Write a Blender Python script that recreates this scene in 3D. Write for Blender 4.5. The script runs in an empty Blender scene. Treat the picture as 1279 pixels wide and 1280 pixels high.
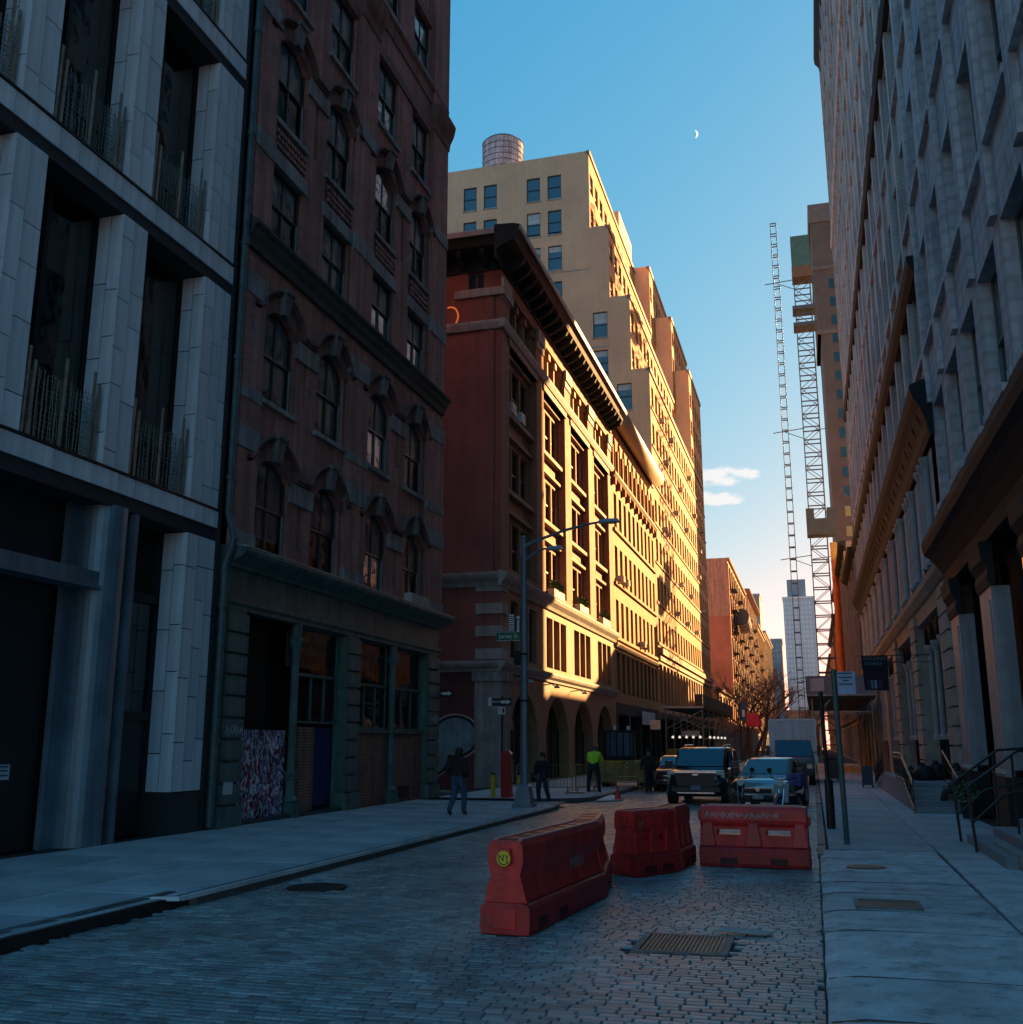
import bpy, bmesh, math, random
from mathutils import Vector, Matrix
random.seed(7)
R = math.radians
SC = bpy.context.scene
COL = SC.collection

# ------------------------------------------------------------------ camera
cam_data = bpy.data.cameras.new('camera')
cam = bpy.data.objects.new('camera', cam_data)
COL.objects.link(cam)
SC.camera = cam
cam_data.sensor_fit = 'HORIZONTAL'
cam_data.sensor_width = 36.0
cam_data.lens = 36.0 * 1290.0 / 1279.0
cam_data.clip_end = 6000.0
cam.location = (0.0, 0.0, 2.0)
PITCH = math.atan(288 / 1290.0)
YAW = math.atan(378 / math.hypot(288, 1290))
cam.rotation_euler = (math.pi / 2 + PITCH, 0, YAW)

# ------------------------------------------------------------------ sky and sun
SUN_AZ = R(26.0)      # to the right of the street direction (+Y)
SUN_EL = R(19.0)
world = bpy.data.worlds.new('World')
SC.world = world
world.use_nodes = True
wn, wl = world.node_tree.nodes, world.node_tree.links
wn.clear()
w_out = wn.new('ShaderNodeOutputWorld')
w_bg = wn.new('ShaderNodeBackground')
w_sky = wn.new('ShaderNodeTexSky')
w_sky.sky_type = 'NISHITA'
w_sky.sun_disc = False
w_sky.sun_elevation = SUN_EL
w_sky.sun_rotation = SUN_AZ
w_sky.altitude = 10
w_sky.air_density = 1.15
w_sky.dust_density = 0.4
w_sky.ozone_density = 3.0
w_bg.inputs[1].default_value = 0.075
# one film-like colour response for the whole sky: deep teal where it is dim, neutral where it is bright
w_sep = wn.new('ShaderNodeSeparateColor'); w_com = wn.new('ShaderNodeCombineColor')
wl.new(w_sky.outputs[0], w_sep.inputs[0])
for i, (gain, power) in enumerate(((0.072, 1.5), (0.248, 0.65), (0.475, 0.3))):
    pw = wn.new('ShaderNodeMath'); pw.operation = 'POWER'; pw.inputs[1].default_value = power
    ml = wn.new('ShaderNodeMath'); ml.operation = 'MULTIPLY'; ml.inputs[1].default_value = gain
    wl.new(w_sep.outputs[i], pw.inputs[0]); wl.new(pw.outputs[0], ml.inputs[0]); wl.new(ml.outputs[0], w_com.inputs[i])
# two small fair-weather clouds low over the street
w_tc = wn.new('ShaderNodeTexCoord'); w_nz = wn.new('ShaderNodeTexNoise'); w_nz.inputs['Scale'].default_value = 55; w_nz.inputs['Detail'].default_value = 7
w_mp = wn.new('ShaderNodeMapping'); w_mp.inputs['Scale'].default_value = (1, 1, 2.2)
wl.new(w_tc.outputs['Generated'], w_mp.inputs[0]); wl.new(w_mp.outputs[0], w_nz.inputs['Vector'])
w_prev = w_com.outputs[0]
for cx, cy, su, sv in ((898, 596, 0.036, 0.0095), (893, 622, 0.031, 0.007)):
    cd = Matrix.Rotation(YAW, 3, 'Z') @ Matrix.Rotation(PITCH, 3, 'X') @ Vector(((cx - 639.5) / 1290, 1.0, (640 - cy) / 1290)); cd.normalize()
    rt_ = cd.cross(Vector((0, 0, 1))).normalized(); up_ = rt_.cross(cd)
    acc = None
    for ax_, sg_ in ((rt_, su), (up_, sv)):
        dt = wn.new('ShaderNodeVectorMath'); dt.operation = 'DOT_PRODUCT'; dt.inputs[1].default_value = ax_ / sg_; wl.new(w_tc.outputs['Generated'], dt.inputs[0])
        sq = wn.new('ShaderNodeMath'); sq.operation = 'MULTIPLY'; wl.new(dt.outputs['Value'], sq.inputs[0]); wl.new(dt.outputs['Value'], sq.inputs[1])
        if acc is None: acc = sq.outputs[0]
        else:
            ad_ = wn.new('ShaderNodeMath'); wl.new(acc, ad_.inputs[0]); wl.new(sq.outputs[0], ad_.inputs[1]); acc = ad_.outputs[0]
    nn = wn.new('ShaderNodeMath'); nn.operation = 'MULTIPLY_ADD'; nn.inputs[1].default_value = -4.0; wl.new(w_nz.outputs[0], nn.inputs[0]); wl.new(acc, nn.inputs[2])
    fw_ = wn.new('ShaderNodeVectorMath'); fw_.operation = 'DOT_PRODUCT'; fw_.inputs[1].default_value = cd; wl.new(w_tc.outputs['Generated'], fw_.inputs[0])
    fr_ = wn.new('ShaderNodeMath'); fr_.operation = 'GREATER_THAN'; fr_.inputs[1].default_value = 0.5; wl.new(fw_.outputs['Value'], fr_.inputs[0])
    mk = wn.new('ShaderNodeMapRange'); mk.inputs[1].default_value = -0.9; mk.inputs[2].default_value = -1.7; mk.inputs[4].default_value = 0.8; wl.new(nn.outputs[0], mk.inputs[0])
    mf = wn.new('ShaderNodeMath'); mf.operation = 'MULTIPLY'; wl.new(mk.outputs[0], mf.inputs[0]); wl.new(fr_.outputs[0], mf.inputs[1])
    mx_ = wn.new('ShaderNodeMix'); mx_.data_type = 'RGBA'; wl.new(mf.outputs[0], mx_.inputs[0]); wl.new(w_prev, mx_.inputs[6]); mx_.inputs[7].default_value = (1.05, 1.0, 0.96, 1); w_prev = mx_.outputs[2]
wl.new(w_prev, w_bg.inputs[0])
wl.new(w_bg.outputs[0], w_out.inputs[0])
sun_data = bpy.data.lights.new('sun', 'SUN')
sun = bpy.data.objects.new('sun', sun_data)
COL.objects.link(sun)
sun_data.energy = 2.0
sun_data.angle = R(0.5)
sun_data.color = (1.0, 0.54, 0.2)
sun_dir = Vector((math.sin(SUN_AZ) * math.cos(SUN_EL), math.cos(SUN_AZ) * math.cos(SUN_EL), math.sin(SUN_EL)))
sun.rotation_euler = sun_dir.to_track_quat('Z', 'Y').to_euler()
sun.location = (60, 100, 90)
SC.view_settings.view_transform = 'Standard'
SC.view_settings.look = 'None'
SC.view_settings.exposure = 3.7
SC.view_settings.gamma = 1.0
SC.render.engine = 'CYCLES'
SC.cycles.use_denoising = True
SC.cycles.max_bounces = 9
SC.cycles.diffuse_bounces = 7
SC.cycles.glossy_bounces = 3
SC.cycles.transparent_max_bounces = 9
SC.cycles.caustics_reflective = False
SC.cycles.blur_glossy = 0.15
SC.cycles.caustics_refractive = False
SC.cycles.sample_clamp_indirect = 8.0

# ------------------------------------------------------------------ materials
MATS = {}
def nd(nt, t, **kw):
    n = nt.nodes.new(t)
    for k, v in kw.items():
        setattr(n, k, v)
    return n
def wall_vec(nt):
    """(x + y, z) of the object, so that bricks run level on walls facing X and walls facing Y."""
    tc = nd(nt, 'ShaderNodeTexCoord'); sp = nd(nt, 'ShaderNodeSeparateXYZ')
    ad = nd(nt, 'ShaderNodeMath', operation='ADD'); cb = nd(nt, 'ShaderNodeCombineXYZ')
    L = nt.links
    L.new(tc.outputs['Object'], sp.inputs[0]); L.new(sp.outputs[0], ad.inputs[0]); L.new(sp.outputs[1], ad.inputs[1])
    L.new(ad.outputs[0], cb.inputs[0]); L.new(sp.outputs[2], cb.inputs[1])
    return cb.outputs[0], tc.outputs['Object'], sp
def M(name, col, rough=0.8, var=0.22, scale=1.5, bump=0.25, bscale=30.0, metal=0.0, spec=0.5, brick=None, mortar=(0.25, 0.23, 0.2),
      streak=0.0, rand=0.0, tint=False, grime=0.0, emit=0.0, coat=0.0, scuff=0.0, scuff_col=(0.5, 0.45, 0.43)):
    if name in MATS:
        return MATS[name]
    m = bpy.data.materials.new(name); m.use_nodes = True; MATS[name] = m
    nt = m.node_tree; L = nt.links; b = nt.nodes['Principled BSDF']
    vec, ob, sp = wall_vec(nt)
    b.inputs['Roughness'].default_value = rough
    b.inputs['Metallic'].default_value = metal
    b.inputs['Specular IOR Level'].default_value = spec
    b.inputs['Coat Weight'].default_value = coat
    c = None
    height = None
    if brick:
        bw, bh, c2 = brick
        bt = nd(nt, 'ShaderNodeTexBrick', offset=0.5)
        bt.inputs['Color1'].default_value = (*col, 1); bt.inputs['Color2'].default_value = (*c2, 1)
        bt.inputs['Mortar'].default_value = (*mortar, 1)
        bt.inputs['Scale'].default_value = 1.0
        bt.inputs['Mortar Size'].default_value = 0.012 * bh / 0.075
        bt.inputs['Brick Width'].default_value = bw; bt.inputs['Row Height'].default_value = bh
        L.new(vec, bt.inputs['Vector'])
        c = bt.outputs['Color']; height = bt.outputs['Fac']
    else:
        rgb = nd(nt, 'ShaderNodeRGB'); rgb.outputs[0].default_value = (*col, 1); c = rgb.outputs[0]
    # broad uneven tone
    n1 = nd(nt, 'ShaderNodeTexNoise'); n1.inputs['Scale'].default_value = scale; n1.inputs['Detail'].default_value = 6
    n1.inputs['Roughness'].default_value = 0.62
    L.new(ob, n1.inputs['Vector'])
    mr = nd(nt, 'ShaderNodeMapRange'); mr.inputs[1].default_value = 0.3; mr.inputs[2].default_value = 0.7
    mr.inputs[3].default_value = 1 - var; mr.inputs[4].default_value = 1 + var
    L.new(n1.outputs[0], mr.inputs[0])
    fac = mr.outputs[0]
    def mul(a, bsock):
        k = nd(nt, 'ShaderNodeMath', operation='MULTIPLY'); L.new(a, k.inputs[0]); L.new(bsock, k.inputs[1]); return k.outputs[0]
    if streak > 0:
        mp = nd(nt, 'ShaderNodeMapping'); mp.inputs['Scale'].default_value = (2.5, 2.5, 0.12)
        n2 = nd(nt, 'ShaderNodeTexNoise'); n2.inputs['Scale'].default_value = 1.6; n2.inputs['Detail'].default_value = 5
        L.new(ob, mp.inputs[0]); L.new(mp.outputs[0], n2.inputs['Vector'])
        m2 = nd(nt, 'ShaderNodeMapRange'); m2.inputs[1].default_value = 0.35; m2.inputs[2].default_value = 0.65
        m2.inputs[3].default_value = 1 - streak; m2.inputs[4].default_value = 1 + streak * 0.5
        L.new(n2.outputs[0], m2.inputs[0]); fac = mul(fac, m2.outputs[0])
    if rand > 0:
        oi = nd(nt, 'ShaderNodeObjectInfo')
        m3 = nd(nt, 'ShaderNodeMapRange'); m3.inputs[3].default_value = 1 - rand; m3.inputs[4].default_value = 1 + rand
        L.new(oi.outputs['Random'], m3.inputs[0]); fac = mul(fac, m3.outputs[0])
    if tint:
        at = nd(nt, 'ShaderNodeAttribute', attribute_name='tint')
        fac = mul(fac, at.outputs['Fac'])
    vm = nd(nt, 'ShaderNodeVectorMath', operation='SCALE'); L.new(c, vm.inputs[0]); L.new(fac, vm.inputs['Scale'])
    c = vm.outputs[0]
    if grime > 0:
        n4 = nd(nt, 'ShaderNodeTexNoise'); n4.inputs['Scale'].default_value = scale * 2.3; n4.inputs['Detail'].default_value = 8
        n4.inputs['Roughness'].default_value = 0.7
        L.new(ob, n4.inputs['Vector'])
        m4 = nd(nt, 'ShaderNodeMapRange'); m4.inputs[1].default_value = 0.52; m4.inputs[2].default_value = 0.68; m4.inputs[4].default_value = grime
        L.new(n4.outputs[0], m4.inputs[0])
        mx = nd(nt, 'ShaderNodeMix', data_type='RGBA'); L.new(m4.outputs[0], mx.inputs[0]); L.new(c, mx.inputs[6])
        mx.inputs[7].default_value = (0.035, 0.033, 0.03, 1); c = mx.outputs[2]
    if scuff > 0:
        mp5 = nd(nt, 'ShaderNodeMapping'); mp5.inputs['Scale'].default_value = (1.0, 1.0, 3.5); mp5.inputs['Rotation'].default_value = (0.2, 0.3, 0.4)
        n5 = nd(nt, 'ShaderNodeTexNoise'); n5.inputs['Scale'].default_value = 7.0; n5.inputs['Detail'].default_value = 10; n5.inputs['Roughness'].default_value = 0.75
        L.new(ob, mp5.inputs[0]); L.new(mp5.outputs[0], n5.inputs['Vector'])
        m5 = nd(nt, 'ShaderNodeMapRange'); m5.inputs[1].default_value = 0.56; m5.inputs[2].default_value = 0.74; m5.inputs[4].default_value = scuff
        L.new(n5.outputs[0], m5.inputs[0])
        x5 = nd(nt, 'ShaderNodeMix', data_type='RGBA'); L.new(m5.outputs[0], x5.inputs[0]); L.new(c, x5.inputs[6]); x5.inputs[7].default_value = (*scuff_col, 1); c = x5.outputs[2]
    L.new(c, b.inputs['Base Color'])
    rr = nd(nt, 'ShaderNodeMapRange'); rr.inputs[3].default_value = max(0.02, rough - 0.12); rr.inputs[4].default_value = min(1, rough + 0.12)
    L.new(n1.outputs[0], rr.inputs[0]); L.new(rr.outputs[0], b.inputs['Roughness'])
    if bump > 0:
        nb = nd(nt, 'ShaderNodeTexNoise'); nb.inputs['Scale'].default_value = bscale; nb.inputs['Detail'].default_value = 5
        L.new(ob, nb.inputs['Vector'])
        hsock = nb.outputs[0]
        if height is not None:
            ma = nd(nt, 'ShaderNodeMath', operation='MULTIPLY_ADD'); ma.inputs[1].default_value = -1.2
            L.new(height, ma.inputs[0]); L.new(nb.outputs[0], ma.inputs[2]); hsock = ma.outputs[0]
        bp = nd(nt, 'ShaderNodeBump'); bp.inputs['Strength'].default_value = bump; bp.inputs['Distance'].default_value = 0.02
        L.new(hsock, bp.inputs['Height']); L.new(bp.outputs[0], b.inputs['Normal'])
    if emit > 0:
        L.new(c, b.inputs['Emission Color']); b.inputs['Emission Strength'].default_value = emit
    return m
def glass(name, col=(0.012, 0.016, 0.02), rough=0.04, wave=0.012, spec=0.9):
    """dark reflecting window glass, each pane a little uneven"""
    if name in MATS: return MATS[name]
    m = bpy.data.materials.new(name); m.use_nodes = True; MATS[name] = m
    nt = m.node_tree; L = nt.links; b = nt.nodes['Principled BSDF']
    b.inputs['Base Color'].default_value = (*col, 1); b.inputs['Roughness'].default_value = rough
    b.inputs['Specular IOR Level'].default_value = spec
    tc = nd(nt, 'ShaderNodeTexCoord'); oi = nd(nt, 'ShaderNodeObjectInfo'); ad = nd(nt, 'ShaderNodeVectorMath', operation='ADD')
    nz = nd(nt, 'ShaderNodeTexNoise'); nz.inputs['Scale'].default_value = 0.9; nz.inputs['Detail'].default_value = 2
    L.new(tc.outputs['Object'], ad.inputs[0]); L.new(oi.outputs['Location'], ad.inputs[1]); L.new(ad.outputs[0], nz.inputs['Vector'])
    bp = nd(nt, 'ShaderNodeBump'); bp.inputs['Strength'].default_value = 0.35; bp.inputs['Distance'].default_value = wave * 4
    L.new(nz.outputs[0], bp.inputs['Height']); L.new(bp.outputs[0], b.inputs['Normal'])
    return m
def clear_glass(name, tint=(0.93, 0.95, 0.95), wave=0.01):
    """see-through pane with a fresnel reflection"""
    if name in MATS: return MATS[name]
    m = bpy.data.materials.new(name); m.use_nodes = True; MATS[name] = m
    nt = m.node_tree; L = nt.links; nt.nodes.clear()
    out = nd(nt, 'ShaderNodeOutputMaterial'); mx = nd(nt, 'ShaderNodeMixShader'); tr = nd(nt, 'ShaderNodeBsdfTransparent')
    gl = nd(nt, 'ShaderNodeBsdfGlossy'); fr = nd(nt, 'ShaderNodeFresnel'); fr.inputs[0].default_value = 1.75
    tr.inputs[0].default_value = (*tint, 1); gl.inputs['Roughness'].default_value = 0.03
    tc = nd(nt, 'ShaderNodeTexCoord'); oi = nd(nt, 'ShaderNodeObjectInfo'); ad = nd(nt, 'ShaderNodeVectorMath', operation='ADD')
    nz = nd(nt, 'ShaderNodeTexNoise'); nz.inputs['Scale'].default_value = 1.3; nz.inputs['Detail'].default_value = 2
    L.new(tc.outputs['Object'], ad.inputs[0]); L.new(oi.outputs['Location'], ad.inputs[1]); L.new(ad.outputs[0], nz.inputs['Vector'])
    bp = nd(nt, 'ShaderNodeBump'); bp.inputs['Strength'].default_value = 0.35; bp.inputs['Distance'].default_value = wave * 4
    L.new(nz.outputs[0], bp.inputs['Height']); L.new(bp.outputs[0], gl.inputs['Normal'])
    L.new(fr.outputs[0], mx.inputs[0]); L.new(tr.outputs[0], mx.inputs[1]); L.new(gl.outputs[0], mx.inputs[2]); L.new(mx.outputs[0], out.inputs[0])
    return m

# ------------------------------------------------------------------ mesh helpers
class Fr:
    """facade frame: u along the wall, v up, d outwards.  L faces +X, R faces -X, S faces -Y (towards the camera)"""
    def __init__(s, k, plane): s.k, s.pl = k, plane
    def p(s, u, v, d=0.0):
        if s.k == 'L': return (s.pl + d, u, v)
        if s.k == 'R': return (s.pl - d, u, v)
        if s.k == 'S': return (u, s.pl - d, v)
        return (u, s.pl + d, v)
class MB:
    def __init__(s): s.v = []; s.f = []; s.m = []; s.t = []
    def face(s, pts, mi=0):
        n = len(s.v); s.v.extend(pts); s.f.append(tuple(range(n, n + len(pts)))); s.m.append(mi)
    def hexa(s, p, mi=0):
        """8 corner points: bottom 0-3 round, top 4-7 round"""
        n = len(s.v); s.v.extend(p)
        for q in ((0, 3, 2, 1), (4, 5, 6, 7), (0, 1, 5, 4), (1, 2, 6, 5), (2, 3, 7, 6), (3, 0, 4, 7)):
            s.f.append(tuple(n + i for i in q)); s.m.append(mi)
    def box(s, x0, x1, y0, y1, z0, z1, mi=0):
        s.hexa([(x0, y0, z0), (x1, y0, z0), (x1, y1, z0), (x0, y1, z0), (x0, y0, z1), (x1, y0, z1), (x1, y1, z1), (x0, y1, z1)], mi)
    def fbox(s, fr, u0, u1, v0, v1, d0, d1, mi=0):
        P = fr.p
        s.hexa([P(u0, v0, d0), P(u1, v0, d0), P(u1, v0, d1), P(u0, v0, d1), P(u0, v1, d0), P(u1, v1, d0), P(u1, v1, d1), P(u0, v1, d1)], mi)
    def bar(s, a, b, w, h=None, mi=0, up=(0, 0, 1)):
        a = Vector(a); b = Vector(b); h = w if h is None else h
        t = (b - a).normalized(); upv = Vector(up)
        if abs(t.dot(upv)) > 0.99: upv = Vector((0, 1, 0))
        sx = t.cross(upv).normalized() * (w / 2); sy = sx.cross(t).normalized() * (h / 2)
        s.hexa([tuple(a - sx - sy), tuple(a + sx - sy), tuple(b + sx - sy), tuple(b - sx - sy), tuple(a - sx + sy), tuple(a + sx + sy), tuple(b + sx + sy), tuple(b - sx + sy)], mi)
    def cyl(s, a, b, r0, r1=None, n=12, caps=True, mi=0):
        r1 = r0 if r1 is None else r1
        s.tube([a, b], [r0, r1], n, caps, mi)
    def tube(s, pts, rad, n=8, caps=True, mi=0):
        pts = [Vector(p) for p in pts]
        if not hasattr(rad, '__len__'): rad = [rad] * len(pts)
        base = len(s.v); ref = None
        for i, p in enumerate(pts):
            t = (pts[min(i + 1, len(pts) - 1)] - pts[max(i - 1, 0)])
            t = t.normalized() if t.length > 1e-9 else Vector((0, 0, 1))
            if ref is None:
                ref = Vector((1, 0, 0)) if abs(t.x) < 0.9 else Vector((0, 1, 0))
            sx = t.cross(ref); sx = sx.normalized() if sx.length > 1e-6 else t.orthogonal().normalized()
            sy = t.cross(sx).normalized(); ref = -sy if False else ref
            for k in range(n):
                a = 2 * math.pi * k / n
                s.v.append(tuple(p + sx * (math.cos(a) * rad[i]) + sy * (math.sin(a) * rad[i])))
        for i in range(len(pts) - 1):
            for k in range(n):
                k2 = (k + 1) % n
                s.f.append((base + i * n + k, base + i * n + k2, base + (i + 1) * n + k2, base + (i + 1) * n + k)); s.m.append(mi)
        if caps:
            s.f.append(tuple(base + k for k in range(n))); s.m.append(mi)
            e = base + (len(pts) - 1) * n
            s.f.append(tuple(e + k for k in reversed(range(n)))); s.m.append(mi)
    def lathe(s, prof, c=(0, 0, 0), n=16, mi=0):
        base = len(s.v)
        for r, z in prof:
            for k in range(n):
                a = 2 * math.pi * k / n
                s.v.append((c[0] + r * math.cos(a), c[1] + r * math.sin(a), c[2] + z))
        for i in range(len(prof) - 1):
            for k in range(n):
                k2 = (k + 1) % n
                s.f.append((base + i * n + k, base + i * n + k2, base + (i + 1) * n + k2, base + (i + 1) * n + k)); s.m.append(mi)
    def extr(s, pts, off, mi=0, caps=True):
        """polygon pts swept by the vector off"""
        n = len(pts); b = len(s.v); o = Vector(off)
        s.v.extend([tuple(p) for p in pts]); s.v.extend([tuple(Vector(p) + o) for p in pts])
        for i in range(n):
            j = (i + 1) % n
            s.f.append((b + i, b + j, b + n + j, b + n + i)); s.m.append(mi)
        if caps:
            s.f.append(tuple(b + i for i in reversed(range(n)))); s.m.append(mi)
            s.f.append(tuple(b + n + i for i in range(n))); s.m.append(mi)
    def fext(s, fr, prof, u0, u1, mi=0):
        """profile [(d, v)...] run along the facade from u0 to u1 (cornices)"""
        P = fr.p
        a = [P(u0, v, d) for d, v in prof]
        s.extr(a, Vector(P(u1, 0, 0)) - Vector(P(u0, 0, 0)), mi)
    def strip(s, A, B, mi=0):
        """quads between two equal point rows"""
        n = len(s.v); k = len(A); s.v.extend(A); s.v.extend(B)
        for i in range(k - 1):
            s.f.append((n + i, n + i + 1, n + k + i + 1, n + k + i)); s.m.append(mi)
    def mesh(s, name, mats, smooth=False, org=None):
        me = bpy.data.meshes.new(name)
        vv = s.v if org is None else [(x - org[0], y - org[1], z - org[2]) for x, y, z in s.v]
        me.from_pydata(vv, [], s.f)
        for m in (mats if isinstance(mats, (list, tuple)) else [mats]): me.materials.append(m)
        me.polygons.foreach_set('material_index', s.m)
        if smooth:
            me.polygons.foreach_set('use_smooth', [True] * len(me.polygons))
        bm = bmesh.new(); bm.from_mesh(me)
        if smooth: bmesh.ops.remove_doubles(bm, verts=bm.verts, dist=1e-5)
        bmesh.ops.recalc_face_normals(bm, faces=bm.faces); bm.to_mesh(me); bm.free()
        me.update()
        return me
    def build(s, name, mats, parent=None, smooth=False, world=True, bevel=0.0, org=None):
        """one mesh object; world: vertices are world coordinates and the parent is only moved, not turned"""
        wo = Vector((0, 0, 0))
        if parent is not None and world: wo = WORLD[parent.name]
        o0 = Vector(org) if org is not None else wo
        me = s.mesh(name, mats, smooth, tuple(o0))
        o = bpy.data.objects.new(name, me); COL.objects.link(o)
        if parent is not None: o.parent = parent
        o.location = o0 - wo
        WORLD[o.name] = o0 if parent is None or world else wo
        if smooth == 'auto' or bevel > 0:
            if bevel > 0:
                b = o.modifiers.new('bevel', 'BEVEL'); b.width = bevel; b.segments = 2; b.limit_method = 'ANGLE'; b.angle_limit = R(40)
        return o
WORLD = {}
def tag(o, label, cat, group=None, kind=None):
    if label: o['label'] = label
    if cat: o['category'] = cat
    if group: o['group'] = group
    if kind: o['kind'] = kind
    return o
def thing(name, label, cat, loc=(0, 0, 0), rz=0.0, group=None):
    o = bpy.data.objects.new(name, None); COL.objects.link(o)
    o.empty_display_size = 0.2
    o.location = loc; o.rotation_euler = (0, 0, rz); WORLD[o.name] = Vector(loc)
    return tag(o, label, cat, group)
def inst(me, name, parent, loc, rot=None, scale=None):
    """a copy of shared mesh data placed at a world position under an unrotated parent"""
    o = bpy.data.objects.new(name, me); COL.objects.link(o)
    w = WORLD[parent.name] if parent is not None else Vector((0, 0, 0))
    if parent is not None: o.parent = parent
    o.location = Vector(loc) - w; WORLD[o.name] = Vector(loc)
    if rot: o.rotation_euler = rot
    if scale: o.scale = scale
    return o
def copy_tree(o, parent=None):
    c = o.copy(); COL.objects.link(c)
    if parent is not None: c.parent = parent
    for ch in list(o.children): copy_tree(ch, c)
    return c
def structure(o): o['kind'] = 'structure'; return o
def wall(mb, fr, u0, u1, v0, v1, ops, depth=0.3, mi=0, d=0.0, rmi=None):
    """a wall face with real openings (u0,u1,v0,v1[,rise]) and their reveals; rise > 0 makes a segmental arch head"""
    rmi = mi if rmi is None else rmi
    us = sorted({u0, u1, *[min(max(o[0], u0), u1) for o in ops], *[min(max(o[1], u0), u1) for o in ops]})
    vs = sorted({v0, v1, *[min(max(o[2], v0), v1) for o in ops], *[min(max(o[3], v0), v1) for o in ops]})
    P = fr.p
    for j in range(len(vs) - 1):
        run = None
        for i in range(len(us) - 1):
            cu, cv = (us[i] + us[i + 1]) / 2, (vs[j] + vs[j + 1]) / 2
            hole = any(o[0] < cu < o[1] and o[2] < cv < o[3] for o in ops)
            if not hole:
                if run is None: run = us[i]
            if run is not None and (hole or i == len(us) - 2):
                e = us[i] if hole else us[i + 1]
                mb.face([P(run, vs[j], d), P(e, vs[j], d), P(e, vs[j + 1], d), P(run, vs[j + 1], d)], mi); run = None
    for o in ops:
        a, b, c, e = o[:4]; D = d - depth
        mb.face([P(a, c, d), P(a, e, d), P(a, e, D), P(a, c, D)], rmi)
        mb.face([P(b, c, d), P(b, e, d), P(b, e, D), P(b, c, D)], rmi)
        mb.face([P(a, c, d), P(b, c, d), P(b, c, D), P(a, c, D)], rmi)
        rise = o[4] if len(o) > 4 else 0
        if rise > 0:
            pts = arch(a, b, e - rise, rise)
            mb.strip([P(u, v, d) for u, v in pts], [P(u, e, d) for u, v in pts], mi)
            mb.strip([P(u, v, d) for u, v in pts], [P(u, v, D) for u, v in pts], rmi)
        else:
            mb.face([P(a, e, d), P(b, e, d), P(b, e, D), P(a, e, D)], rmi)
def arch(a, b, v, rise, n=12):
    w = (b - a) / 2; r = (w * w + rise * rise) / (2 * rise); c = (a + b) / 2; cv = v + rise - r
    t0 = math.asin(min(1, w / r))
    if rise > w: t0 = math.pi - t0
    return [(c + r * math.sin(-t0 + 2 * t0 * i / n), cv + r * math.cos(-t0 + 2 * t0 * i / n)) for i in range(n + 1)]
def text_mesh(body, size, mat, depth=0.002, align='CENTER'):
    cu = bpy.data.curves.new('lettering', 'FONT'); cu.body = body; cu.size = size; cu.extrude = depth
    cu.align_x = align; cu.align_y = 'CENTER'; cu.resolution_u = 2
    o = bpy.data.objects.new('lettering', cu); COL.objects.link(o)
    dg = bpy.context.evaluated_depsgraph_get()
    me = bpy.data.meshes.new_from_object(o.evaluated_get(dg)); me.materials.clear(); me.materials.append(mat)
    bpy.data.objects.remove(o); bpy.data.curves.remove(cu)
    return me
def lettering(body, size, mat, parent, pos, facing='S', local=False, name='lettering', sx=1.0, tilt=0.0):
    """flat writing: facing S reads from the camera side (-Y), L reads on a wall facing +X, R on a wall facing -X"""
    me = text_mesh(body, size, mat)
    o = bpy.data.objects.new(name, me); COL.objects.link(o); o.parent = parent
    o.location = Vector(pos) - (Vector((0, 0, 0)) if local else WORLD[parent.name])
    o.rotation_euler = (math.pi / 2, tilt, {'S': 0, 'L': math.pi / 2, 'R': -math.pi / 2}[facing]); o.scale = (sx, 1, 1)
    return o
_win_cache = {}
def win_mesh(fr, w, h, style, frame_m, glass_m):
    """double-hung or mullioned window, local origin at its lower left in the wall plane of the glass; frame and panes as two meshes"""
    key = (fr.k, round(w, 3), round(h, 3), style, frame_m.name, glass_m.name)
    if key in _win_cache: return _win_cache[key]
    f0 = Fr(fr.k, 0.0)
    a = MB(); g = MB(); t = 0.06; dd = 0.045
    a.fbox(f0, 0, t, 0, h, -dd, dd); a.fbox(f0, w - t, w, 0, h, -dd, dd)
    a.fbox(f0, t, w - t, 0, t, -dd, dd); a.fbox(f0, t, w - t, h - t, h, -dd, dd)
    if 'h' in style: a.fbox(f0, t, w - t, h * 0.5 - 0.03, h * 0.5 + 0.03, -dd, dd + 0.01)
    if 'v' in style: a.fbox(f0, w / 2 - 0.02, w / 2 + 0.02, t, h - t, -dd + 0.01, dd - 0.01)
    if '3' in style:
        for k in (1, 2): a.fbox(f0, w * k / 3 - 0.04, w * k / 3 + 0.04, t, h - t, -dd + 0.005, dd + 0.005)
    if 't' in style: a.fbox(f0, t, w - t, h * 0.72 - 0.025, h * 0.72 + 0.025, -dd, dd - 0.005)
    P = f0.p
    if 'h' in style:
        g.face([P(t, t, -0.02), P(w - t, t, -0.02), P(w - t, h / 2, -0.02), P(t, h / 2, -0.02)])
        g.face([P(t, h / 2, 0.012), P(w - t, h / 2, 0.012), P(w - t, h - t, 0.012), P(t, h - t, 0.012)])
    else:
        g.face([P(t, t, 0), P(w - t, t, 0), P(w - t, h - t, 0), P(t, h - t, 0)])
    _win_cache[key] = (a.mesh('window', frame_m), g.mesh('pane', glass_m))
    return _win_cache[key]
def window(fr, parent, u, v, w, h, d, style, frame_m, glass_m, name='window'):
    fm, gm = win_mesh(fr, w, h, style, frame_m, glass_m)
    o = inst(fm, name, parent, fr.p(u, v, d))
    inst(gm, 'pane', o, fr.p(u, v, d))
    return o
_solid = {}
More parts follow.
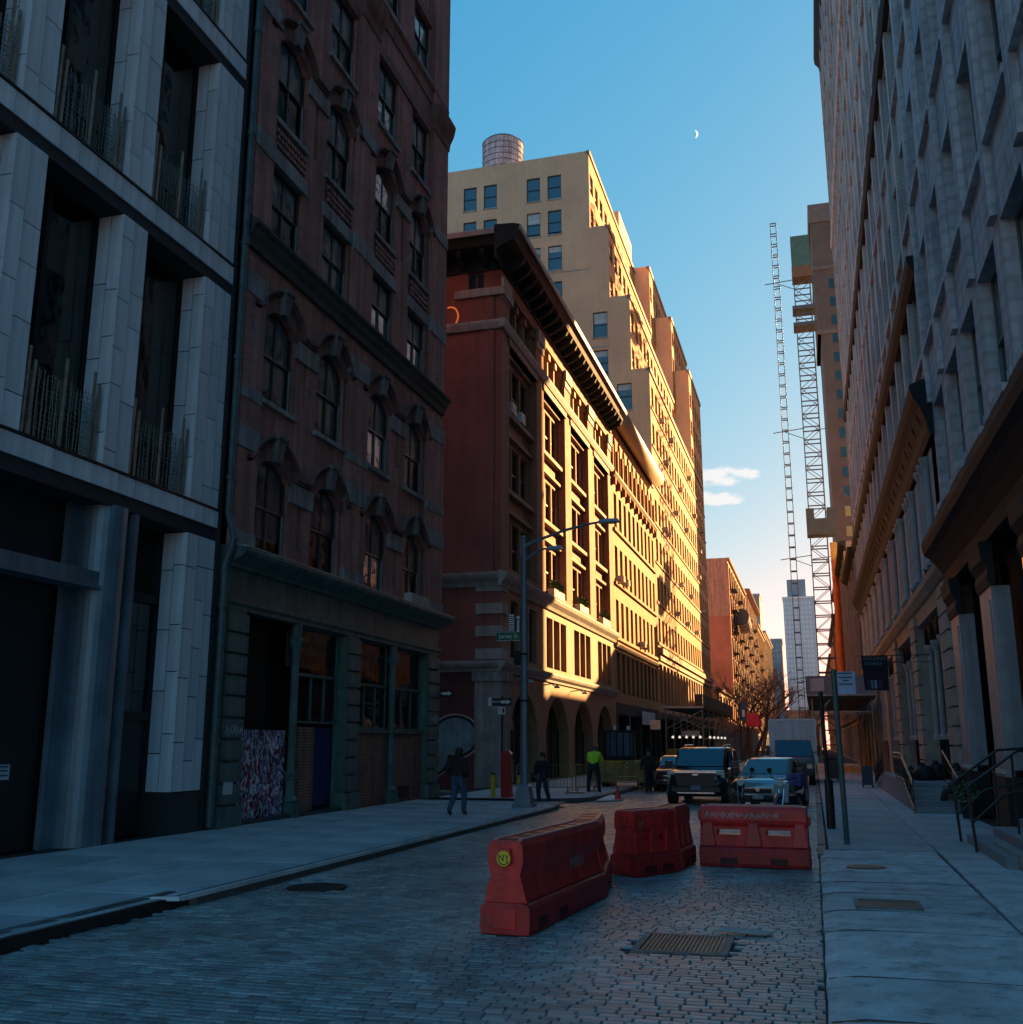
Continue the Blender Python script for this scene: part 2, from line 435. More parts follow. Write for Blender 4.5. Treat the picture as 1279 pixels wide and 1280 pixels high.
def solid_window(fr, parent, u, v, w, h, d, style, frame_m, glass_m, blind_m=None, k=0):
    """a far window: frame, glass and maybe a half-drawn blind in one shared mesh"""
    key = (fr.k, round(w, 2), round(h, 2), style, frame_m.name, glass_m.name, k)
    if key not in _solid:
        f0 = Fr(fr.k, 0.0); a = MB(); t = 0.07
        a.fbox(f0, 0, t, 0, h, -.05, .05); a.fbox(f0, w - t, w, 0, h, -.05, .05)
        a.fbox(f0, t, w - t, 0, t, -.05, .05); a.fbox(f0, t, w - t, h - t, h, -.05, .05)
        if 'h' in style: a.fbox(f0, t, w - t, h / 2 - .04, h / 2 + .04, -.05, .055)
        if 'v' in style: a.fbox(f0, w / 2 - .035, w / 2 + .035, t, h - t, -.04, .045)
        P = f0.p
        hb = h - t - (h * (0.0, 0.22, 0.42, 0.6)[k] if blind_m else 0)
        a.face([P(t, t, -.02), P(w - t, t, -.02), P(w - t, hb, -.02), P(t, hb, -.02)], 1)
        if hb < h - t - .01:
            a.face([P(t, hb, -.022), P(w - t, hb, -.022), P(w - t, h - t, -.022), P(t, h - t, -.022)], 2)
        _solid[key] = a.mesh('window', [frame_m, glass_m, blind_m or glass_m])
    return inst(_solid[key], 'window', parent, fr.p(u, v, d))
# ================================================================== ground, road, pavements
m_ground = M('ground_earth', (0.07, 0.068, 0.065), 0.9, bump=0.3, bscale=4)
m_joint = M('cobble_joint', (0.04, 0.04, 0.04), 0.85, bump=0.5, bscale=60)
m_cobble = M('granite_sett', (0.25, 0.25, 0.247), 0.42, var=0.42, scale=0.55, bump=0.3, bscale=70, tint=True, grime=.45, rand=0.0, spec=0.6)
m_roadfar = M('granite_setts_far', (0.2, 0.2, 0.2), 0.6, var=0.25, scale=0.3, bump=0.9, bscale=8, spec=0.6)
m_conc = M('pavement_concrete', (0.43, 0.435, 0.44), 0.72, var=0.34, scale=0.8, bump=0.35, bscale=70, rand=0.12, grime=0.45, scuff=.25, scuff_col=(.6, .6, .58))
m_conc2 = M('rough_flagstone', (0.58, 0.58, 0.575), 0.66, var=0.34, scale=1.6, bump=1.0, bscale=60, rand=0.12, grime=0.6, scuff=.4, scuff_col=(.62, .62, .6))
m_bed = M('pavement_bed', (0.02, 0.02, 0.02), 0.95)
m_kerb = M('granite_kerb', (0.13, 0.13, 0.128), 0.6, var=0.35, scale=3, bump=0.8, bscale=25, rand=0.2, grime=0.6)
m_iron = M('cast_iron', (0.03, 0.03, 0.031), 0.45, metal=0.6, bump=0.4, bscale=80)
b = MB(); b.box(-500, 500, -200, 900, -0.6, -0.06)
structure(b.build('ground', m_ground))
road = MB()
road.box(-7.95, 0.0, -8, 48, -0.2, -0.028)
road.box(-40, -7.95, 33.45, 35.3, -0.2, -0.028)
road.box(-7.95, 0.0, 48, 420, -0.2, -0.004, 1)
road_o = structure(road.build('road', [m_joint, m_roadfar]))
road_o['label'] = 'narrow street paved with dark granite setts'
def in_grate(x, y): return -1.9 < x < -0.88 and 10.7 < y < 11.86 or (x + 6.9) ** 2 + (y - 14.1) ** 2 < 0.19
# setts: courses run across the street; the nearest 300 are single pieces, the rest one mass
def sett_pts(cx, cy, w, h, z, tx, ty):
    e = 0.009
    bot = [(-w, -h, -0.05), (w, -h, -0.05), (w, h, -0.05), (-w, h, -0.05)]
    mid = [(-w, -h, -0.012), (w, -h, -0.012), (w, h, -0.012), (-w, h, -0.012)]
    top = [(-w + e, -h + e, 0), (w - e, -h + e, 0), (w - e, h - e, 0), (-w + e, h - e, 0)]
    return [(cx + x, cy + y, z + zz + tx * x + ty * y) for x, y, zz in bot + mid + top]
SF = [(0, 1, 5, 4), (1, 2, 6, 5), (2, 3, 7, 6), (3, 0, 4, 7), (4, 5, 9, 8), (5, 6, 10, 9), (6, 7, 11, 10), (7, 4, 8, 11), (8, 9, 10, 11)]
rng = random.Random(3)
verts = []; faces = []; tints = []; single = []
def course(y, x0, x1, h, phase):
    x = x0 + phase
    while x < x1:
        w = rng.uniform(0.14, 0.235)
        if x + w > x1: w = x1 - x
        if w > 0.06:
            cx, cy = x + w / 2, y + 0.03 * math.sin(x * 0.9 + y * 0.13)
            if not in_grate(cx, cy):
                z = -0.006 + 0.006 * math.sin(cx * 1.7) * math.sin(cy * 1.1) + rng.uniform(-0.003, 0.003)
                yield (cx, cy, w / 2 - 0.0025, h / 2 - 0.006, z, rng.uniform(-.02, .02), rng.uniform(-.03, .03), rng.choice((.68, .8, .9, .95, 1, 1.05, 1.1, 1.2, 1.4)))
        x += w
y = 4.0; row = 0; near = []
allc = []
while y < 48:
    h = rng.uniform(0.094, 0.112) * (1 if y < 26 else 1.15)
    allc.extend(course(y + h / 2, -7.62, -0.03, h, -rng.uniform(0, 0.2)))
    y += h; row += 1
y = 33.5
while y < 35.2:
    allc.extend(course(y + .065, -20, -7.7, .13, 0)); y += .13
def in_view(c):
    # rough frustum test for the foreground
    fw = -c[0] * math.sin(YAW) + c[1] * math.cos(YAW); rt = c[0] * math.cos(YAW) + c[1] * math.sin(YAW)
    dp = fw * math.cos(PITCH) - 2 * math.sin(PITCH); up = -fw * math.sin(PITCH) - 2 * math.cos(PITCH)
    return dp > 1 and abs(rt / dp) < 0.495 and up / dp > -0.497
vis = sorted([c for c in allc if in_view(c)], key=lambda c: c[0] ** 2 + c[1] ** 2)[:300]
visset = set(id(c) for c in vis)
smeshes = []
for k in range(24):
    me = bpy.data.meshes.new('sett')
    w = 0.08 + 0.0024 * k; t = (.6, .75, .85, .95, 1, 1.05, 1.15, 1.3)[k % 8]
    me.from_pydata(sett_pts(0, 0, w, 0.047, 0, rng.uniform(-.02, .02), rng.uniform(-.03, .03)), [], SF)
    me.materials.append(m_cobble); at = me.attributes.new('tint', 'FLOAT', 'FACE'); at.data.foreach_set('value', [t] * len(SF))
    smeshes.append((w, me))
for c in allc:
    if id(c) in visset:
        w, me = min(rng.sample(smeshes, 8), key=lambda q: abs(q[0] - c[2]))
        inst(me, 'sett', road_o, (c[0], c[1], c[4]), None, (c[2] / w, c[3] / 0.047, 1))
    else:
        n = len(verts); verts.extend(sett_pts(c[0], c[1], c[2], c[3], c[4], c[5], c[6]))
        faces.extend([tuple(n + i for i in f) for f in SF]); tints.extend([c[7]] * len(SF))
me = bpy.data.meshes.new('setts'); me.from_pydata(verts, [], faces); me.materials.append(m_cobble)
at = me.attributes.new('tint', 'FLOAT', 'FACE'); at.data.foreach_set('value', tints)
o = bpy.data.objects.new('setts', me); COL.objects.link(o); o.parent = road_o; o['kind'] = 'stuff'

# ---- left pavement (up to the side street) and the pavement beyond it
ZP = 0.13
def round_poly(x0, x1, y0, y1, corners, r=1.9, n=7):
    pts = []
    for i, (cx, cy, a0) in enumerate(((x0, y0, 180), (x1, y0, 270), (x1, y1, 0), (x0, y1, 90))):
        if i in corners:
            ox = cx + (r if cx == x0 else -r); oy = cy + (r if cy == y0 else -r)
            for k in range(n + 1):
                a = R(a0 + 90 * k / n); pts.append((ox + r * math.cos(a), oy + r * math.sin(a)))
        else: pts.append((cx, cy))
    return pts
def pavement(name, label, poly, z=ZP - 0.012):
    mb = MB(); mb.extr([(x, y, -0.15) for x, y in poly], (0, 0, 0.15 + z))
    o = structure(mb.build(name, m_bed)); o['label'] = label
    return o
pl = pavement('pavement', 'concrete pavement in front of the brick building', round_poly(-13.4, -7.75, -6, 33.5, (2,)))
pf = pavement('pavement', 'pavement along the corner building beyond the side street', round_poly(-13.4, -7.55, 35.25, 300, (1,)))
def slab_mesh(w, l, mat, t=0.05, e=0.006):
    mb = MB()
    a = [(-w, -l), (w, -l), (w, l), (-w, l)]
    mb.v = [(x, y, -t) for x, y in a] + [(x, y, -e) for x, y in a] + [(x * (1 - e / w), y * (1 - e / l), 0) for x, y in a]
    mb.f = list(SF); mb.m = [0] * len(SF)
    return mb.mesh('slab', mat)
sm = slab_mesh(0.84, 0.895, m_conc)
for i in range(3):
    for j in range(21):
        cx = -12.9 + 0.85 + 1.7 * i; cy = -4.2 + 0.9 + 1.8 * j
        if cx > -8.6 and cy > 31: continue
        inst(sm, 'slab', pl, (cx, cy, ZP + rng.uniform(-.004, .004)), (rng.uniform(-.002, .002), rng.uniform(-.002, .002), 0))
sm2 = slab_mesh(0.85, 1.195, m_conc)
for i in range(3):
    for j in range(34):
        cx = -12.9 + 0.87 + 1.75 * i; cy = 35.35 + 1.2 + 2.4 * j
        if cx > -8.8 and j < 1: continue
        inst(sm2, 'slab', pf, (cx, cy, ZP + rng.uniform(-.004, .004)))
# corner fill of the rounded ends
mb = MB(); mb.extr([(x, y, 0.05) for x, y in round_poly(-9.48, -7.92, 31.75, 33.42, (2,), 1.5)], (0, 0, ZP - 0.05)); mb.build('slab', m_conc, pl)
mb = MB(); mb.extr([(x, y, 0.05) for x, y in round_poly(-9.38, -7.72, 35.4, 37.7, (1,), 1.6)], (0, 0, ZP - 0.05)); mb.build('slab', m_conc, pf)
# kerb stones
def kerb_mesh(l, rough=0.0, w=0.17, h=0.3):
    mb = MB(); n = 6
    ra = [rng.uniform(-rough, rough) for _ in range(n + 1)]; rb = [rng.uniform(-rough, rough) for _ in range(n + 1)]
    for k in range(n):
        y0, y1 = -l / 2 + l * k / n, -l / 2 + l * (k + 1) / n
        mb.hexa([(0, y0, -h), (w + ra[k], y0, -h), (w + ra[k + 1], y1, -h), (0, y1, -h), (0, y0, 0), (w - .02 + ra[k], y0, rb[k]), (w - .02 + ra[k + 1], y1, rb[k + 1]), (0, y1, 0)])
    return mb.mesh('kerb_stone', m_kerb)
km = [kerb_mesh(1.79, 0.006) for _ in range(4)]; kr = [kerb_mesh(1.79, 0.025) for _ in range(3)]
y = -4
while y < 31.4:
    if y < 11: inst(rng.choice(kr), 'kerb_stone', pl, (-8.08, y + .9, ZP + .012))
    else: inst(rng.choice(km), 'kerb_stone', pl, (-7.79, y + .9, ZP + .004))
    y += 1.8
y = 37.3
while y < 120:
    inst(rng.choice(km), 'kerb_stone', pf, (-7.6, y + .9, ZP + .004)); y += 1.8
for ctr, pts, pv in (((-9.63, 31.6), (0, 90), pl), ((-9.45, 37.2), (-90, 0), pf)):
    r0, r1 = 1.84, 2.0; n = 4
    for k in range(n):
        mb = MB(); q = []
        for s in range(4):
            a = R(pts[0] + (pts[1] - pts[0]) * (k + s / 3) / n); q.append((math.cos(a), math.sin(a)))
        poly = [(ctr[0] + r0 * c, ctr[1] + r0 * s_, -.15) for c, s_ in q] + [(ctr[0] + r1 * c, ctr[1] + r1 * s_, -.15) for c, s_ in reversed(q)]
        mb.extr(poly, (0, 0, .15 + ZP + .004)); mb.build('kerb_stone', m_kerb, pv)

m_edge = M('steel_kerb_edge', (.78, .8, .8), .45, metal=.0, var=.3, bump=.1)
for a, c in ((11.85, 18), (18.02, 24.5), (24.52, 31.4)):
    mb = MB(); mb.box(-7.66, -7.605, a, c, .09, ZP + .014); mb.build('kerb_edge', m_edge, pl)
mb = MB(); mb.hexa([(-8.0, 11.62, .1), (-7.6, 11.75, .1), (-7.6, 11.83, .1), (-8.0, 11.72, .1), (-8.0, 11.62, ZP + .016), (-7.6, 11.75, ZP + .016), (-7.6, 11.83, ZP + .016), (-8.0, 11.72, ZP + .016)]); mb.build('kerb_edge', m_edge, pl)
# ---- right pavement: big worn flags near the camera, concrete further on
pr = pavement('pavement', 'worn flagstone pavement along the stoops', [(0.03, -8), (4.6, -8), (4.6, 420), (0.03, 420)], 0.02)
ys = [5.2, 6.9, 8.3, 9.75, 12.05, 13.45, 14.95, 16.1, 17.2, 19.1, 20.7]
for a, c in zip(ys, ys[1:]):
    mb = MB(); n = 9
    lx = [-0.02 + rng.uniform(0, .02) for _ in range(n + 1)]
    rows = []
    tz = rng.uniform(-.008, .008); sag = rng.uniform(.01, .035)
    cols = [0, .12, .3, .6, 1.0, 1.0]
    # grid top, drooping towards the street
    gx = [None] * (n + 1)
    grid = []
    for k in range(n + 1):
        yy = a + .02 + (c - a - .04) * k / n
        xr = 1.93 + .06 * (yy - 15) / 10
        line = []
        for q, t in enumerate((0, .06, .16, .32, .6, 1.0)):
            xx = lx[k] + (xr - lx[k]) * t
            zz = 0.085 + tz * (k / n - .5) - sag * (1 - t) ** 6 + (rng.uniform(-.002, .002) if t < .4 else rng.uniform(-.0006, .0006))
            if q == 0: zz -= .025
            line.append((xx, yy, zz))
        grid.append(line)
    for k in range(n):
        for q in range(5): mb.face([grid[k][q], grid[k][q + 1], grid[k + 1][q + 1], grid[k + 1][q]])
        mb.face([grid[k][0], grid[k + 1][0], (grid[k + 1][0][0] - .01, grid[k + 1][0][1], -.05), (grid[k][0][0] - .01, grid[k][0][1], -.05)])
    for ln in (grid[0], grid[-1]):
        mb.strip(ln, [(x, yy, .0) for x, yy, z in ln])
    mb.build('slab', m_conc2, pr)
m_tar = M('joint_tar', (.025, .027, .028), .7, bump=.4)
for yj in ys:
    mb = MB(); x1 = 1.93 + .06 * (yj - 15) / 10; n = 8; pts = [(x1 * k / n, yj + rng.uniform(-.004, .004)) for k in range(n + 1)]
    mb.strip([(x, y2 - .026, .083 if i else .05) for i, (x, y2) in enumerate(pts)], [(x, y2 + .026, .083 if i else .05) for i, (x, y2) in enumerate(pts)]); mb.build('joint', m_tar, pr)
sm3 = slab_mesh(0.455, 1.0, m_conc2)
sm4 = slab_mesh(0.93, 1.19, m_conc)
for j in range(8):   # narrow band of paler flags beside the stoop kerb
    inst(sm3, 'slab', pr, (2.43 + .02 * (j - 4), 6.3 + 2.02 * j, .087))
for j in range(34):
    for i in range(2):
        inst(sm4, 'slab', pr, (0.14 + .94 + 1.88 * i, 21.95 + 2.4 * j, .088 + rng.uniform(-.003, .003)))
for j in range(31):
    inst(rng.choice(km), 'kerb_stone', pr, (-0.05, 20.8 + 1.8 * j, .068 + rng.uniform(-.012, .008)), (rng.uniform(-.008, .008), 0, 0))
# ironwork set in the ground
t = thing('manhole_cover', 'rectangular cast iron utility cover with a latticed lid set in the cobbles', 'manhole cover', (-1.38, 11.27, 0))
mb = MB()
for a in ((-1.86, -.92, 10.76, 10.83), (-1.86, -.92, 11.71, 11.78), (-1.86, -1.79, 10.83, 11.71), (-1.0, -.92, 10.83, 11.71)): mb.box(a[0], a[1], a[2], a[3], -.05, .006)
mb.build('frame', m_kerb, t)
m_lid = M('worn_iron_lid', (0.16, 0.15, 0.13), 0.42, metal=0.75, var=0.3, bump=0.5, bscale=50)
mb = MB(); mb.box(-1.785, -1.005, 10.835, 11.705, -.04, -.012); mb.build('lid', m_lid, t)
mb = MB()
for i in range(19):
    for j in range(21):
        x, y2 = -1.765 + i * .041, 10.86 + j * .041
        mb.box(x, x + .026, y2, y2 + .024, -.012, .003)
mb.build('studs', m_lid, t)
t = thing('manhole_cover', 'round iron cover lying in the cobbles near the far kerb', 'manhole cover', (-6.9, 14.1, 0))
mb = MB(); mb.lathe([(0, .004), (.34, .004), (.35, .0), (.42, .002), (.43, -.05)], (-6.9, 14.1, 0), 28); mb.build('lid', m_iron, t)
t = thing('coal_hole_cover', 'small round iron coal hole cover in the flagstones', 'cover', (.68, 17.95, .09))
mb = MB(); mb.lathe([(0, .006), (.27, .006), (.3, .002), (.31, -.03)], (.68, 17.95, .09), 28); mb.build('lid', m_iron, t)
t = thing('cellar_hatch', 'sunken iron cellar hatch with a broken concrete edge in the flagstones', 'hatch', (.75, 13.9, .09))
mb = MB(); mb.box(.42, 1.06, 13.62, 14.16, .06, .098); mb.build('lid', m_iron, t)
mb = MB(); mb.box(.36, .42, 13.56, 14.22, .05, .112); mb.box(1.06, 1.12, 13.56, 14.22, .05, .112); mb.box(.42, 1.06, 14.16, 14.22, .05, .112); mb.box(.42, 1.06, 13.56, 13.62, .05, .108); mb.build('frame', m_kerb, t)
m_card = M('cardboard', (0.42, 0.40, 0.37), 0.8, var=.12, bump=.1)
mb = MB()
pts = [(-1.16, 11.98), (-.98, 11.86), (-.6, 11.87), (-.5, 11.98), (-.56, 12.09), (-1.05, 12.08)]
mb.extr([(x, y, .014 + .02 * (i % 2)) for i, (x, y) in enumerate(pts)], (0, 0, .008))
tag(mb.build('cardboard_sheet', m_card), 'flattened pale cardboard piece lying on the cobbles by the utility cover', 'cardboard')
# ================================================================== left side buildings
LX = -12.9
FL = Fr('L', LX)
g_dark = glass('window_glass_dark')
g_sky = glass('window_glass_sky_tint', (0.05, 0.11, 0.16), 0.03)  # blue of the reflected sky put into the glass colour
g_clear = clear_glass('window_glass_clear')
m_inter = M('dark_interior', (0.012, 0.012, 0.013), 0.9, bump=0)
m_steelblue = M('blued_steel', (0.17, 0.24, 0.29), 0.5, metal=0.55, var=0.25, scale=1.2, bump=0.12, bscale=14, streak=.25)
m_panel = M('grey_terracotta_panel', (0.7, 0.74, 0.78), 0.5, var=0.12, scale=1.1, bump=0.2, bscale=26, rand=0.1, streak=.22, scuff=.12, scuff_col=(.35,.37,.4))
m_bronze = M('bronze_frame', (0.035, 0.036, 0.036), 0.4, metal=0.7, bump=0)
m_bar = M('weathered_bronze_bar', (0.36, 0.31, 0.24), 0.5, metal=0.5, var=.35, scale=6, bump=.2)
m_granite = M('dark_granite_base', (0.035, 0.04, 0.042), 0.35, bump=0.1)
# ------------------------------------------------ grey panelled modern building
gb = thing('grey_building', 'modern grey panelled building with deep window bays and bronze thicket railings', 'building', (-17, 12, 0))
mb = MB(); mb.box(-30, -13.75, 4, 20.5, 0.0, 31.5); mb.build('core', m_inter, gb)
belts = [(6.8, 7.2), (12.83, 13.3), (18.45, 18.93), (24.3, 24.8), (30.1, 30.6)]
cols = [(7.3, 8.1), (10.3, 11.1), (13.32, 14.12), (16.34, 17.15), (19.34, 20.46)]
back = MB()
for z0, z1 in belts:
    back.fbox(FL, 4, 20.5, z0 - .28, z1 - .02, -.85, -.035)
for a, c in cols:
    back.fbox(FL, a + .03, c - .03, 7.2, 30.4, -.84, -.04)
back.fbox(FL, 19.37, 20.43, .1, 6.6, -.84, -.04)
back.build('backing', M('panel_joint_backing', (0.025, 0.03, 0.035), .8, bump=0), gb)
_pc = {}
def panel(fr, u0, u1, v0, v1, d0, d1, parent, mat, name='panel', g=.01):
    w, h, t = round(u1 - u0 - 2 * g, 3), round(v1 - v0 - 2 * g, 3), round(d1 - d0, 3)
    k = (fr.k, w, h, t, mat.name)
    if k not in _pc:
        q = MB(); q.fbox(Fr(fr.k, 0.0), 0, w, 0, h, 0, t); _pc[k] = q.mesh(name, mat)
    return inst(_pc[k], name, parent, fr.p(u0 + g, v0 + g, d0))
prng = random.Random(11)
for z0, z1 in belts[:4]:
    u = 4.0
    while u < 20.45:
        w = prng.choice((.55, .75, .95, 1.15)); w = min(w, 20.5 - u)
        if 20.5 - (u + w) < .3: w = 20.5 - u
        if u + w > 8: panel(FL, u, u + w, z0, z1, -.035, prng.choice((.0, .0, .006)), gb, m_panel)
        u += w
    q = MB(); q.fbox(FL, 4, 20.5, z1 + .004, z1 + .05, -.7, .03); q.build('sill', m_bronze, gb)
def clad(v0, v1, a, c, front, jamb):
    us = [a + (c - a) * t for t in ([0, .36, .7, 1] if c - a > .9 else [0, .45, 1])]
    for i in range(len(us) - 1):
        v = v0
        first = True
        while v < v1 - .05:
            h = prng.choice((.75, 1.05, 1.35, 1.6)) * (prng.uniform(.4, .9) if first else 1); first = False
            if v1 - (v + h) < .35: h = v1 - v
            if front: panel(FL, us[i], us[i + 1], v, v + h, -.04, prng.choice((0, 0, .004)), gb, m_panel, g=.011)
            v += h
    if jamb:      # panels on the side of the column that faces down the street
        fj = Fr('S', a)
        for x0, x1 in ((LX - .3, LX - .015), (LX - .6, LX - .3)):
            v = v0; first = True
            while v < v1 - .05:
                h = prng.choice((1.0, 1.3, 1.6)) * (prng.uniform(.4, .9) if first else 1); first = False
                if v1 - (v + h) < .35: h = v1 - v
                panel(fj, x0, x1, v, v + h, -.03, .0, gb, m_panel, g=.011); v += h
lev = [(7.25, 12.55), (13.35, 18.17), (18.98, 24.02)]
for v0, v1 in lev:
    for a, c in cols[1:]: clad(v0, v1, a, c, True, True)
clad(.98, 6.5, cols[4][0], cols[4][1], True, True)
panel(FL, 19.33, 20.46, .1, .97, -.05, .012, gb, m_granite, 'plinth')
panel(Fr('S', 19.34), LX - .7, LX + .01, .1, .97, -.03, .012, gb, m_granite, 'plinth')
for v0, v1 in lev:
    for (a0, a), (c, c1) in zip(cols[1:], cols[2:]):
        w = c - a
        o = window(FL, gb, a, v0, w, v1 - v0, -.66, '', m_bronze, g_clear)
        q = MB(); q.fbox(FL, a + w * .36 - .05, a + w * .36 + .05, v0 + .06, v1 - .06, -.69, -.58); q.fbox(FL, a + .06, a + w * .36 - .05, v1 - 1.05, v1 - .97, -.69, -.6)
        q.fbox(FL, a + w * .36 + .05, c - .06, v0 + 1.02, v0 + 1.07, -.68, -.62)
        q.build('mullion', m_bronze, o)
        q = MB(); q.fbox(FL, a + .2, a + w * .45, v0 + .1, v1 - .5, -.73, -.72); q.build('reflection_panel', M('grey_green_reflection', (0.30, 0.38, 0.38), .9, streak=.5, bump=.2), o)  # pale sheet behind the glass stands for reflected windows and sky
        # thicket railing: a few tall flat bars among thin crooked rods
        rl = MB(); yy = v0 + .06
        nv = int((w - .1) / .06); tops = []
        for k in range(nv + 1):
            u = a + .05 + (w - .1) * k / nv; h = 1.24 + .05 * math.sin(k * .9 + a) + prng.uniform(-.05, .06); dd = prng.uniform(-.2, -.12)
            p = [(u + prng.uniform(-.014, .014) * (s > 0), yy + h * s / 4, dd + prng.uniform(-.012, .012)) for s in range(5)]; tops.append(h)
            rl.tube([FL.p(*x) for x in p], .0085, 4)
        for k in range(nv):
            u0_, u1_ = a + .05 + (w - .1) * k / nv, a + .05 + (w - .1) * (k + 1) / nv
            for j in range(13):
                z = .08 + j * .098
                if z < min(tops[k], tops[k + 1]) and prng.random() < .8: rl.bar(FL.p(u0_, yy + z + prng.uniform(-.02, .02), -.16), FL.p(u1_, yy + z + prng.uniform(-.02, .02), -.16), .011, .011)
        rail = rl.build('railing', M('patinated_rod', (0.17, 0.175, 0.15), .55, metal=.5, bump=0), gb)
        for k, (t, h) in enumerate(((.07, 1.6), (.14, 1.38), (.5, 1.7), (.86, 1.72), (.93, 1.5))):
            q = MB(); u = a + w * t; q.hexa([FL.p(u - .035, yy, -.12), FL.p(u + .035, yy, -.12), FL.p(u + .035, yy, -.1), FL.p(u - .035, yy, -.1), FL.p(u - .03, yy + h, -.1), FL.p(u + .04, yy + h, -.1), FL.p(u + .04, yy + h, -.08), FL.p(u - .03, yy + h, -.08)])
            q.build('bar', m_bar, rail)
# ground floor: steel column, beam, dark recessed entrance
q = MB(); q.cyl((LX - .42, 17.05, .12), (LX - .42, 17.05, 6.55), .46, n=28); q.build('steel_column', m_steelblue, gb, smooth=False)
for p_ in gb.children[-1].data.polygons: p_.use_smooth = len(p_.vertices) == 4
q = MB(); q.fbox(FL, 17.5, 17.62, .12, 6.5, -.75, .0); q.fbox(FL, 16.2, 16.62, .12, 6.5, -.62, -.5); q.build('steel_fin', m_steelblue, gb)
q = MB(); q.fbox(FL, 4, 16.7, 4.92, 5.2, -.35, -.12); q.fbox(FL, 4, 16.7, 4.86, 4.92, -.5, -.05); q.build('steel_beam', m_steelblue, gb)
q = MB(); q.fbox(FL, 17.7, 19.3, .15, 2.45, -.72, -.68); q.build('entrance_door', M('dark_door', (0.02, 0.022, 0.026), .4, bump=.05), gb)
q = MB(); q.fbox(FL, 17.7, 19.3, 2.45, 2.62, -.74, -.6); q.fbox(FL, 17.7, 19.3, 4.9, 5.1, -.74, -.6); q.build('transom', m_bronze, gb)
q = MB(); P = FL.p; q.face([P(17.7, 2.6, -.7), P(19.3, 2.6, -.7), P(19.3, 4.9, -.7), P(17.7, 4.9, -.7)]); q.build('pane', g_dark, gb)
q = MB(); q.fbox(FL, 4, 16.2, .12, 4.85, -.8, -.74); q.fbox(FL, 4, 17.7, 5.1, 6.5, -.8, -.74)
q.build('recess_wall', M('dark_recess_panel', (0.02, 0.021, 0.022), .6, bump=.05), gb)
q = MB(); q.fbox(FL, 15.2, 15.55, 1.36, 1.62, -.739, -.725, 0)
for z in (1.42, 1.5, 1.57): q.fbox(FL, 15.24, 15.51, z, z + .03, -.725, -.722, 1)
q.build('notice', [M('white_notice', (.5, .53, .56), .6, bump=0), M('blue_print', (.05, .09, .16), .6, bump=0)], gb)
q = MB(); q.box(-13.7, LX + .02, 20.5, 20.62, .1, 31); q.build('end_joint', m_granite, gb)

# ------------------------------------------------ dark brick building with cast iron shopfront
bbx = thing('brick_building', 'dark red brick loft building with arched windows over a green iron shopfront', 'building', (-20, 28, 0))
B0, B1, BT = 20.95, 35.4, 36.5
m_br = M('dark_red_brick', (0.40, 0.135, 0.11), .85, brick=(.21, .075, (0.5, 0.195, 0.155)), mortar=(0.27, 0.2, 0.17), var=.3, scale=.6, streak=.3, bump=.5, bscale=60, grime=.35)
m_brown = M('brownstone_trim', (0.25, 0.135, 0.115), .9, spec=.25, var=.25, bump=.4, bscale=20, streak=.25)
m_dkbrown = M('sooty_brownstone', (0.2, 0.115, 0.1), .9, var=.25, bump=.4, bscale=20, streak=.25, spec=.2)
m_dkstone = M('sooty_stone', (0.2, 0.19, 0.18), .9, var=.3, bump=.4, bscale=20, streak=.3, spec=.2)
m_grst = M('greyed_stone_trim', (0.30, 0.285, 0.27), .9, spec=.25, var=.3, bump=.4, bscale=20, streak=.3, rand=.08)
m_green = M('dark_green_iron', (0.09, 0.165, 0.15), .55, var=.3, scale=2.5, bump=.2, bscale=25, streak=.3, spec=.35, grime=.3)
m_sash = M('green_black_sash', (0.03, 0.045, 0.045), .45, bump=.05)
m_palesash = M('pale_lit_sash_edge', (0.30, 0.34, 0.36), .5, bump=.05)
m_blind = M('pale_blind', (0.82, 0.84, 0.82), .9, var=.2, streak=.25, bump=.1)
wins = [(22.0, 23.75), (25.08, 26.82), (28.6, 30.4), (31.78, 33.5)]
rows = [(6.5, 9.0, .42), (10.5, 13.0, .42), (15.0, 17.02, 0), (18.42, 21.1, .42), (22.5, 25.0, 0), (27.3, 29.6, 0), (31.6, 34.0, 0)]
ops = [(a, c, v0, v1, r) if r else (a, c, v0, v1) for v0, v1, r in rows for a, c in wins]
slots = [(24.32, 24.5, 7.0, 8.7), (31.0, 31.18, 7.0, 8.7), (24.32, 24.5, 11.0, 12.7), (31.0, 31.18, 11.0, 12.7), (24.3, 24.52, 18.5, 20.7), (30.98, 31.2, 18.5, 20.7)]
mb = MB(); wall(mb, FL, B0, B1, 6.2, BT, ops + [s for s in slots], .34)
mb.box(-28, LX, B1 - .02, B1, .0, BT); mb.box(-28, LX - .36, B0, B1 - .02, BT - .3, BT - .05)
mb.build('wall', m_br, bbx)
mb = MB(); mb.fbox(FL, B0 + .05, B1 - .05, .1, BT - .4, -1.5, -1.45); mb.build('interior', m_inter, bbx)
mb = MB()
for i, (a, c, v0, v1) in enumerate(slots): mb.fbox(FL, a, c, v0, v1, -.36, -.12)
mb.build('pier_recess', m_br, bbx)
wr = random.Random(5)
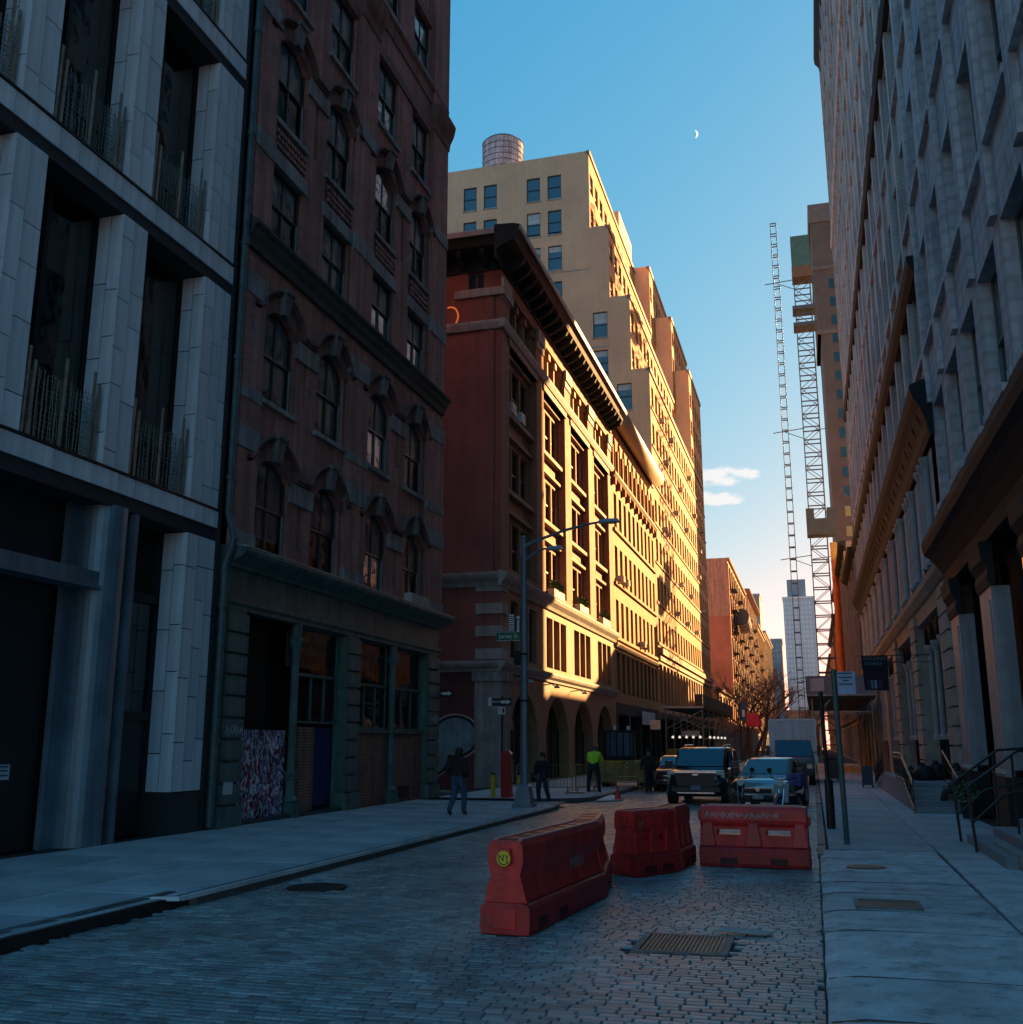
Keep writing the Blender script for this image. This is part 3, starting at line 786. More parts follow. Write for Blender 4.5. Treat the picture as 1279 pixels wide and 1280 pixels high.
for ri, (v0, v1, r) in enumerate(rows):
    for wi, (a, c) in enumerate(wins):
        o = window(FL, bbx, a, v0, c - a, v1 - v0, -.15, 'hv', m_sash, g_clear)
        q = MB(); t = wr.choice((.45, .55, .8, .9)); hh = (v1 - v0) * t
        q.fbox(FL, a + .08, c - .08, v1 - hh, v1 - .05, -.2, -.19)
        if wr.random() < .55: q.fbox(FL, a + .08, a + .08 + (c - a) * .42, v0 + .1, v1 - hh - .01, -.22, -.21)
        q.build('blind', m_blind, o)
        q = MB(); q.fbox(FL, a + .062, c - .062, v0 + .02, v0 + .075, -.104, -.08, 0); q.fbox(FL, c - .12, c - .06, v0 + .06, v0 + (v1 - v0) * .5, -.104, -.085)
        q.build('sash_edge', m_palesash, o)  # bottom and one side paler: a lit edge given by colour alone
        q = MB(); q.fbox(FL, a - .1, c + .1, v0 - .14, v0 - .002, -.2, .1); q.build('sill', m_grst, bbx)
        if r:
            # keystone in the arch
            mid = (a + c) / 2
            q = MB(); q.hexa([FL.p(mid - .14, v1 - .02, -.02), FL.p(mid + .14, v1 - .02, -.02), FL.p(mid + .14, v1 - .02, .2), FL.p(mid - .14, v1 - .02, .2), FL.p(mid - .19, v1 + .56, -.02), FL.p(mid + .19, v1 + .56, -.02), FL.p(mid + .19, v1 + .56, .26), FL.p(mid - .19, v1 + .56, .26)])
            q.fbox(FL, mid - .23, mid + .23, v1 + .562, v1 + .66, -.02, .32); q.build('keystone', m_dkstone, bbx)
            pa = arch(a - .02, c + .02, v1 - r, r + .01, 10); pb = arch(a - .3, c + .3, v1 - r + .02, r + .33, 10)
            q = MB(); A0 = [FL.p(u, v, .06) for u, v in pa]; A1 = [FL.p(u, v, .06) for u, v in pb]
            q.strip(A0, A1); q.strip(A0, [FL.p(u, v, -.02) for u, v in pa]); q.strip(A1, [FL.p(u, v, -.02) for u, v in pb]); q.build('arch_ring', m_brown, bbx)
    for pa_, pb_ in ((0, 1), (2, 3)):
        a, c = wins[pa_][0] - .35, wins[pb_][1] + .35
        if r:    # hood moulding that swoops from arch to arch
            path = [(a - .25, v1 - r + .1), (a, v1 - r + .12)]
            for w_ in (pa_, pb_):
                path += arch(wins[w_][0] - .32, wins[w_][1] + .32, v1 - r + .16, r + .34, 10)
                path += [(wins[w_][1] + .5, v1 - r + .12)]
            for lo, hi, d0, d1, nm in ((.0, .07, .0, .12, m_dkbrown), (.07, .14, .0, .2, m_dkbrown)):
                q = MB()
                S = [[FL.p(u, v + lo, d0) for u, v in path], [FL.p(u, v + lo, d1) for u, v in path], [FL.p(u, v + hi, d1) for u, v in path], [FL.p(u, v + hi, d0) for u, v in path]]
                for k in range(4): q.strip(S[k], S[(k + 1) % 4])
                q.build('hood_moulding', nm, bbx)
            m0, m1 = wins[pa_][1] + .02, wins[pb_][0] - .02
            q = MB(); q.fbox(FL, m0, m1, v1 - r - .42, v1 - r + .1, 0, .07); q.build('impost', m_grst, bbx)
        elif ri == 2:
            for w_ in (pa_, pb_):
                q = MB(); q.fbox(FL, wins[w_][0] - .12, wins[w_][1] + .12, 17.03, 17.47, -.02, .08); q.build('lintel', m_grst, bbx)
        else:
            q = MB(); q.fbox(FL, a + .3, c - .3, v1 + .02, v1 + .38, 0, .06); q.build('lintel', m_brown, bbx)
# dentil panels under the fourth-floor arches
for a, c in wins:
    q = MB(); q.fbox(FL, a, c, 17.5, 18.25, .002, .03, 0)
    for j in range(3):
        for k in range(9): q.fbox(FL, a + .06 + k * .19 + (j % 2) * .06, a + .17 + k * .19 + (j % 2) * .06, 17.58 + j * .2, 17.7 + j * .2, .03, .09, 1)
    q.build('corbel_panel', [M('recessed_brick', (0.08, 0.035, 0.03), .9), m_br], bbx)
# pilasters with stone bands
pils = [(B0, 21.92), (26.98, 28.42), (33.72, B1)]
for a, c in pils:
    q = MB(); q.fbox(FL, a, c, 6.5, 13.9, -.02, .12); q.fbox(FL, a, c, 14.95, 25.35, -.02, .12); q.fbox(FL, a, c, 26.3, BT, -.02, .12); q.build('pilaster', m_br, bbx)
    for z0, z1, dd in ((8.95, 9.5, .15), (12.9, 13.5, .15), (16.95, 17.5, .15), (20.95, 21.45, .16), (10.2, 10.5, .14), (6.5, 6.9, .16)):
        q = MB(); q.fbox(FL, a - .02, c + .02, z0, z1, -.02, dd); q.build('stone_band', m_grst, bbx)
    q = MB(); q.fext(FL, [(0, 25.3), (.16, 25.3), (.2, 25.6), (.34, 25.9), (.42, 26.25), (.42, 26.35), (0, 26.35)], a - .03, c + .03); q.build('capital', m_brown, bbx)
# iron belt cornice over the second floor of arches
q = MB(); q.fext(FL, [(0, 14.15), (.1, 14.15), (.13, 14.35), (.22, 14.48), (.26, 14.6), (.36, 14.7), (.36, 14.78), (.25, 14.84), (0, 14.9)], B0 - .05, B1 + .06); q.build('belt_cornice', M('sooty_green_cornice', (0.055, 0.075, 0.07), .8, var=.3, bump=.2, spec=.25), bbx)
q = MB(); q.fext(FL, [(0, 26.36), (.05, 26.36), (.05, 26.9), (.14, 27.0), (.14, 27.1), (0, 27.12)], B0, B1); q.build('frieze', m_brown, bbx)
# drainpipe
q = MB(); q.tube([(LX + .12, 20.74, .2), (LX + .12, 20.74, 6.0), (LX + .3, 20.76, 6.6), (LX + .12, 20.74, 7.2), (LX + .12, 20.74, 36)], .085, 10, mi=0)
for z in range(2, 36, 3): q.cyl((LX + .12, 20.74, z), (LX + .12, 20.74, z + .12), .11, n=10)
q.build('drainpipe', M('patinated_pipe', (0.07, 0.11, 0.115), .55, metal=.3, var=.35, scale=3), bbx)
# ---- shopfront
q = MB(); q.fext(FL, [(-.3, 6.02), (.1, 6.02), (.14, 6.1), (.3, 6.18), (.5, 6.28), (.55, 6.36), (.55, 6.44), (.0, 6.52), (-.3, 6.52)], B0 - .02, B1 + .3)
q.build('shop_cornice', m_green, bbx)
q = MB(); q.fext(FL, [(.4, 6.45), (.56, 6.445), (.56, 6.47), (.0, 6.535)], B0 - .02, B1 + .3); q.build('cornice_flashing', M('lead_flashing', (0.38, 0.38, 0.37), .5, metal=.3, var=.3, scale=3, bump=.3), bbx)
q = MB(); q.fbox(FL, B0, B1, 5.3, 6.02, -.3, .02); q.build('fascia', m_green, bbx)
q = MB(); q.fext(FL, [(0, 5.05), (.06, 5.05), (.06, 5.14), (.12, 5.2), (.12, 5.3), (0, 5.32)], B0, B1); q.fbox(FL, B0, B1, 5.05, 5.3, -.3, 0); q.build('fascia_moulding', m_green, bbx)
sp = [(21.02, 21.98), (27.6, 28.5), (34.25, 35.36)]
for a, c in sp:
    q = MB(); q.fbox(FL, a + .06, c - .06, .12, 5.05, -.35, .05); q.build('pier_core', m_green, bbx)
    z = .62; k = 0
    panel(FL, a - .03, c + .03, .12, .6, -.3, .16, bbx, m_green, 'pier_base')
    while z < 4.95:
        panel(FL, a, c, z, z + .46, -.02, .115, bbx, m_green, 'rusticated_block', g=.022); z += .487
# right bay: brick infill below, four-light windows above, slim iron column between
m_inf = M('red_infill_brick', (0.33, 0.15, 0.1), .85, brick=(.21, .075, (0.4, 0.19, 0.13)), mortar=(0.12, 0.08, 0.075), var=.25, streak=.35, bump=.6)
def shop_lights(a, c, v0, v1):
    o = window(FL, bbx, a, v0, c - a, v1 - v0, -.25, '', m_green, g_clear)
    q = MB(); w = c - a
    q.fbox(FL, a + .05, c - .05, v0 + (v1 - v0) * .5 - .04, v0 + (v1 - v0) * .5 + .04, -.3, -.17)
    for t in (.36, .68): q.fbox(FL, a + w * t - .03, a + w * t + .03, v0 + .06, v0 + (v1 - v0) * .5 - .04, -.29, -.2)
    q.build('mullion', m_green, o)
    q = MB(); q.fbox(FL, a + .1, c - .1, v0 + 1.5, v1 - .1, -.6, -.58); q.build('blind', M('grey_blind', (.16, .19, .18), .9, streak=.4), o)
for a, c in ((28.52, 31.2), (31.55, 34.22)):
    q = MB(); q.fbox(FL, a, c, .12, 2.28, -.4, -.12); q.build('brick_infill', m_inf, bbx)
    q = MB(); q.fbox(FL, a, c, 2.282, 2.4, -.4, -.05); q.build('sill', m_green, bbx)
    shop_lights(a, c, 2.4, 5.05)
def iron_column(u):
    q = MB(); q.lathe([(.16, .12), (.16, .5), (.2, .52), (.2, .58), (.13, .66), (.13, 1.05), (.18, 1.08), (.18, 1.14), (.11, 1.2), (.1, 4.4), (.13, 4.45), (.19, 4.6), (.2, 4.66), (.14, 4.72), (.14, 5.05)], (LX - .08, u, 0), 14)
    q.build('iron_column', m_green, bbx, smooth=False)
    q = MB(); q.fbox(FL, u - .2, u + .2, .12, .5, -.3, .14); q.fbox(FL, u - .18, u + .18, 1.16, 1.28, -.3, .12); q.build('column_base', m_green, bbx)
iron_column(31.37); iron_column(24.72)
q = MB(); q.fbox(FL, 32.2, 33.1, .25, .62, -.119, -.1); q.build('vent_grille', m_iron, bbx)
# left bay: pasted-over panel, brick strip, purple door, lights above
m_post = bpy.data.materials.new('pasted_posters'); m_post.use_nodes = True
nt = m_post.node_tree; L_ = nt.links; pb = nt.nodes['Principled BSDF']
tc = nd(nt, 'ShaderNodeTexCoord'); mp = nd(nt, 'ShaderNodeMapping'); mp.inputs['Scale'].default_value = (1, 2.3, 1.3)
nz = nd(nt, 'ShaderNodeTexNoise'); nz.inputs['Scale'].default_value = 1.3; nz.inputs['Detail'].default_value = 7; nz.inputs['Roughness'].default_value = .6; nz.inputs['Distortion'].default_value = .35
cr = nd(nt, 'ShaderNodeValToRGB'); cr.color_ramp.interpolation = 'CONSTANT'
els = cr.color_ramp.elements; els[0].position = 0; els[0].color = (.012, .014, .02, 1); els[1].position = .4; els[1].color = (.42, .5, .62, 1)
for p_, c_ in ((.45, (.015, .02, .03, 1)), (.5, (.4, .02, .07, 1)), (.535, (.75, .78, .82, 1)), (.57, (.04, .09, .26, 1)), (.63, (.5, .3, .45, 1)), (.68, (.02, .02, .03, 1))):
    e = els.new(p_); e.color = c_
L_.new(tc.outputs['Object'], mp.inputs[0]); L_.new(mp.outputs[0], nz.inputs['Vector']); L_.new(nz.outputs[0], cr.inputs[0]); L_.new(cr.outputs[0], pb.inputs['Base Color']); pb.inputs['Roughness'].default_value = .6
q = MB(); q.fbox(FL, 22.0, 24.4, .2, 2.3, -.2, -.1); o = q.build('graffiti_panel', m_post, bbx); o['label'] = 'door panel covered with torn posters and graffiti'
q = MB(); q.fbox(FL, 22.0, 24.4, 2.3, 5.05, -.75, -.7); q.build('dark_shutter', M('dark_maroon_shutter', (.03, .016, .016), .7), bbx)
q = MB(); q.fbox(FL, 22.0, 27.58, .1, .22, -.5, .06); q.build('threshold', m_granite, bbx)
q = MB(); q.fbox(FL, 25.05, 26.05, .2, 2.4, -.3, -.1); q.build('brick_infill', m_inf, bbx)
q = MB(); q.fbox(FL, 26.12, 27.5, .3, 2.4, -.4, -.3, 0)
for u in (26.25, 26.88): q.fbox(FL, u, u + .5, .45, 1.2, -.3, -.28, 0); q.fbox(FL, u, u + .5, 1.35, 2.25, -.3, -.28, 0)
o = q.build('door', M('purple_door', (0.035, 0.028, 0.12), .5), bbx); o['label'] = 'dark purple door'
shop_lights(25.05, 27.55, 2.5, 5.05)
# sprayed tags on the pier blocks
m_white = M('white_spray', (.5, .54, .55), .7, bump=0)
def scribble(parent, fr, u0, u1, v0, v1, d, mat, n=9, seed=1, w=.03):
    rr = random.Random(seed); q = MB(); u = u0
    for k in range(n):
        u = u0 + (u1 - u0) * k / n; a = (u + rr.uniform(-.03, .03), v0 + rr.random() * (v1 - v0) * .3); c = (u + rr.uniform(.0, .9) * (u1 - u0) / n * 1.6, v1 - rr.random() * (v1 - v0) * .3)
        P = fr.p; pts = [a, ((a[0] + c[0]) / 2 + rr.uniform(-.05, .05), (a[1] + c[1]) / 2), c, (c[0] + rr.uniform(.02, .1), c[1] - rr.uniform(.05, .25))]
        for (ua, va), (ub, vb) in zip(pts, pts[1:]):
            q.face([P(ua - w / 2, va, d), P(ua + w / 2, va, d), P(ub + w / 2, vb, d), P(ub - w / 2, vb, d)])
    return q.build('graffiti_tag', mat, parent)
scribble(bbx, FL, 21.15, 21.85, 2.12, 2.42, .12, m_white, 9, 3)
scribble(bbx, FL, 34.4, 35.2, 2.62, 2.95, .12, m_white, 9, 4)
scribble(bbx, FL, 21.25, 21.7, 11.2, 12.3, .125, M('faded_spray', (.3, .28, .3), .8, bump=0), 6, 9, .025)
q = MB(); q.fbox(FL, 21.2, 21.6, .85, 1.12, .116, .124); q.build('notice', m_white, bbx)
q = MB(); q.fbox(FL, 31.75, 33.4, 6.53, 6.85, .1, .4); q.build('ledge_box', M('pale_box', (.5, .42, .36), .8), bbx)
# ================================================================== corner building beyond the side street
m_red = M('sunlit_red_brick', (0.3, 0.12, 0.065), .85, brick=(.21, .075, (0.36, 0.155, 0.085)), mortar=(0.3, 0.17, 0.11), var=.2, scale=.5, streak=.15, bump=.4)  # sunlit orange put into the brick colour of the street front
m_redside = M('shaded_red_brick', (0.27, 0.08, 0.065), .85, brick=(.21, .075, (0.32, 0.1, 0.08)), mortar=(0.2, 0.1, 0.085), var=.25, scale=.3, streak=.1, bump=.4)  # shaded wall of the same building, its darker red set in colour
m_warm = M('warm_buff_trim', (0.3, 0.19, 0.115), .8, var=.15, bump=.3, streak=.15)
m_buff = M('buff_brick', (0.29, 0.15, 0.075), .85, brick=(.21, .075, (0.34, 0.185, 0.1)), mortar=(0.28, 0.19, 0.12), var=.15, scale=.4, streak=.15, bump=.35)
m_stone = M('pale_limestone', (0.36, 0.345, 0.32), .8, var=.2, bump=.3, streak=.2, rand=.06)
m_blackiron = M('black_green_metal', (0.022, 0.028, 0.028), .75, var=.3, bump=.15, spec=.25)
m_maroon = M('maroon_sash', (0.085, 0.035, 0.03), .6, bump=.05)
cb = thing('corner_building', 'red brick corner building with arched ground floor and heavy dark cornice', 'building', (-24, 57, 0))
C0, C1 = 43.4, 71.1
FS = Fr('S', C0)
piers = [(C0, 44.75), (49.9, 51.4), (56.45, 57.95), (63.1, 64.9), (69.9, C1)]
bays = [(44.75, 49.9), (51.4, 56.45), (57.95, 63.1), (64.9, 69.9)]
fl = [(9.75, 12.35), (13.55, 16.1), (17.35, 20.1)]
# outer pier plane, then the recessed bay wall with window openings
mb = MB(); wall(mb, FL, C0, C1, 9.3, 23.9, [(a, c, 9.75, 20.55) for a, c in bays] + [(a, c, 21.35, 23.3) for a, c in bays], .42)
mb.build('wall', m_red, cb)
bay_ops = []
for a, c in bays:
    w = (c - a)
    for v0, v1 in fl + [(21.45, 23.3)]:
        for k in range(3):
            u = a + .28 + k * (w - .56) / 3; bay_ops.append((u + .12, u + (w - .56) / 3 - .12, v0 + .1, v1 - .12))
mb = MB(); wall(mb, FL, 44.0, 70.5, 9.5, 23.6, bay_ops, .25, d=-.42)
mb.build('bay_wall', m_buff, cb)
for a, c, v0, v1 in bay_ops:
    solid_window(FL, cb, a, v0, c - a, v1 - v0, -.6, 'h', m_maroon, g_dark, m_blind, random.choice((0, 0, 1, 2)))
for a, c in bays:
    for v0, v1 in fl:
        q = MB(); q.fbox(FL, a, c, v0 - .12, v0 + .09, -.42, -.12); q.build('sill', m_warm, cb)
        q = MB(); q.fbox(FL, a, c, v1 + .18, v1 + .34, -.42, -.2); q.build('lintel', m_warm, cb)
    q = MB(); q.fbox(FL, a - .2, c + .2, 20.55, 20.9, -.3, .08); q.build('lintel', m_warm, cb)
    # small capitals between the top-floor lights
    for k in range(4):
        u = a + .28 + k * (c - a - .56) / 3
        q = MB(); q.fbox(FL, u - .1, u + .1, 21.4, 23.0, -.42, -.2); q.fbox(FL, u - .2, u + .2, 22.9, 23.35, -.42, -.08); q.build('colonnette', m_warm, cb)
for a, c in piers:
    q = MB(); q.fbox(FL, a - .05, c + .05, 22.9, 23.5, 0, .14); q.fbox(FL, a, c, 22.5, 22.9, 0, .06); q.build('pier_capital', m_stone, cb)
# string courses wrap the corner
def wrap(prof, name, mat, u1=C1, x0=-40):
    q = MB(); q.fext(FL, prof, C0 - max(d for d, v in prof), u1); q.build(name, mat, cb)
    q = MB(); q.fext(FS, prof, x0, LX - .002); q.build(name, mat, cb)
wrap([(0, 20.92), (.14, 20.92), (.2, 21.05), (.26, 21.2), (.26, 21.32), (0, 21.36)], 'string_course', m_stone)
wrap([(0, 8.75), (.1, 8.75), (.16, 8.9), (.34, 9.1), (.4, 9.25), (.4, 9.36), (0, 9.42)], 'string_course', m_stone)
wrap([(0, 5.02), (.08, 5.02), (.1, 5.12), (.24, 5.24), (.3, 5.36), (.3, 5.46), (0, 5.5)], 'string_course', m_stone)
# heavy bracketed cornice
wrap([(0, 23.9), (.1, 23.9), (.12, 24.35), (.3, 24.5), (.95, 24.75), (1.05, 25.0), (1.2, 25.22), (1.25, 25.45), (.9, 25.55), (0, 25.6)], 'cornice', m_blackiron)
wrap([(1.2, 25.16), (1.275, 25.16), (1.3, 25.4), (1.26, 25.44)], 'cornice_edge', M('pale_cornice_edge', (.35, .36, .35), .6))
bm_ = MB(); bm_.fext(Fr('L', 0), [(0, 24.0), (.3, 24.05), (.75, 24.35), (.9, 24.62), (0, 24.62)], 0, .22); bme = bm_.mesh('bracket', m_blackiron)
for k in range(24): inst(bme, 'bracket', cb, (LX + .11, C0 + .5 + k * 1.16, 0))
bm_ = MB(); bm_.fext(Fr('S', 0), [(0, 24.0), (.3, 24.05), (.75, 24.35), (.9, 24.62), (0, 24.62)], 0, .22); bme = bm_.mesh('bracket', m_blackiron)
for k in range(8): inst(bme, 'bracket', cb, (LX - .8 - k * 1.16, C0 - .11, 0))
q = MB(); q.box(-40, LX, C0, C1, 25.3, 25.55); q.build('roof', m_blackiron, cb)
# second storey: tall grouped lights
ops2 = []
for a, c in bays:
    w = (c - a - .3) / 3
    for k in range(3): ops2.append((a + .15 + k * w + .1, a + .15 + (k + 1) * w - .1, 5.75, 8.35))
mb = MB(); wall(mb, FL, C0, C1, 5.46, 8.8, ops2, .4); mb.build('second_storey_wall', m_warm, cb)
for a, c, v0, v1 in ops2: solid_window(FL, cb, a, v0, c - a, v1 - v0, -.32, 'h', m_maroon, g_dark, m_blind, random.choice((0, 0, 0, 1)))
# ground floor arcade
ops0 = [(44.95, 49.75, .13, 4.3, 1.75), (51.45, 56.55, .13, 4.3, 1.75), (57.9, 63.1, .13, 4.3, 1.75), (64.6, 69.8, .13, 4.3, 1.75)]
mb = MB(); wall(mb, FL, C0, C1, .0, 5.1, ops0, .7); mb.build('arcade_wall', m_warm, cb)
for a, c, v0, v1, r in ops0:
    o = window(FL, cb, a, v0, c - a, v1 - v0, -.6, '3t', m_blackiron, g_dark, 'shop_window')
for k, u in enumerate((45.6, 50.6, 57.2)):   # arcade wall lamps
    q = MB(); q.tube([FL.p(u, 4.78, .02), FL.p(u, 4.85, .5), FL.p(u, 4.7, .75)], .03, 8); q.lathe([(.04, .1), (.15, 0), (.16, -.05)], FL.p(u, 4.68, .78), 12); q.build('wall_lamp', m_stone, cb)
# side wall with its own window, quoins and mural
mb = MB(); wall(mb, FS, -40, LX, 5.4, 23.95, [(-14.55, -13.75, 23.02, 23.88)], .3); mb.build('side_wall', m_redside, cb)
mb = MB(); wall(mb, FS, -40, LX, 0, 5.1, [], .3); mb.build('painted_side_wall', M('maroon_wall_paint', (0.13, 0.04, 0.042), .7, var=.3, streak=.3, bump=.3), cb)
solid_window(FS, cb, -14.55, 23.02, .8, .86, -.15, 'v', M('green_sash', (.06, .11, .1), .6), g_dark)
q = MB(); q.fbox(FS, -15.2, -12.9, 22.6, 23.0, -.02, .16); q.fbox(FL, C0 - .16, C0 + 1.6, 22.6, 23.0, -.02, .16); q.build('sill', m_stone, cb)
q = MB(); q.fbox(FS, -13.75, -13.25, 8.8, 22.6, .0, .05); q.build('corner_strip', m_redside, cb)
z = 5.55; k = 0
while z < 8.6:
    w = 1.15 if k % 2 == 0 else .7
    if k % 2 == 0:
        q = MB(); q.box(LX - w, LX + .06, C0 - .06, C0 + w * .9, z, z + .46); q.build('quoin', m_stone, cb)
    z += .5; k += 1
q = MB(); q.box(LX - 1.15, LX + .1, C0 - .1, C0 + 1.1, .1, 4.6); q.box(LX - 1.25, LX + .2, C0 - .2, C0 + 1.2, 4.6, 5.0); q.build('corner_pier', m_grst, cb)
# sprayed bubble shapes
mu = MB()
def disc(cx, cz, rx, rz, d, mi, n=26):
    P = FS.p; mu.face([P(cx + rx * math.cos(2 * math.pi * k / n), cz + rz * math.sin(2 * math.pi * k / n), d) for k in range(n)], mi)
for cx, cz, rx, rz in ((-17.25, 2.25, 1.0, .85), (-14.95, 2.25, 1.05, .88), (-15.95, 1.45, .75, .85)):
    disc(cx, cz, rx * 1.1, rz * 1.1, .012 + .001 * cx / 20, 2)
for cx, cz, rx, rz in ((-17.25, 2.25, 1.0, .85), (-14.95, 2.25, 1.05, .88), (-15.95, 1.45, .75, .85)):
    disc(cx, cz, rx * 1.05, rz * 1.05, .016 + .001 * cx / 20, 1); disc(cx, cz, rx * .9, rz * .9, .02 + .001 * cx / 20, 0)
mo = mu.build('mural', [M('mural_teal', (.2, .32, .36), .7, var=.4, scale=1.2, streak=.3), M('mural_dark', (.02, .025, .03), .7), M('mural_line', (.6, .55, .48), .7)], cb)
mo['label'] = 'graffiti of rounded teal bubble shapes with pale outlines'
# number plate ring high on the side wall is lit by neon
q = MB(); q.tube([FS.p(-15.42 + .4 * math.sin(a), 21.75 + .5 * math.cos(a), .08) for a in [R(-20 + 220 * k / 12) for k in range(13)]], .035, 8)
o = q.build('neon_curve', M('orange_neon', (1.0, .25, .06), .5, bump=0, var=0, emit=.035), cb); o['label'] = 'curved orange neon sign piece'

# ================================================================== shared window row helper
def facade_rows(root, fr, us, w, vs, h, d, frame, gl, style='h', blind=m_blind):
    for v in vs:
        for u in us: solid_window(fr, root, u, v, w, h, d, style, frame, gl, blind, random.choice((0, 0, 1, 1, 2, 3)))
# ------------------------------------------------ golden arcaded building with rolled cornice
m_gold = M('sunlit_golden_brick', (0.33, 0.158, 0.046), .85, brick=(.21, .075, (0.38, 0.19, 0.06)), mortar=(0.32, 0.18, 0.07), var=.16, scale=.4, streak=.12, bump=.35)  # orange of the low sun put into the colour of these fronts
ab = thing('arcaded_building', 'golden brick building with round headed top windows and a rolled metal cornice', 'building', (-24, 82, 0))
D0, D1 = 71.14, 92.6
n_w = 10; pit = (D1 - D0 - .8) / n_w; us = [D0 + .4 + k * pit + .45 for k in range(n_w)]; ww = pit - .9
vrow = [(9.3, 11.95), (13.2, 15.85), (17.1, 19.75)]
ops = [(u, u + ww, v0, v1) for v0, v1 in vrow for u in us] + [(u, u + ww, 21.4, 24.15, ww / 2 - .02) for u in us] + [(u, u + ww, 5.4, 8.2) for u in us]
mb = MB(); wall(mb, FL, D0, D1, 4.7, 24.9, ops, .38); mb.build('wall', m_gold, ab)
for i, (u, u1, v0, v1, *r) in enumerate(ops):
    solid_window(FL, ab, u, v0, ww, v1 - v0, -.28, 'h', M('mauve_sash', (.2, .12, .12), .6), g_dark, m_blind, random.choice((0, 0, 1, 2)))
for v0, v1 in vrow:
    q = MB(); q.fbox(FL, D0 + .4, D1 - .4, v0 - .25, v0 - .03, 0, .16); q.build('sill_course', m_gold, ab)
q = MB(); q.fext(FL, [(0, 20.7), (.2, 20.75), (.35, 20.95), (.35, 21.1), (0, 21.15)], D0, D1); q.build('string_course', m_warm, ab)
q = MB(); q.fext(FL, [(0, 8.45), (.15, 8.5), (.25, 8.7), (.25, 8.8), (0, 8.85)], D0, D1); q.build('string_course', m_warm, ab)
for u in us + [us[-1] + pit]:
    q = MB(); q.fbox(FL, u - .62, u - .28, 20.2, 20.7, 0, .3); q.fbox(FL, u - .58, u - .32, 21.2, 23.2, 0, .14); q.build('console', m_gold, ab)
q = MB(); q.cyl((LX + .6, D0 - 1.6, 25.35), (LX + .6, D1 - 1.2, 25.35),   .62, n=28)
o = q.build('rolled_cornice', M('pale_sheet_metal', (.42, .37, .29), .5, metal=.2, var=.12, bump=.1), ab)
for p_ in o.data.polygons: p_.use_smooth = len(p_.vertices) == 4
q = MB(); q.box(-40, LX + .1, D0, D1, 24.85, 25.1); q.build('roof', m_blackiron, ab)
mb = MB(); wall(mb, FL, D0, D1, 0, 4.7, [(D0 + 1 + k * 5.1, D0 + 5.2 + k * 5.1, .15, 3.9) for k in range(4)], .5); mb.build('ground_floor', m_blackiron, ab)
for k in range(4): window(FL, ab, D0 + 1 + k * 5.1, .15, 4.2, 3.75, -.4, '3t', m_blackiron, g_dark, 'shop_window')

# ------------------------------------------------ tan stepped tower
m_tan = M('tan_brick', (0.78, 0.45, 0.26), .85, brick=(.3, .1, (0.82, 0.49, 0.29)), mortar=(0.66, 0.4, 0.24), var=.12, scale=.25, streak=.04, bump=.2)  # tower's shaded side, lifted by a paler colour than its sunlit front
tw = thing('stepped_tower', 'tall tan brick tower stepping back in terraces above the street', 'building', (-26, 118, 0))
T0, T1 = 92.7, 144.0
steps = [(-12.9, 36.75), (-14.6, 44.4), (-16.55, 52.1), (-18.4, 60.6)]
FT = Fr('S', T0)
side_w = [(-24.9, 55.8), (-22.7, 55.8), (-31.7, 55.8), (-29.5, 55.8), (-24.9, 51.9), (-22.7, 51.9), (-24.9, 48.0), (-22.7, 48.0), (-24.9, 44.1), (-22.7, 44.1), (-18.25, 40.35), (-18.25, 36.4), (-16.05, 32.8), (-31.7, 51.9), (-29.5, 51.9), (-22.7, 40.2)]
sop = [(u, u + 1.42, v, v + 2.62) for u, v in side_w]
mb = MB(); lo = 24.0
for i, (x, z1) in enumerate(steps):
    z0 = lo if i == 0 else steps[i - 1][1]
    oo = [(a, c, max(v0, z0), min(v1, z1)) for a, c, v0, v1 in sop if v0 < z1 - .1 and v1 > z0 + .1 and c < x]
    wall(mb, FT, -44, x, z0, z1, oo, .25)
    # terrace floor and parapet back
    if i < 3: mb.box(steps[i + 1][0] - .5, x, T0 + .01, T1, z1 - .5, z1 - .4)
mb.box(-44, steps[3][0], T0 + .01, T1, 60.1, 60.3)
mb.build('side_wall', m_tan, tw)
m_bsash = M('blue_black_sash', (.03, .045, .06), .5, bump=0)
for u, v in side_w:
    solid_window(FT, tw, u, v, 1.42, 2.62, -.15, 'h', m_bsash, g_sky, M('tower_blind', (.5, .52, .5), .9), random.choice((0, 0, 1, 2)))
    q = MB(); q.fbox(FT, u - .1, u + 1.52, v - .16, v - .01, -.1, .07); q.build('sill', m_stone, tw)
q = MB()
for z in (47.6, 31.0, 39.3): q.fbox(FT, -40, -18.5 if z > 44 else (-14.7 if z < 37 else -16.6), z, z + .1, .0, .03)
q.build('band', m_stone, tw)
n_c = 21; pit = (T1 - T0 - 1.2) / n_c; us = [T0 + .8 + k * pit for k in range(n_c)]; wT = pit - .95
FT1 = Fr('L', steps[0][0]); vs = [10.9, 14.6, 18.3, 22.0, 25.7, 29.4, 33.1]
ops = [(u, u + wT, v, v + 2.2) for v in vs for u in us]
mb = MB(); wall(mb, FL, T0, T1, 10.3, 36.75, ops, .3); mb.build('wall', m_gold, tw)
m_psash = M('pink_brown_sash', (.22, .15, .14), .6, bump=0)
facade_rows(tw, FL, us, wT, vs, 2.2, -.2, m_psash, g_dark)
for v in vs:
    q = MB(); q.fbox(FL, T0 + .3, T1 - .2, v - .3, v - .06, 0, .1); q.build('sill_course', m_gold, tw)
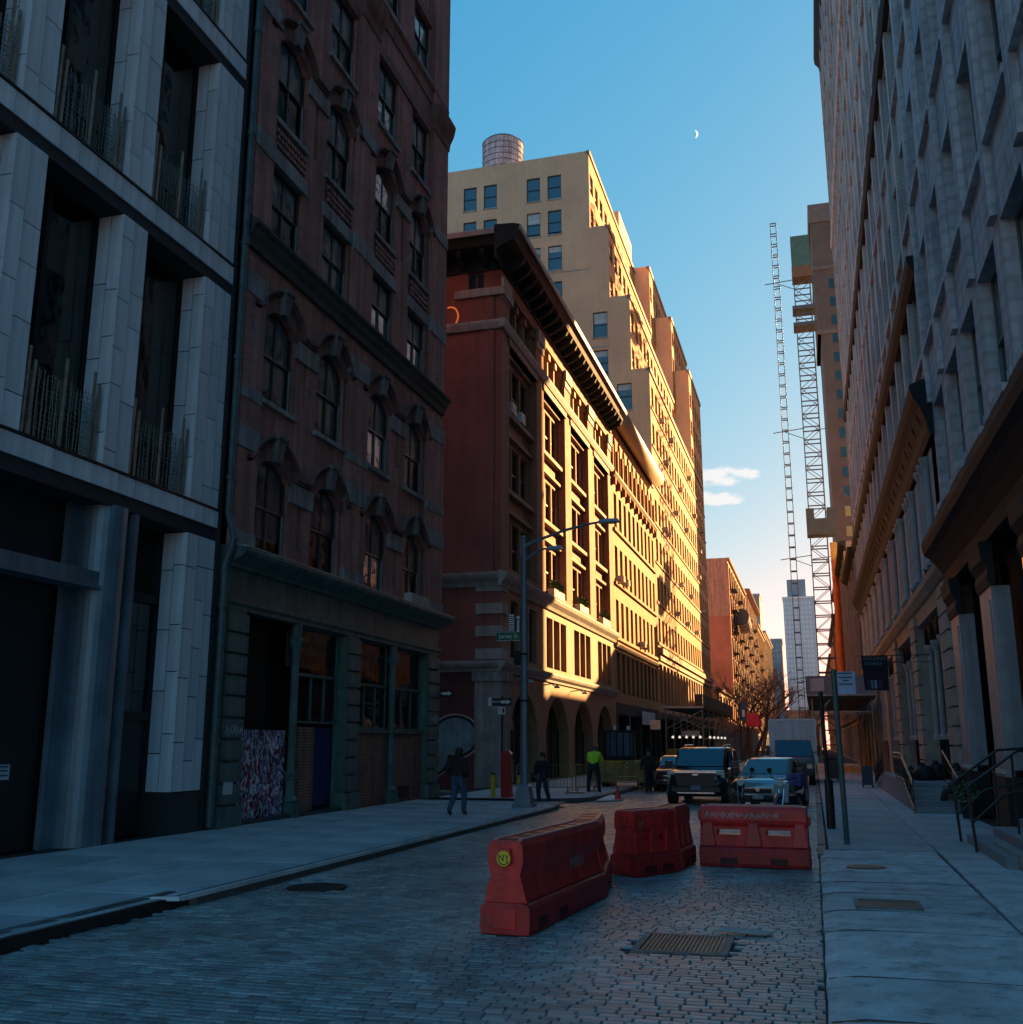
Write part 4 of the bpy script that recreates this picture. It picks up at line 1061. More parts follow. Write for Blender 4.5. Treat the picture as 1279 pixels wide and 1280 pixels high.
def terrace(fr, u0, u1, z0, z1, name='terrace_wall', top=True):
    k = max(1, int((u1 - u0) / 2.5)); pt = (u1 - u0) / k
    vv = []; v = z0 + .9
    while v + 2.2 < z1 - .5: vv.append(v); v += 3.7
    oo = [(u0 + i * pt + .5, u0 + (i + 1) * pt - .5, v, v + 2.1) for v in vv for i in range(k)]
    mb = MB(); wall(mb, fr, u0, u1, z0, z1, oo, .3); mb.build(name, m_gold, tw)
    for a, c, v0, v1 in oo: solid_window(fr, tw, a, v0, round(c - a, 2), v1 - v0, -.2, 'h', m_psash, g_dark, m_blind, random.choice((0, 1, 2)))
    q = MB(); q.fbox(fr, u0 - .02, u1, z1 - .35, z1 + .05, -.3, .12); q.build('parapet', m_warm, tw)
q = MB(); q.fbox(FL, T0 - .02, 129, 36.4, 36.8, -.3, .12); q.build('parapet', m_warm, tw)
terrace(Fr('L', steps[1][0]), T0, 126.2, 36.35, 44.4); terrace(Fr('L', steps[2][0]), T0, 121.2, 44.0, 52.1); terrace(Fr('L', steps[3][0]), T0, T1, 51.7, 60.6)
# forward masses further along the street
m_shade = m_tan
for x, y0, zlo, zhi in ((-12.9, 129.2, 36.4, 49.6), (-14.6, 126.2, 44.0, 56.0), (-16.55, 121.2, 52.0, 61.0)):
    terrace(Fr('L', x), y0, T1, zlo, zhi)
    q = MB(); q.fbox(Fr('S', y0), x - 4.5, x, zlo - .3, zhi, -.2, 0); q.box(x - 5, x, y0 + .2, T1, zhi - .5, zhi - .4); q.build('mass_side', m_tan, tw)
q = MB(); q.box(-24, -18.5, 111, 120, 60.2, 63.6); q.build('roof_house', m_tan, tw)
q = MB(); q.fbox(FL, T0 - .02, T1, 9.75, 10.3, -.3, .35); q.fbox(FL, T0, T1, 9.2, 9.75, -.3, .15); q.build('ledge', m_warm, tw)
ops = [(T0 + .6 + k * 2.55, T0 + 2.6 + k * 2.55, 5.4, 8.9) for k in range(19)]
mb = MB(); wall(mb, FL, T0, T1, 4.6, 9.2, ops, .5); mb.build('mezzanine_wall', m_warm, tw)
for a, c, v0, v1 in ops: solid_window(FL, tw, a, v0, 2.0, 3.5, -.35, 'hv', m_stone, g_dark)
ops = [(T0 + .6 + k * 5.1, T0 + 5.0 + k * 5.1, .15, 4.1) for k in range(10)]
mb = MB(); wall(mb, FL, T0, T1, 0, 4.6, ops, .5); mb.build('ground_floor', m_blackiron, tw)
for a, c, v0, v1 in ops: solid_window(FL, tw, a, v0, 4.4, 3.95, -.4, 'v', m_blackiron, g_dark)
q = MB(); q.box(-44, LX - .01, T1 - .3, T1, 0, 49.4); q.build('rear_wall', m_tan, tw)
# roof tanks
def tank(x, y, z, r, h, label):
    t = thing('water_tank', label, 'water tank', (x, y, z))
    mb = MB(); n = 30
    for k in range(n):      # staves
        a0, a1 = 2 * math.pi * k / n, 2 * math.pi * (k + .93) / n
        p = [(x + rr * math.cos(a), y + rr * math.sin(a)) for rr, a in ((r - .08, a0), (r, a0), (r, a1), (r - .08, a1))]
        s_ = MB(); s_.extr([(px, py, z + 1.2) for px, py in p], (0, 0, h)); s_.build('stave', M('grey_cedar', (.4, .4, .44), .85, var=.3, streak=.4, rand=.15), t)
    hb = MB()
    for k in range(9):
        zz = z + 1.35 + k * (h - .2) / 9
        hb.tube([(x + (r + .02) * math.cos(2 * math.pi * i / 28), y + (r + .02) * math.sin(2 * math.pi * i / 28), zz) for i in range(29)], .035, 5)
    hb.build('hoops', M('hoop_steel', (.08, .08, .085), .5, metal=.6, bump=0), t)
    q = MB(); q.lathe([(r * 1.03, h + 1.2), (r * .9, h + 1.5), (0, h + 1.65)], (x, y, z), 28); q.lathe([(0, 1.15), (r * .99, 1.15), (r * .99, 1.2)], (x, y, z), 28); q.build('roof', M('tank_roof', (.16, .16, .17), .7), t)
    q = MB()
    for i in range(4):
        a = math.pi / 4 + i * math.pi / 2; q.bar((x + r * .7 * math.cos(a), y + r * .7 * math.sin(a), z - .2), (x + r * .7 * math.cos(a), y + r * .7 * math.sin(a), z + 1.16), .25)
    q.build('frame', m_blackiron, t)
tank(-29.9, 101, 60.3, 2.3, 6.6, 'large wooden water tank with steel hoops on the tan tower roof')
tank(-26.3, 107, 60.3, 2.0, 5.4, 'lower wooden water tank behind the larger one on the tower roof')
# window air conditioners
ORD = 'first second third fourth fifth sixth seventh eighth ninth tenth eleventh twelfth thirteenth fourteenth fifteenth sixteenth seventeenth eighteenth nineteenth twentieth last'.split()
acm = MB(); acm.box(-.05, .5, -.34, .34, 0, .42, 0)
for k in range(5): acm.box(.5, .51, -.3, .3, .05 + k * .075, .09 + k * .075, 1)
acme = acm.mesh('air_conditioner', [M('grey_unit', (.3, .29, .28), .6, bump=.05, rand=.3), m_blackiron])
for u, v in [(97.5, 33.1), (104.8, 33.1), (112, 29.4), (99.9, 29.4), (121.8, 33.1), (107.3, 25.7), (117, 25.7), (126.7, 29.4), (131.5, 25.7), (97.5, 22), (99.9, 22), (109.7, 18.3), (119.5, 18.3), (129.2, 22), (134, 18.3), (104.8, 14.6), (124.2, 14.6), (114.6, 14.6), (136.5, 29.4), (133.8, 33.1)]:
    iu = min(us, key=lambda q: abs(q - u))
    o = inst(acme, 'air_conditioner', None, (LX + .0, iu + wT / 2, v + .04))
    tag(o, 'grey air conditioner on the tan tower, %s row, %s window from its near corner' % (ORD[vs.index(v)], ORD[us.index(iu)]), 'air conditioner', 'tower window air conditioners')
for u, v in [(72.9, 13.24), (75.0, 13.24), (82.2, 9.34), (84.5, 9.34)]:
    o = inst(acme, 'air_conditioner', None, (LX + .0, u + .1, v + .05)); tag(o, {72.9: 'grey air conditioner on the golden arcaded building beside the corner building', 75.0: 'grey air conditioner in the second window of the golden arcaded building', 82.2: 'dark air conditioner low in the middle of the golden arcaded building', 84.5: 'air conditioner next to the low middle one on the golden arcaded building'}[u], 'air conditioner', 'arcaded building air conditioners')
wac = MB(); wac.box(-.1, .42, -.36, .36, 0, .5, 0); wac.box(.42, .43, -.31, .31, .06, .44, 1)
wacm = wac.mesh('air_conditioner', [M('white_unit', (.6, .6, .58), .5, bump=0), M('white_grille', (.4, .4, .4), .6, bump=0)])
for u in (45.95, 47.55): tag(inst(wacm, 'air_conditioner', None, (LX - .5, u, 17.52)), 'white air conditioner of the corner building nearest its corner' if u < 46 else 'white air conditioner of the corner building in the middle light of its bay', 'air conditioner', 'white air conditioners of the corner building')

# ------------------------------------------------ further left: low shop, red building, row towards the end of the street
def plain_building(name, label, y0, y1, z1, wall_m, side_m, x=-12.9, depth=22, fr='L', pitch=2.6, ww=1.35, wh=2.1, first=5.2, step=3.8, cornice=.6, style='h', sashes=None, ground=True, endwall=True, piers=True):
    sashes = sashes or m_psash
    f = Fr(fr, x); sg = -1 if fr == 'L' else 1
    t = thing(name, label, 'building', (x + sg * depth / 2, (y0 + y1) / 2, 0))
    k = max(1, int((y1 - y0 - .6) / pitch)); pt = (y1 - y0 - .6) / k
    vv = []; v = first
    while v + wh < z1 - 1.0: vv.append(v); v += step
    oo = [(y0 + .3 + i * pt + (pt - ww) / 2, y0 + .3 + i * pt + (pt + ww) / 2, v, v + wh) for v in vv for i in range(k)]
    mb = MB(); wall(mb, f, y0, y1, first - .9 if ground else 0, z1, oo, .3); mb.build('wall', wall_m, t)
    for a, c, v0, v1 in oo: solid_window(f, t, a, v0, ww, wh, -.2, style, sashes, g_dark, m_blind, random.choice((0, 0, 1, 2)))
    for v in vv:
        q = MB(); q.fbox(f, y0 + .2, y1 - .2, v - .22, v - .04, 0, .1); q.build('sill_course', wall_m, t)
    if piers:
        i = 0
        while i <= k:
            u = y0 + .3 + i * pt; q = MB(); q.fbox(f, max(y0, u - .32), min(y1, u + .32), first - .9 if ground else 0, z1 - 1.0, 0, .28); q.build('pier', wall_m, t); i += 2
    if ground:
        gk = max(1, int((y1 - y0) / 5)); gp = (y1 - y0) / gk
        go = [(y0 + i * gp + .5, y0 + (i + 1) * gp - .5, .15, first - 1.5) for i in range(gk)]
        mb = MB(); wall(mb, f, y0, y1, 0, first - .9, go, .5); mb.build('ground_floor', m_grst, t)
        for a, c, v0, v1 in go: solid_window(f, t, a, v0, round(c - a, 2), v1 - v0, -.35, 'v', m_blackiron, g_dark)
        q = MB(); q.fext(f, [(0, first - 1.15), (.25, first - 1.05), (.3, first - .9), (0, first - .85)], y0, y1); q.build('ledge', wall_m, t)
    q = MB(); q.fext(f, [(0, z1 - .9), (.1, z1 - .9), (.15, z1 - .5), (cornice * .8, z1 - .3), (cornice, z1 - .1), (cornice, z1), (0, z1 + .05)], y0, y1); q.build('cornice', m_warm if fr == 'L' else m_blackiron, t)
    q = MB(); xa, xb = sorted((x + sg * .35, x + sg * depth))
    if endwall: q.box(min(x, x + sg * depth), max(x, x + sg * depth) , y0, y0 + .3, 0, z1 - .02); q.box(min(x, x + sg * depth), max(x, x + sg * depth), y1 - .3, y1, 0, z1 - .02)
    q.box(xa, xb, y0 + .3, y1 - .3, z1 - .4, z1 - .2); q.build('side_wall', side_m, t)
    return t
m_farred = M('far_red_brick', (0.30, 0.105, 0.07), .85, brick=(.4, .15, (0.34, 0.13, 0.085)), mortar=(.28, .16, .12), var=.2, scale=.2, bump=.2)
m_faror = M('far_orange_brick', (0.38, 0.2, 0.11), .85, var=.25, scale=.6, bump=.3)
m_fargrey = M('far_brown_stone', (0.27, 0.215, 0.19), .85, var=.2, scale=.5, bump=.3)
plain_building('low_shop', 'low orange shop building next to the tan tower', 146.5, 182.5, 9.6, m_faror, m_farred, wh=1.9, first=4.9, step=9)
t = plain_building('red_brick_building', 'red brick building whose blank side wall rises above the low shop', 183, 231, 33.8, m_faror, m_farred)
q = MB(); q.box(-34, -12.9, 182.96, 182.99, 23.5, 33.8); q.build('painted_band', M('faded_wall_paint', (.3, .2, .165), .85, var=.2, streak=.3), t)
t = plain_building('brownstone_loft', 'brown loft building with grey attic far down the street', 232, 282, 35.2, m_faror, m_fargrey, cornice=1.3)
plain_building('yellow_loft', 'yellowish loft building further down the street', 283, 330, 33.0, m_gold, m_fargrey)
plain_building('far_loft', 'pale loft building near the far end of the street', 331, 400, 36, m_warm, m_fargrey, pitch=3.4, ww=1.8)
def fire_escape(t, x, y0, w, z0, n, step):
    fe = MB(); fe.bar((x + .9, y0, z0 + .4), (x + .9, y0, z0 + .42), .02); root = fe.build('fire_escape', m_blackiron, t)
    for k in range(n):
        z = z0 + k * step
        q = MB(); q.box(x + .05, x + 1.15, y0, y0 + w, z - .06, z)
        for s_ in (.35, .7, 1.0): q.bar((x + 1.12, y0, z + s_), (x + 1.12, y0 + w, z + s_), .05); q.bar((x + .05, y0, z + s_), (x + 1.12, y0, z + s_), .05)
        for i in range(int(w / .6) + 1): q.bar((x + 1.12, y0 + i * .6, z), (x + 1.12, y0 + i * .6, z + 1.0), .04)
        q.build('landing', m_blackiron, root)
        if k < n - 1:
            q = MB(); a_, c_ = (y0 + .6, y0 + w - .6) if k % 2 else (y0 + w - .6, y0 + .6)
            for xx in (x + .4, x + .8): q.bar((xx, a_, z), (xx, c_, z + step), .07)
            q.build('ladder', m_blackiron, root)
for o_ in list(bpy.data.objects):
    if o_.type == 'EMPTY' and o_.name == 'red_brick_building': fire_escape(o_, -12.9, 188, 6, 6.2, 7, 3.8); fire_escape(o_, -12.9, 205, 6, 6.2, 7, 3.8); fire_escape(o_, -12.9, 220, 6, 6.2, 7, 3.8)
    if o_.type == 'EMPTY' and o_.name == 'brownstone_loft': fire_escape(o_, -12.9, 238, 7, 6.2, 7, 3.8); fire_escape(o_, -12.9, 260, 7, 6.2, 7, 3.8)
    if o_.type == 'EMPTY' and o_.name == 'yellow_loft': fire_escape(o_, -12.9, 290, 8, 6.2, 6, 3.8)
t = thing('roof_billboard', 'pale curved sign box projecting from the red brick building', 'sign', (-11.6, 196, 24))
q = MB(); q.cyl((-11.5, 193, 24.5), (-11.5, 201, 23.6), 1.5, n=20); q.build('drum', M('dark_drum', (.12, .11, .1), .7), t)
for k in range(3): q = MB(); q.cyl((-11.5, 193.6 + k * 2.6, 24.45 - k * .3), (-11.5, 194.8 + k * 2.6, 24.3 - k * .3), 1.56, n=20); q.build('band', m_stone, t)
# end of the street
m_ftow = M('pale_net_wall', (0.6, 0.62, 0.63), .8, var=.1, scale=.2, bump=0)  # distance haze put into the pale wall colour
m_fblue = M('blue_grey_glass_wall', (.22, .29, .34), .35, var=.2, scale=.2, bump=0)
def far_tower(label, x0, x1, y0, y1, z1, mat, cat='building', grid=None, zr=None):
    t = thing('far_tower', label, cat, ((x0 + x1) / 2, y0, 0)); f = Fr('S', y0)
    q = MB(); q.box(x0, x1, y0, y1, 0, z1); q.build('wall', mat, t)
    gw, gh, m2 = grid; nx = int((x1 - x0) / gw); nz = int((z1 - 4) / gh)
    pm = MB(); pm.fbox(Fr('S', 0), 0, gw * .55, 0, gh * .55, 0, .08); me = pm.mesh('window', m2); c = 0
    for j in range(nz - 1, -1, -1):
        for i in range(nx):
            if c >= 290: break
            inst(me, 'window', t, (x0 + gw * (i + .22) + (gw * .5 if j % 2 and m2 == m_ftow else 0), y0, 4 + gh * (j + .2))); c += 1
    q = MB(); q.box(x0 - .3, x1 + .3, y0 - .3, y1, z1, z1 + .8); q.build('parapet', m2, t)
    if zr: q = MB(); q.box(x0 + (x1 - x0) * .15, x0 + (x1 - x0) * .75, y0 + 2, y1 - 1, z1 + .8, zr); q.build('roof_house', m_fblue, t)
    return t
m_fwin = M('far_pale_window', (.75, .77, .78), .4, bump=0)
far_tower('pale grey tower with a fine light grid closing the end of the street', -8.5, 3.5, 425, 450, 58, m_ftow, grid=(1.35, 1.9, m_fwin), zr=66)
far_tower('blue grey glass block beside the pale tower at the street end', -19, -10.2, 430, 455, 42, m_fblue, grid=(1.6, 2.2, M('far_glass_panel', (.3, .4, .46), .25, bump=0)))
far_tower('slim brown block rising behind the far lofts', -22.5, -19.5, 470, 490, 66, m_fargrey, grid=(1.5, 2.6, m_fblue))
far_tower('low buff block closing the street behind the truck', -9.8, 4.2, 405, 420, 13, m_faror, grid=(2.2, 3.0, m_fargrey))

# ================================================================== right side
RX = 4.2
FR = Fr('R', RX)
m_rst = M('grey_loft_stone', (0.56, 0.575, 0.6), .8, spec=.3, brick=(.9, .42, (0.57, 0.585, 0.61)), mortar=(.47, .48, .5), var=.2, scale=.7, streak=.25, bump=.4, bscale=30)
m_rst2 = M('grey_brown_loft_brick', (0.54, 0.52, 0.5), .8, brick=(.25, .09, (0.58, 0.56, 0.54)), mortar=(.36, .35, .33), var=.2, scale=.5, streak=.25, bump=.4)
m_rpaint = M('blue_grey_paint', (0.3, 0.35, 0.39), .5, var=.2, scale=1.5, bump=.15, streak=.25)
m_rdark = M('dark_shopfront_paint', (0.025, 0.033, 0.038), .75, var=.25, bump=.1, spec=.2)
m_tanst = M('tan_stone', (0.36, 0.33, 0.28), .8, var=.2, bump=.35, bscale=16, streak=.25, rand=.1)
def loft(name, label, y0, y1, z1, mat, v_first, nf, side=True):
    t = thing(name, label, 'building', (RX + 10, (y0 + y1) / 2, 0))
    k = max(1, round((y1 - y0) / 3.0)); pt = (y1 - y0) / k
    oo = []
    for i in range(k):
        for j in range(nf):
            v = v_first + 5.13 * j
            if v + 3.3 < z1 - .5: oo.append((y0 + i * pt + .42, y0 + (i + 1) * pt - .42, v, v + 3.15))
    mb = MB(); wall(mb, FR, y0, y1, 7.6, z1, oo, .42); mb.build('wall', mat, t)
    for a, c, v0, v1 in oo:
        window(FR, t, a, v0, round(c - a, 3), v1 - v0, -.32, 'hv', M('teal_grey_sash', (.12, .17, .18), .5, bump=.05), g_dark)
        q = MB(); q.fbox(FR, a - .12, c + .12, v0 - .2, v0 - .01, -.1, .16); q.build('sill', m_rst, t)
    for i in range(k + 1):       # slim piers stand proud between the windows
        u = y0 + i * pt; a, c = max(y0, u - .25), min(y1, u + .25)
        q = MB(); q.fbox(FR, a, c, 12.4 if name == 'grey_loft' else 13.4, z1 - .6, 0, .14); q.build('pier', mat, t)
    q = MB(); q.box(RX + .6, RX + .9, y0 + .02, y1 - .02, .0, z1 - 1); q.build('inner_wall', m_inter, t)
    if side:
        q = MB(); q.box(RX + .01, RX + 20, y1 - .3, y1, 0, z1); q.box(RX + .5, RX + 20, y0, y1, z1 - .6, z1 - .3); q.build('side_wall', mat, t)
    return t
r1 = loft('grey_loft', 'pale grey stone loft building above the nearest blue grey shopfront', 3.0, 33.4, 61.5, m_rst, 9.05, 10)
r2 = loft('brown_grey_loft', 'grey brown loft building with a bracketed dark cornice over its second floor', 33.4, 86.0, 62.0, m_rst2, 14.2, 10)
for t, a, c in ((r1, 3, 33.4), (r2, 33.45, 86.0)):
    q = MB(); q.fext(FR, [(0, 60.4), (.1, 60.4), (.2, 61), (.5, 61.4), (.55, 62), (0, 62.1)], a, c); q.build('cornice', m_blackiron, t)
    q = MB(); q.fext(FR, [(0, 27.75), (.2, 27.8), (.3, 28.1), (0, 28.2)], a, c); q.build('belt', m_blackiron if t is r2 else m_rst, t)
    q = MB(); q.fext(FR, [(0, 43.2), (.2, 43.3), (.3, 43.6), (0, 43.7)], a, c); q.build('belt', m_rst, t)
# second-floor cornice and colonnade of the further loft
q = MB(); q.fext(FR, [(0, 16.9), (.15, 16.95), (.3, 17.15), (.36, 17.4), (.36, 17.5), (0, 17.55)], 33.45, 86.0); q.build('belt', m_blackiron, r2)
q = MB(); q.fext(FR, [(0, 11.4), (.12, 11.4), (.2, 11.6), (.24, 11.9), (.4, 12.4), (.55, 12.65), (.62, 12.9), (.62, 13.05), (.3, 13.2), (0, 13.25)], 33.3, 86.0); q.build('second_floor_cornice', m_blackiron, r2)
bm_ = MB(); bm_.fext(Fr('R', 0), [(0, 11.7), (.15, 11.75), (.38, 12.2), (.42, 12.45), (0, 12.45)], 0, .18); bme = bm_.mesh('bracket', m_blackiron)
for k in range(33): inst(bme, 'bracket', r2, (RX, 34.3 + 1.5 * k, 0))
col = MB(); col.lathe([(.16, 0), (.16, .12), (.11, .2), (.1, 3.1), (.13, 3.15), (.2, 3.35), (.2, 3.45)], (0, 0, 0), 12); cme = col.mesh('colonnette', M('painted_column', (.3, .33, .34), .5), smooth=False)
ops = []
for k in range(10):
    a = 34.0 + 5.0 * k
    ops.append((a + .45, a + 4.55, 7.75, 11.3))
    for s_ in (1.5, 2.5, 3.5): inst(cme, 'colonnette', r2, (RX - .1, a + s_, 7.75))
mb = MB(); wall(mb, FR, 33.45, 86.0, 7.3, 11.4, ops, .5); mb.build('second_storey_wall', m_tanst, r2)
for a, c, v0, v1 in ops: solid_window(FR, r2, a, v0, round(c - a, 2), v1 - v0, -.45, 'v', m_rdark, g_dark)
q = MB(); q.fext(FR, [(0, 6.95), (.12, 7.0), (.3, 7.2), (.34, 7.38), (0, 7.45)], 33.45, 86.0); q.build('string_course', m_tanst, r2)
ops = []
for k in range(5): ops += [(35.6 + 10 * k, 43.6 + 10 * k, .2, 6.42)]
mb = MB(); wall(mb, FR, 33.45, 86.0, 0, 6.95, ops, .55); mb.build('ground_floor', m_tanst, r2)
for a, c, v0, v1 in ops:
    for s_ in range(4):
        u = a + s_ * 2.0
        solid_window(FR, r2, u + .04, .9, 1.92, 5.45, -.5, 'hv', m_rdark, g_dark)
        pa = arch(u + .2, u + 1.8, 5.55, .78, 10)
        q = MB(); q.strip([FR.p(x, y_, -.2) for x, y_ in pa], [FR.p(x, 6.42, -.2) for x, y_ in pa]); q.strip([FR.p(x, y_, -.2) for x, y_ in pa], [FR.p(x, y_, -.45) for x, y_ in pa]); q.build('arch_head', m_rdark, r2)
        if s_: inst(cme, 'colonnette', r2, (RX + .2, u, 2.1), None, (1, 1, 1))
# rusticated pier blocks
for u0, u1 in ((33.5, 35.55), (43.65, 45.55), (53.65, 55.55)):
    z = .2
    while z < 6.8:
        h = min(.55, 6.85 - z); q = MB(); q.fbox(FR, u0, u1, z + .02, z + h - .02, -.02, .13); q.build('pier_block', m_tanst, r2); z += .57
# nearest shopfront: blue-grey pilasters, deep cornice, dark glazing
q = MB(); q.fext(FR, [(0, 6.55), (.1, 6.55), (.14, 6.9), (.3, 7.15), (.5, 7.4), (.65, 7.52), (.7, 7.72), (.7, 7.9), (.4, 8.02), (0, 8.2)], 3, 33.1); q.build('shop_cornice', m_rdark, r1)
for k in range(6):
    q = MB(); u = 31.95 - 5.6 * k
    q.fbox(FR, u - .95, u + .95, .1, 1.25, -.3, .2); q.build('pilaster_base', m_rdark, r1)
    q = MB(); q.fbox(FR, u - .85, u + .85, 1.4, 5.5, -.3, .1); q.fbox(FR, u - .62, u + .62, 1.7, 5.2, .1, .13); q.build('pilaster', m_rpaint, r1)
    q = MB(); q.fext(FR, [(0, 1.25), (.18, 1.25), (.2, 1.32), (.14, 1.4), (0, 1.42)], u - .9, u + .9); q.build('pilaster_moulding', m_stone, r1)
    q = MB()
    q.fext(FR, [(0, 5.5), (.13, 5.5), (.18, 5.7), (.14, 5.9), (.26, 6.1), (.3, 6.5), (0, 6.55)], u - .92, u + .92); q.build('capital', m_rdark, r1)
q = MB(); q.fbox(FR, 3, 33.6, .0, 6.6, -.75, -.7); q.build('shopfront', m_rdark, r1)
for k in range(5):
    u = 27.5 - 5.6 * k; o = window(FR, r1, u, 1.0, 3.3, 5.3, -.5, '3t', m_rdark, g_dark, 'shop_window')
q = MB(); q.fbox(FR, 3, 33.395, 6.6, 7.65, -.5, .0); q.build('fascia', m_rdark, r1)
# lower buildings beyond, and the slim brown tower
plain_building('scaffolded_building', 'low brown building behind the sidewalk shed', 86.2, 105, 17.4, m_fargrey, m_fargrey, x=RX, fr='R', cornice=.7, endwall=True)
plain_building('brown_walkup', 'brown walk-up building further along on the hoist side', 105.2, 150, 21.4, m_fargrey, m_fargrey, x=RX, fr='R', cornice=.7)
plain_building('far_walkup', 'pale walk-up building past the hoist', 150.2, 200, 19.5, m_faror, m_fargrey, x=RX, fr='R', cornice=.7)
plain_building('end_walkup', 'last grey walk-up building on the hoist side', 200.2, 300, 18, m_fargrey, m_fargrey, x=RX, fr='R', pitch=3.2)
t = thing('slim_tower', 'slim brown tower with banded top behind the hoist', 'building', (6.5, 184, 0))
q = MB(); q.box(5.45, 8.6, 176, 192, 15, 71); q.box(4.9, 8.6, 176, 192, 71, 92); q.build('wall', M('brown_tower_brick', (.13, .1, .08), .85, var=.2, scale=.3, bump=.2), t)
q = MB(); q.box(4.6, 8.8, 175.7, 192.2, 92, 95.5); q.box(4.75, 8.7, 175.8, 192.1, 83, 83.6); q.box(4.75, 8.7, 175.8, 192.1, 71, 71.8); q.build('cornice', M('brown_tower_trim', (.17, .135, .11), .8), t)
pm = MB(); pm.fbox(Fr('S', 0), 0, .9, 0, 1.7, 0, .05); me = pm.mesh('window', g_dark)
for j in range(17): inst(me, 'window', t, (7.3, 176, 25 + j * 3.4))
# ================================================================== street furniture
m_polegrey = M('galvanised_blue_grey', (0.17, 0.22, 0.26), .45, metal=.35, var=.18, scale=3, bump=.1)
m_signgreen = M('sign_green', (0.01, 0.13, 0.065), .4, bump=0, var=.08)
m_signwhite = M('sign_white', (.72, .74, .76), .4, bump=0, var=.05)
m_signblack = M('sign_black', (.012, .013, .016), .4, bump=0, var=.05)
m_yellow = M('yellow_paint', (.62, .4, .02), .5, var=.2, bump=.1, grime=.4)
m_redpaint = M('red_enamel', (.45, .012, .015), .4, var=.15, bump=.05)
def obox(q, x0, x1, y0, y1, z0, z1, k0=1.0, k1=1.0, mi=0):
    """box whose top is scaled about its centre"""
    cx, cy = (x0 + x1) / 2, (y0 + y1) / 2
    a = [(x0, y0), (x1, y0), (x1, y1), (x0, y1)]
    q.hexa([(x, y, z0) for x, y in a] + [(cx + (x - cx) * k0, cy + (y - cy) * k1, z1) for x, y in a], mi)
lp = (-8.36, 30.62, ZP)
t = thing('street_lamp', 'blue grey street lamp with a long and a short curved arm at the corner', 'street lamp', lp)
x, y = lp[:2]
q = MB(); obox(q, x - .3, x + .3, y - .3, y + .3, ZP, ZP + .1); obox(q, x - .25, x + .25, y - .25, y + .25, ZP + .1, .72, .74, .74); obox(q, x - .19, x + .19, y - .19, y + .19, .72, .8, .7, .7); q.build('base', m_polegrey, t)
q = MB(); q.tube([(x, y, .75), (x, y, 5), (x, y, 8.25)], [.125, .105, .08], 8); q.cyl((x, y, 8.25), (x, y, 8.34), .1, .03, 8); q.build('pole', m_polegrey, t)
q = MB(); pts = [(x + .05, y, 8.0), (x + .6, y, 8.2), (x + 1.3, y, 8.42), (x + 2.1, y, 8.58), (x + 2.5, y, 8.63)]; q.tube(pts, [.06, .05, .045, .04, .035], 8); q.build('long_arm', m_polegrey, t)
q = MB(); q.tube([(x + .05, y, 7.55), (x + .3, y, 7.72), (x + .6, y, 7.86), (x + .85, y, 7.9)], [.045, .04, .035, .03], 8); q.build('short_arm', m_polegrey, t)
for cx, cz, l in ((x + 2.72, 8.64, .34), (x + 1.0, 7.88, .24)):
    q = MB(); obox(q, cx - l, cx + l, y - .14, y + .14, cz - .05, cz + .06, .8, .6); q.lathe([(0, -.09), (.1, -.085), (.12, -.05)], (cx + l * .2, y, cz), 12); q.build('lamp_head', M('lamp_head_grey', (.36, .38, .4), .4, metal=.3, bump=0), t)
q = MB()
for zz in (4.6, 3.2): q.cyl((x, y, zz), (x, y, zz + .06), .13, n=10)
q.box(x - .28, x - .1, y - .14, y + .02, 4.3, 4.72); q.build('clamp', m_blackiron, t)
t = thing('street_sign', 'green street name sign clamped to the lamp post', 'sign', (x - .45, y, 5.18))
q = MB(); q.box(x - .86, x - .1, y - .06, y - .045, 5.04, 5.33); q.build('plate', m_signgreen, t)
q = MB()
for a in ((-.85, -.11, 5.05, 5.06), (-.85, -.11, 5.31, 5.32)): q.box(x + a[0], x + a[1], y - .064, y - .06, a[2], a[3])
q.build('border', m_signwhite, t)
lettering('Jersey St', .17, m_signwhite, t, (x - .48, y - .066, 5.185))
t = thing('walk_sign', 'small white striped notice on the lamp post above the name sign', 'sign', (x - .2, y - .1, 5.7))
q = MB(); q.box(x - .46, x - .3, y - .07, y - .055, 5.36, 5.85, 0)
for k in range(7): q.box(x - .45, x - .31, y - .075, y - .07, 5.39 + k * .065, 5.42 + k * .065, 1)
q.build('plate', [m_signwhite, m_signblack], t)
t = thing('pedestrian_sign', 'narrow white plate hung beside the lamp post', 'sign', (x - .1, y - .2, 5.5))
q = MB(); q.box(x - .17, x - .11, y - .16, y - .145, 5.3, 5.66, 0); q.cyl((x - .14, y - .15, 5.7), (x - .14, y - .15, 5.78), .06, n=10); q.build('plate', m_signwhite, t)

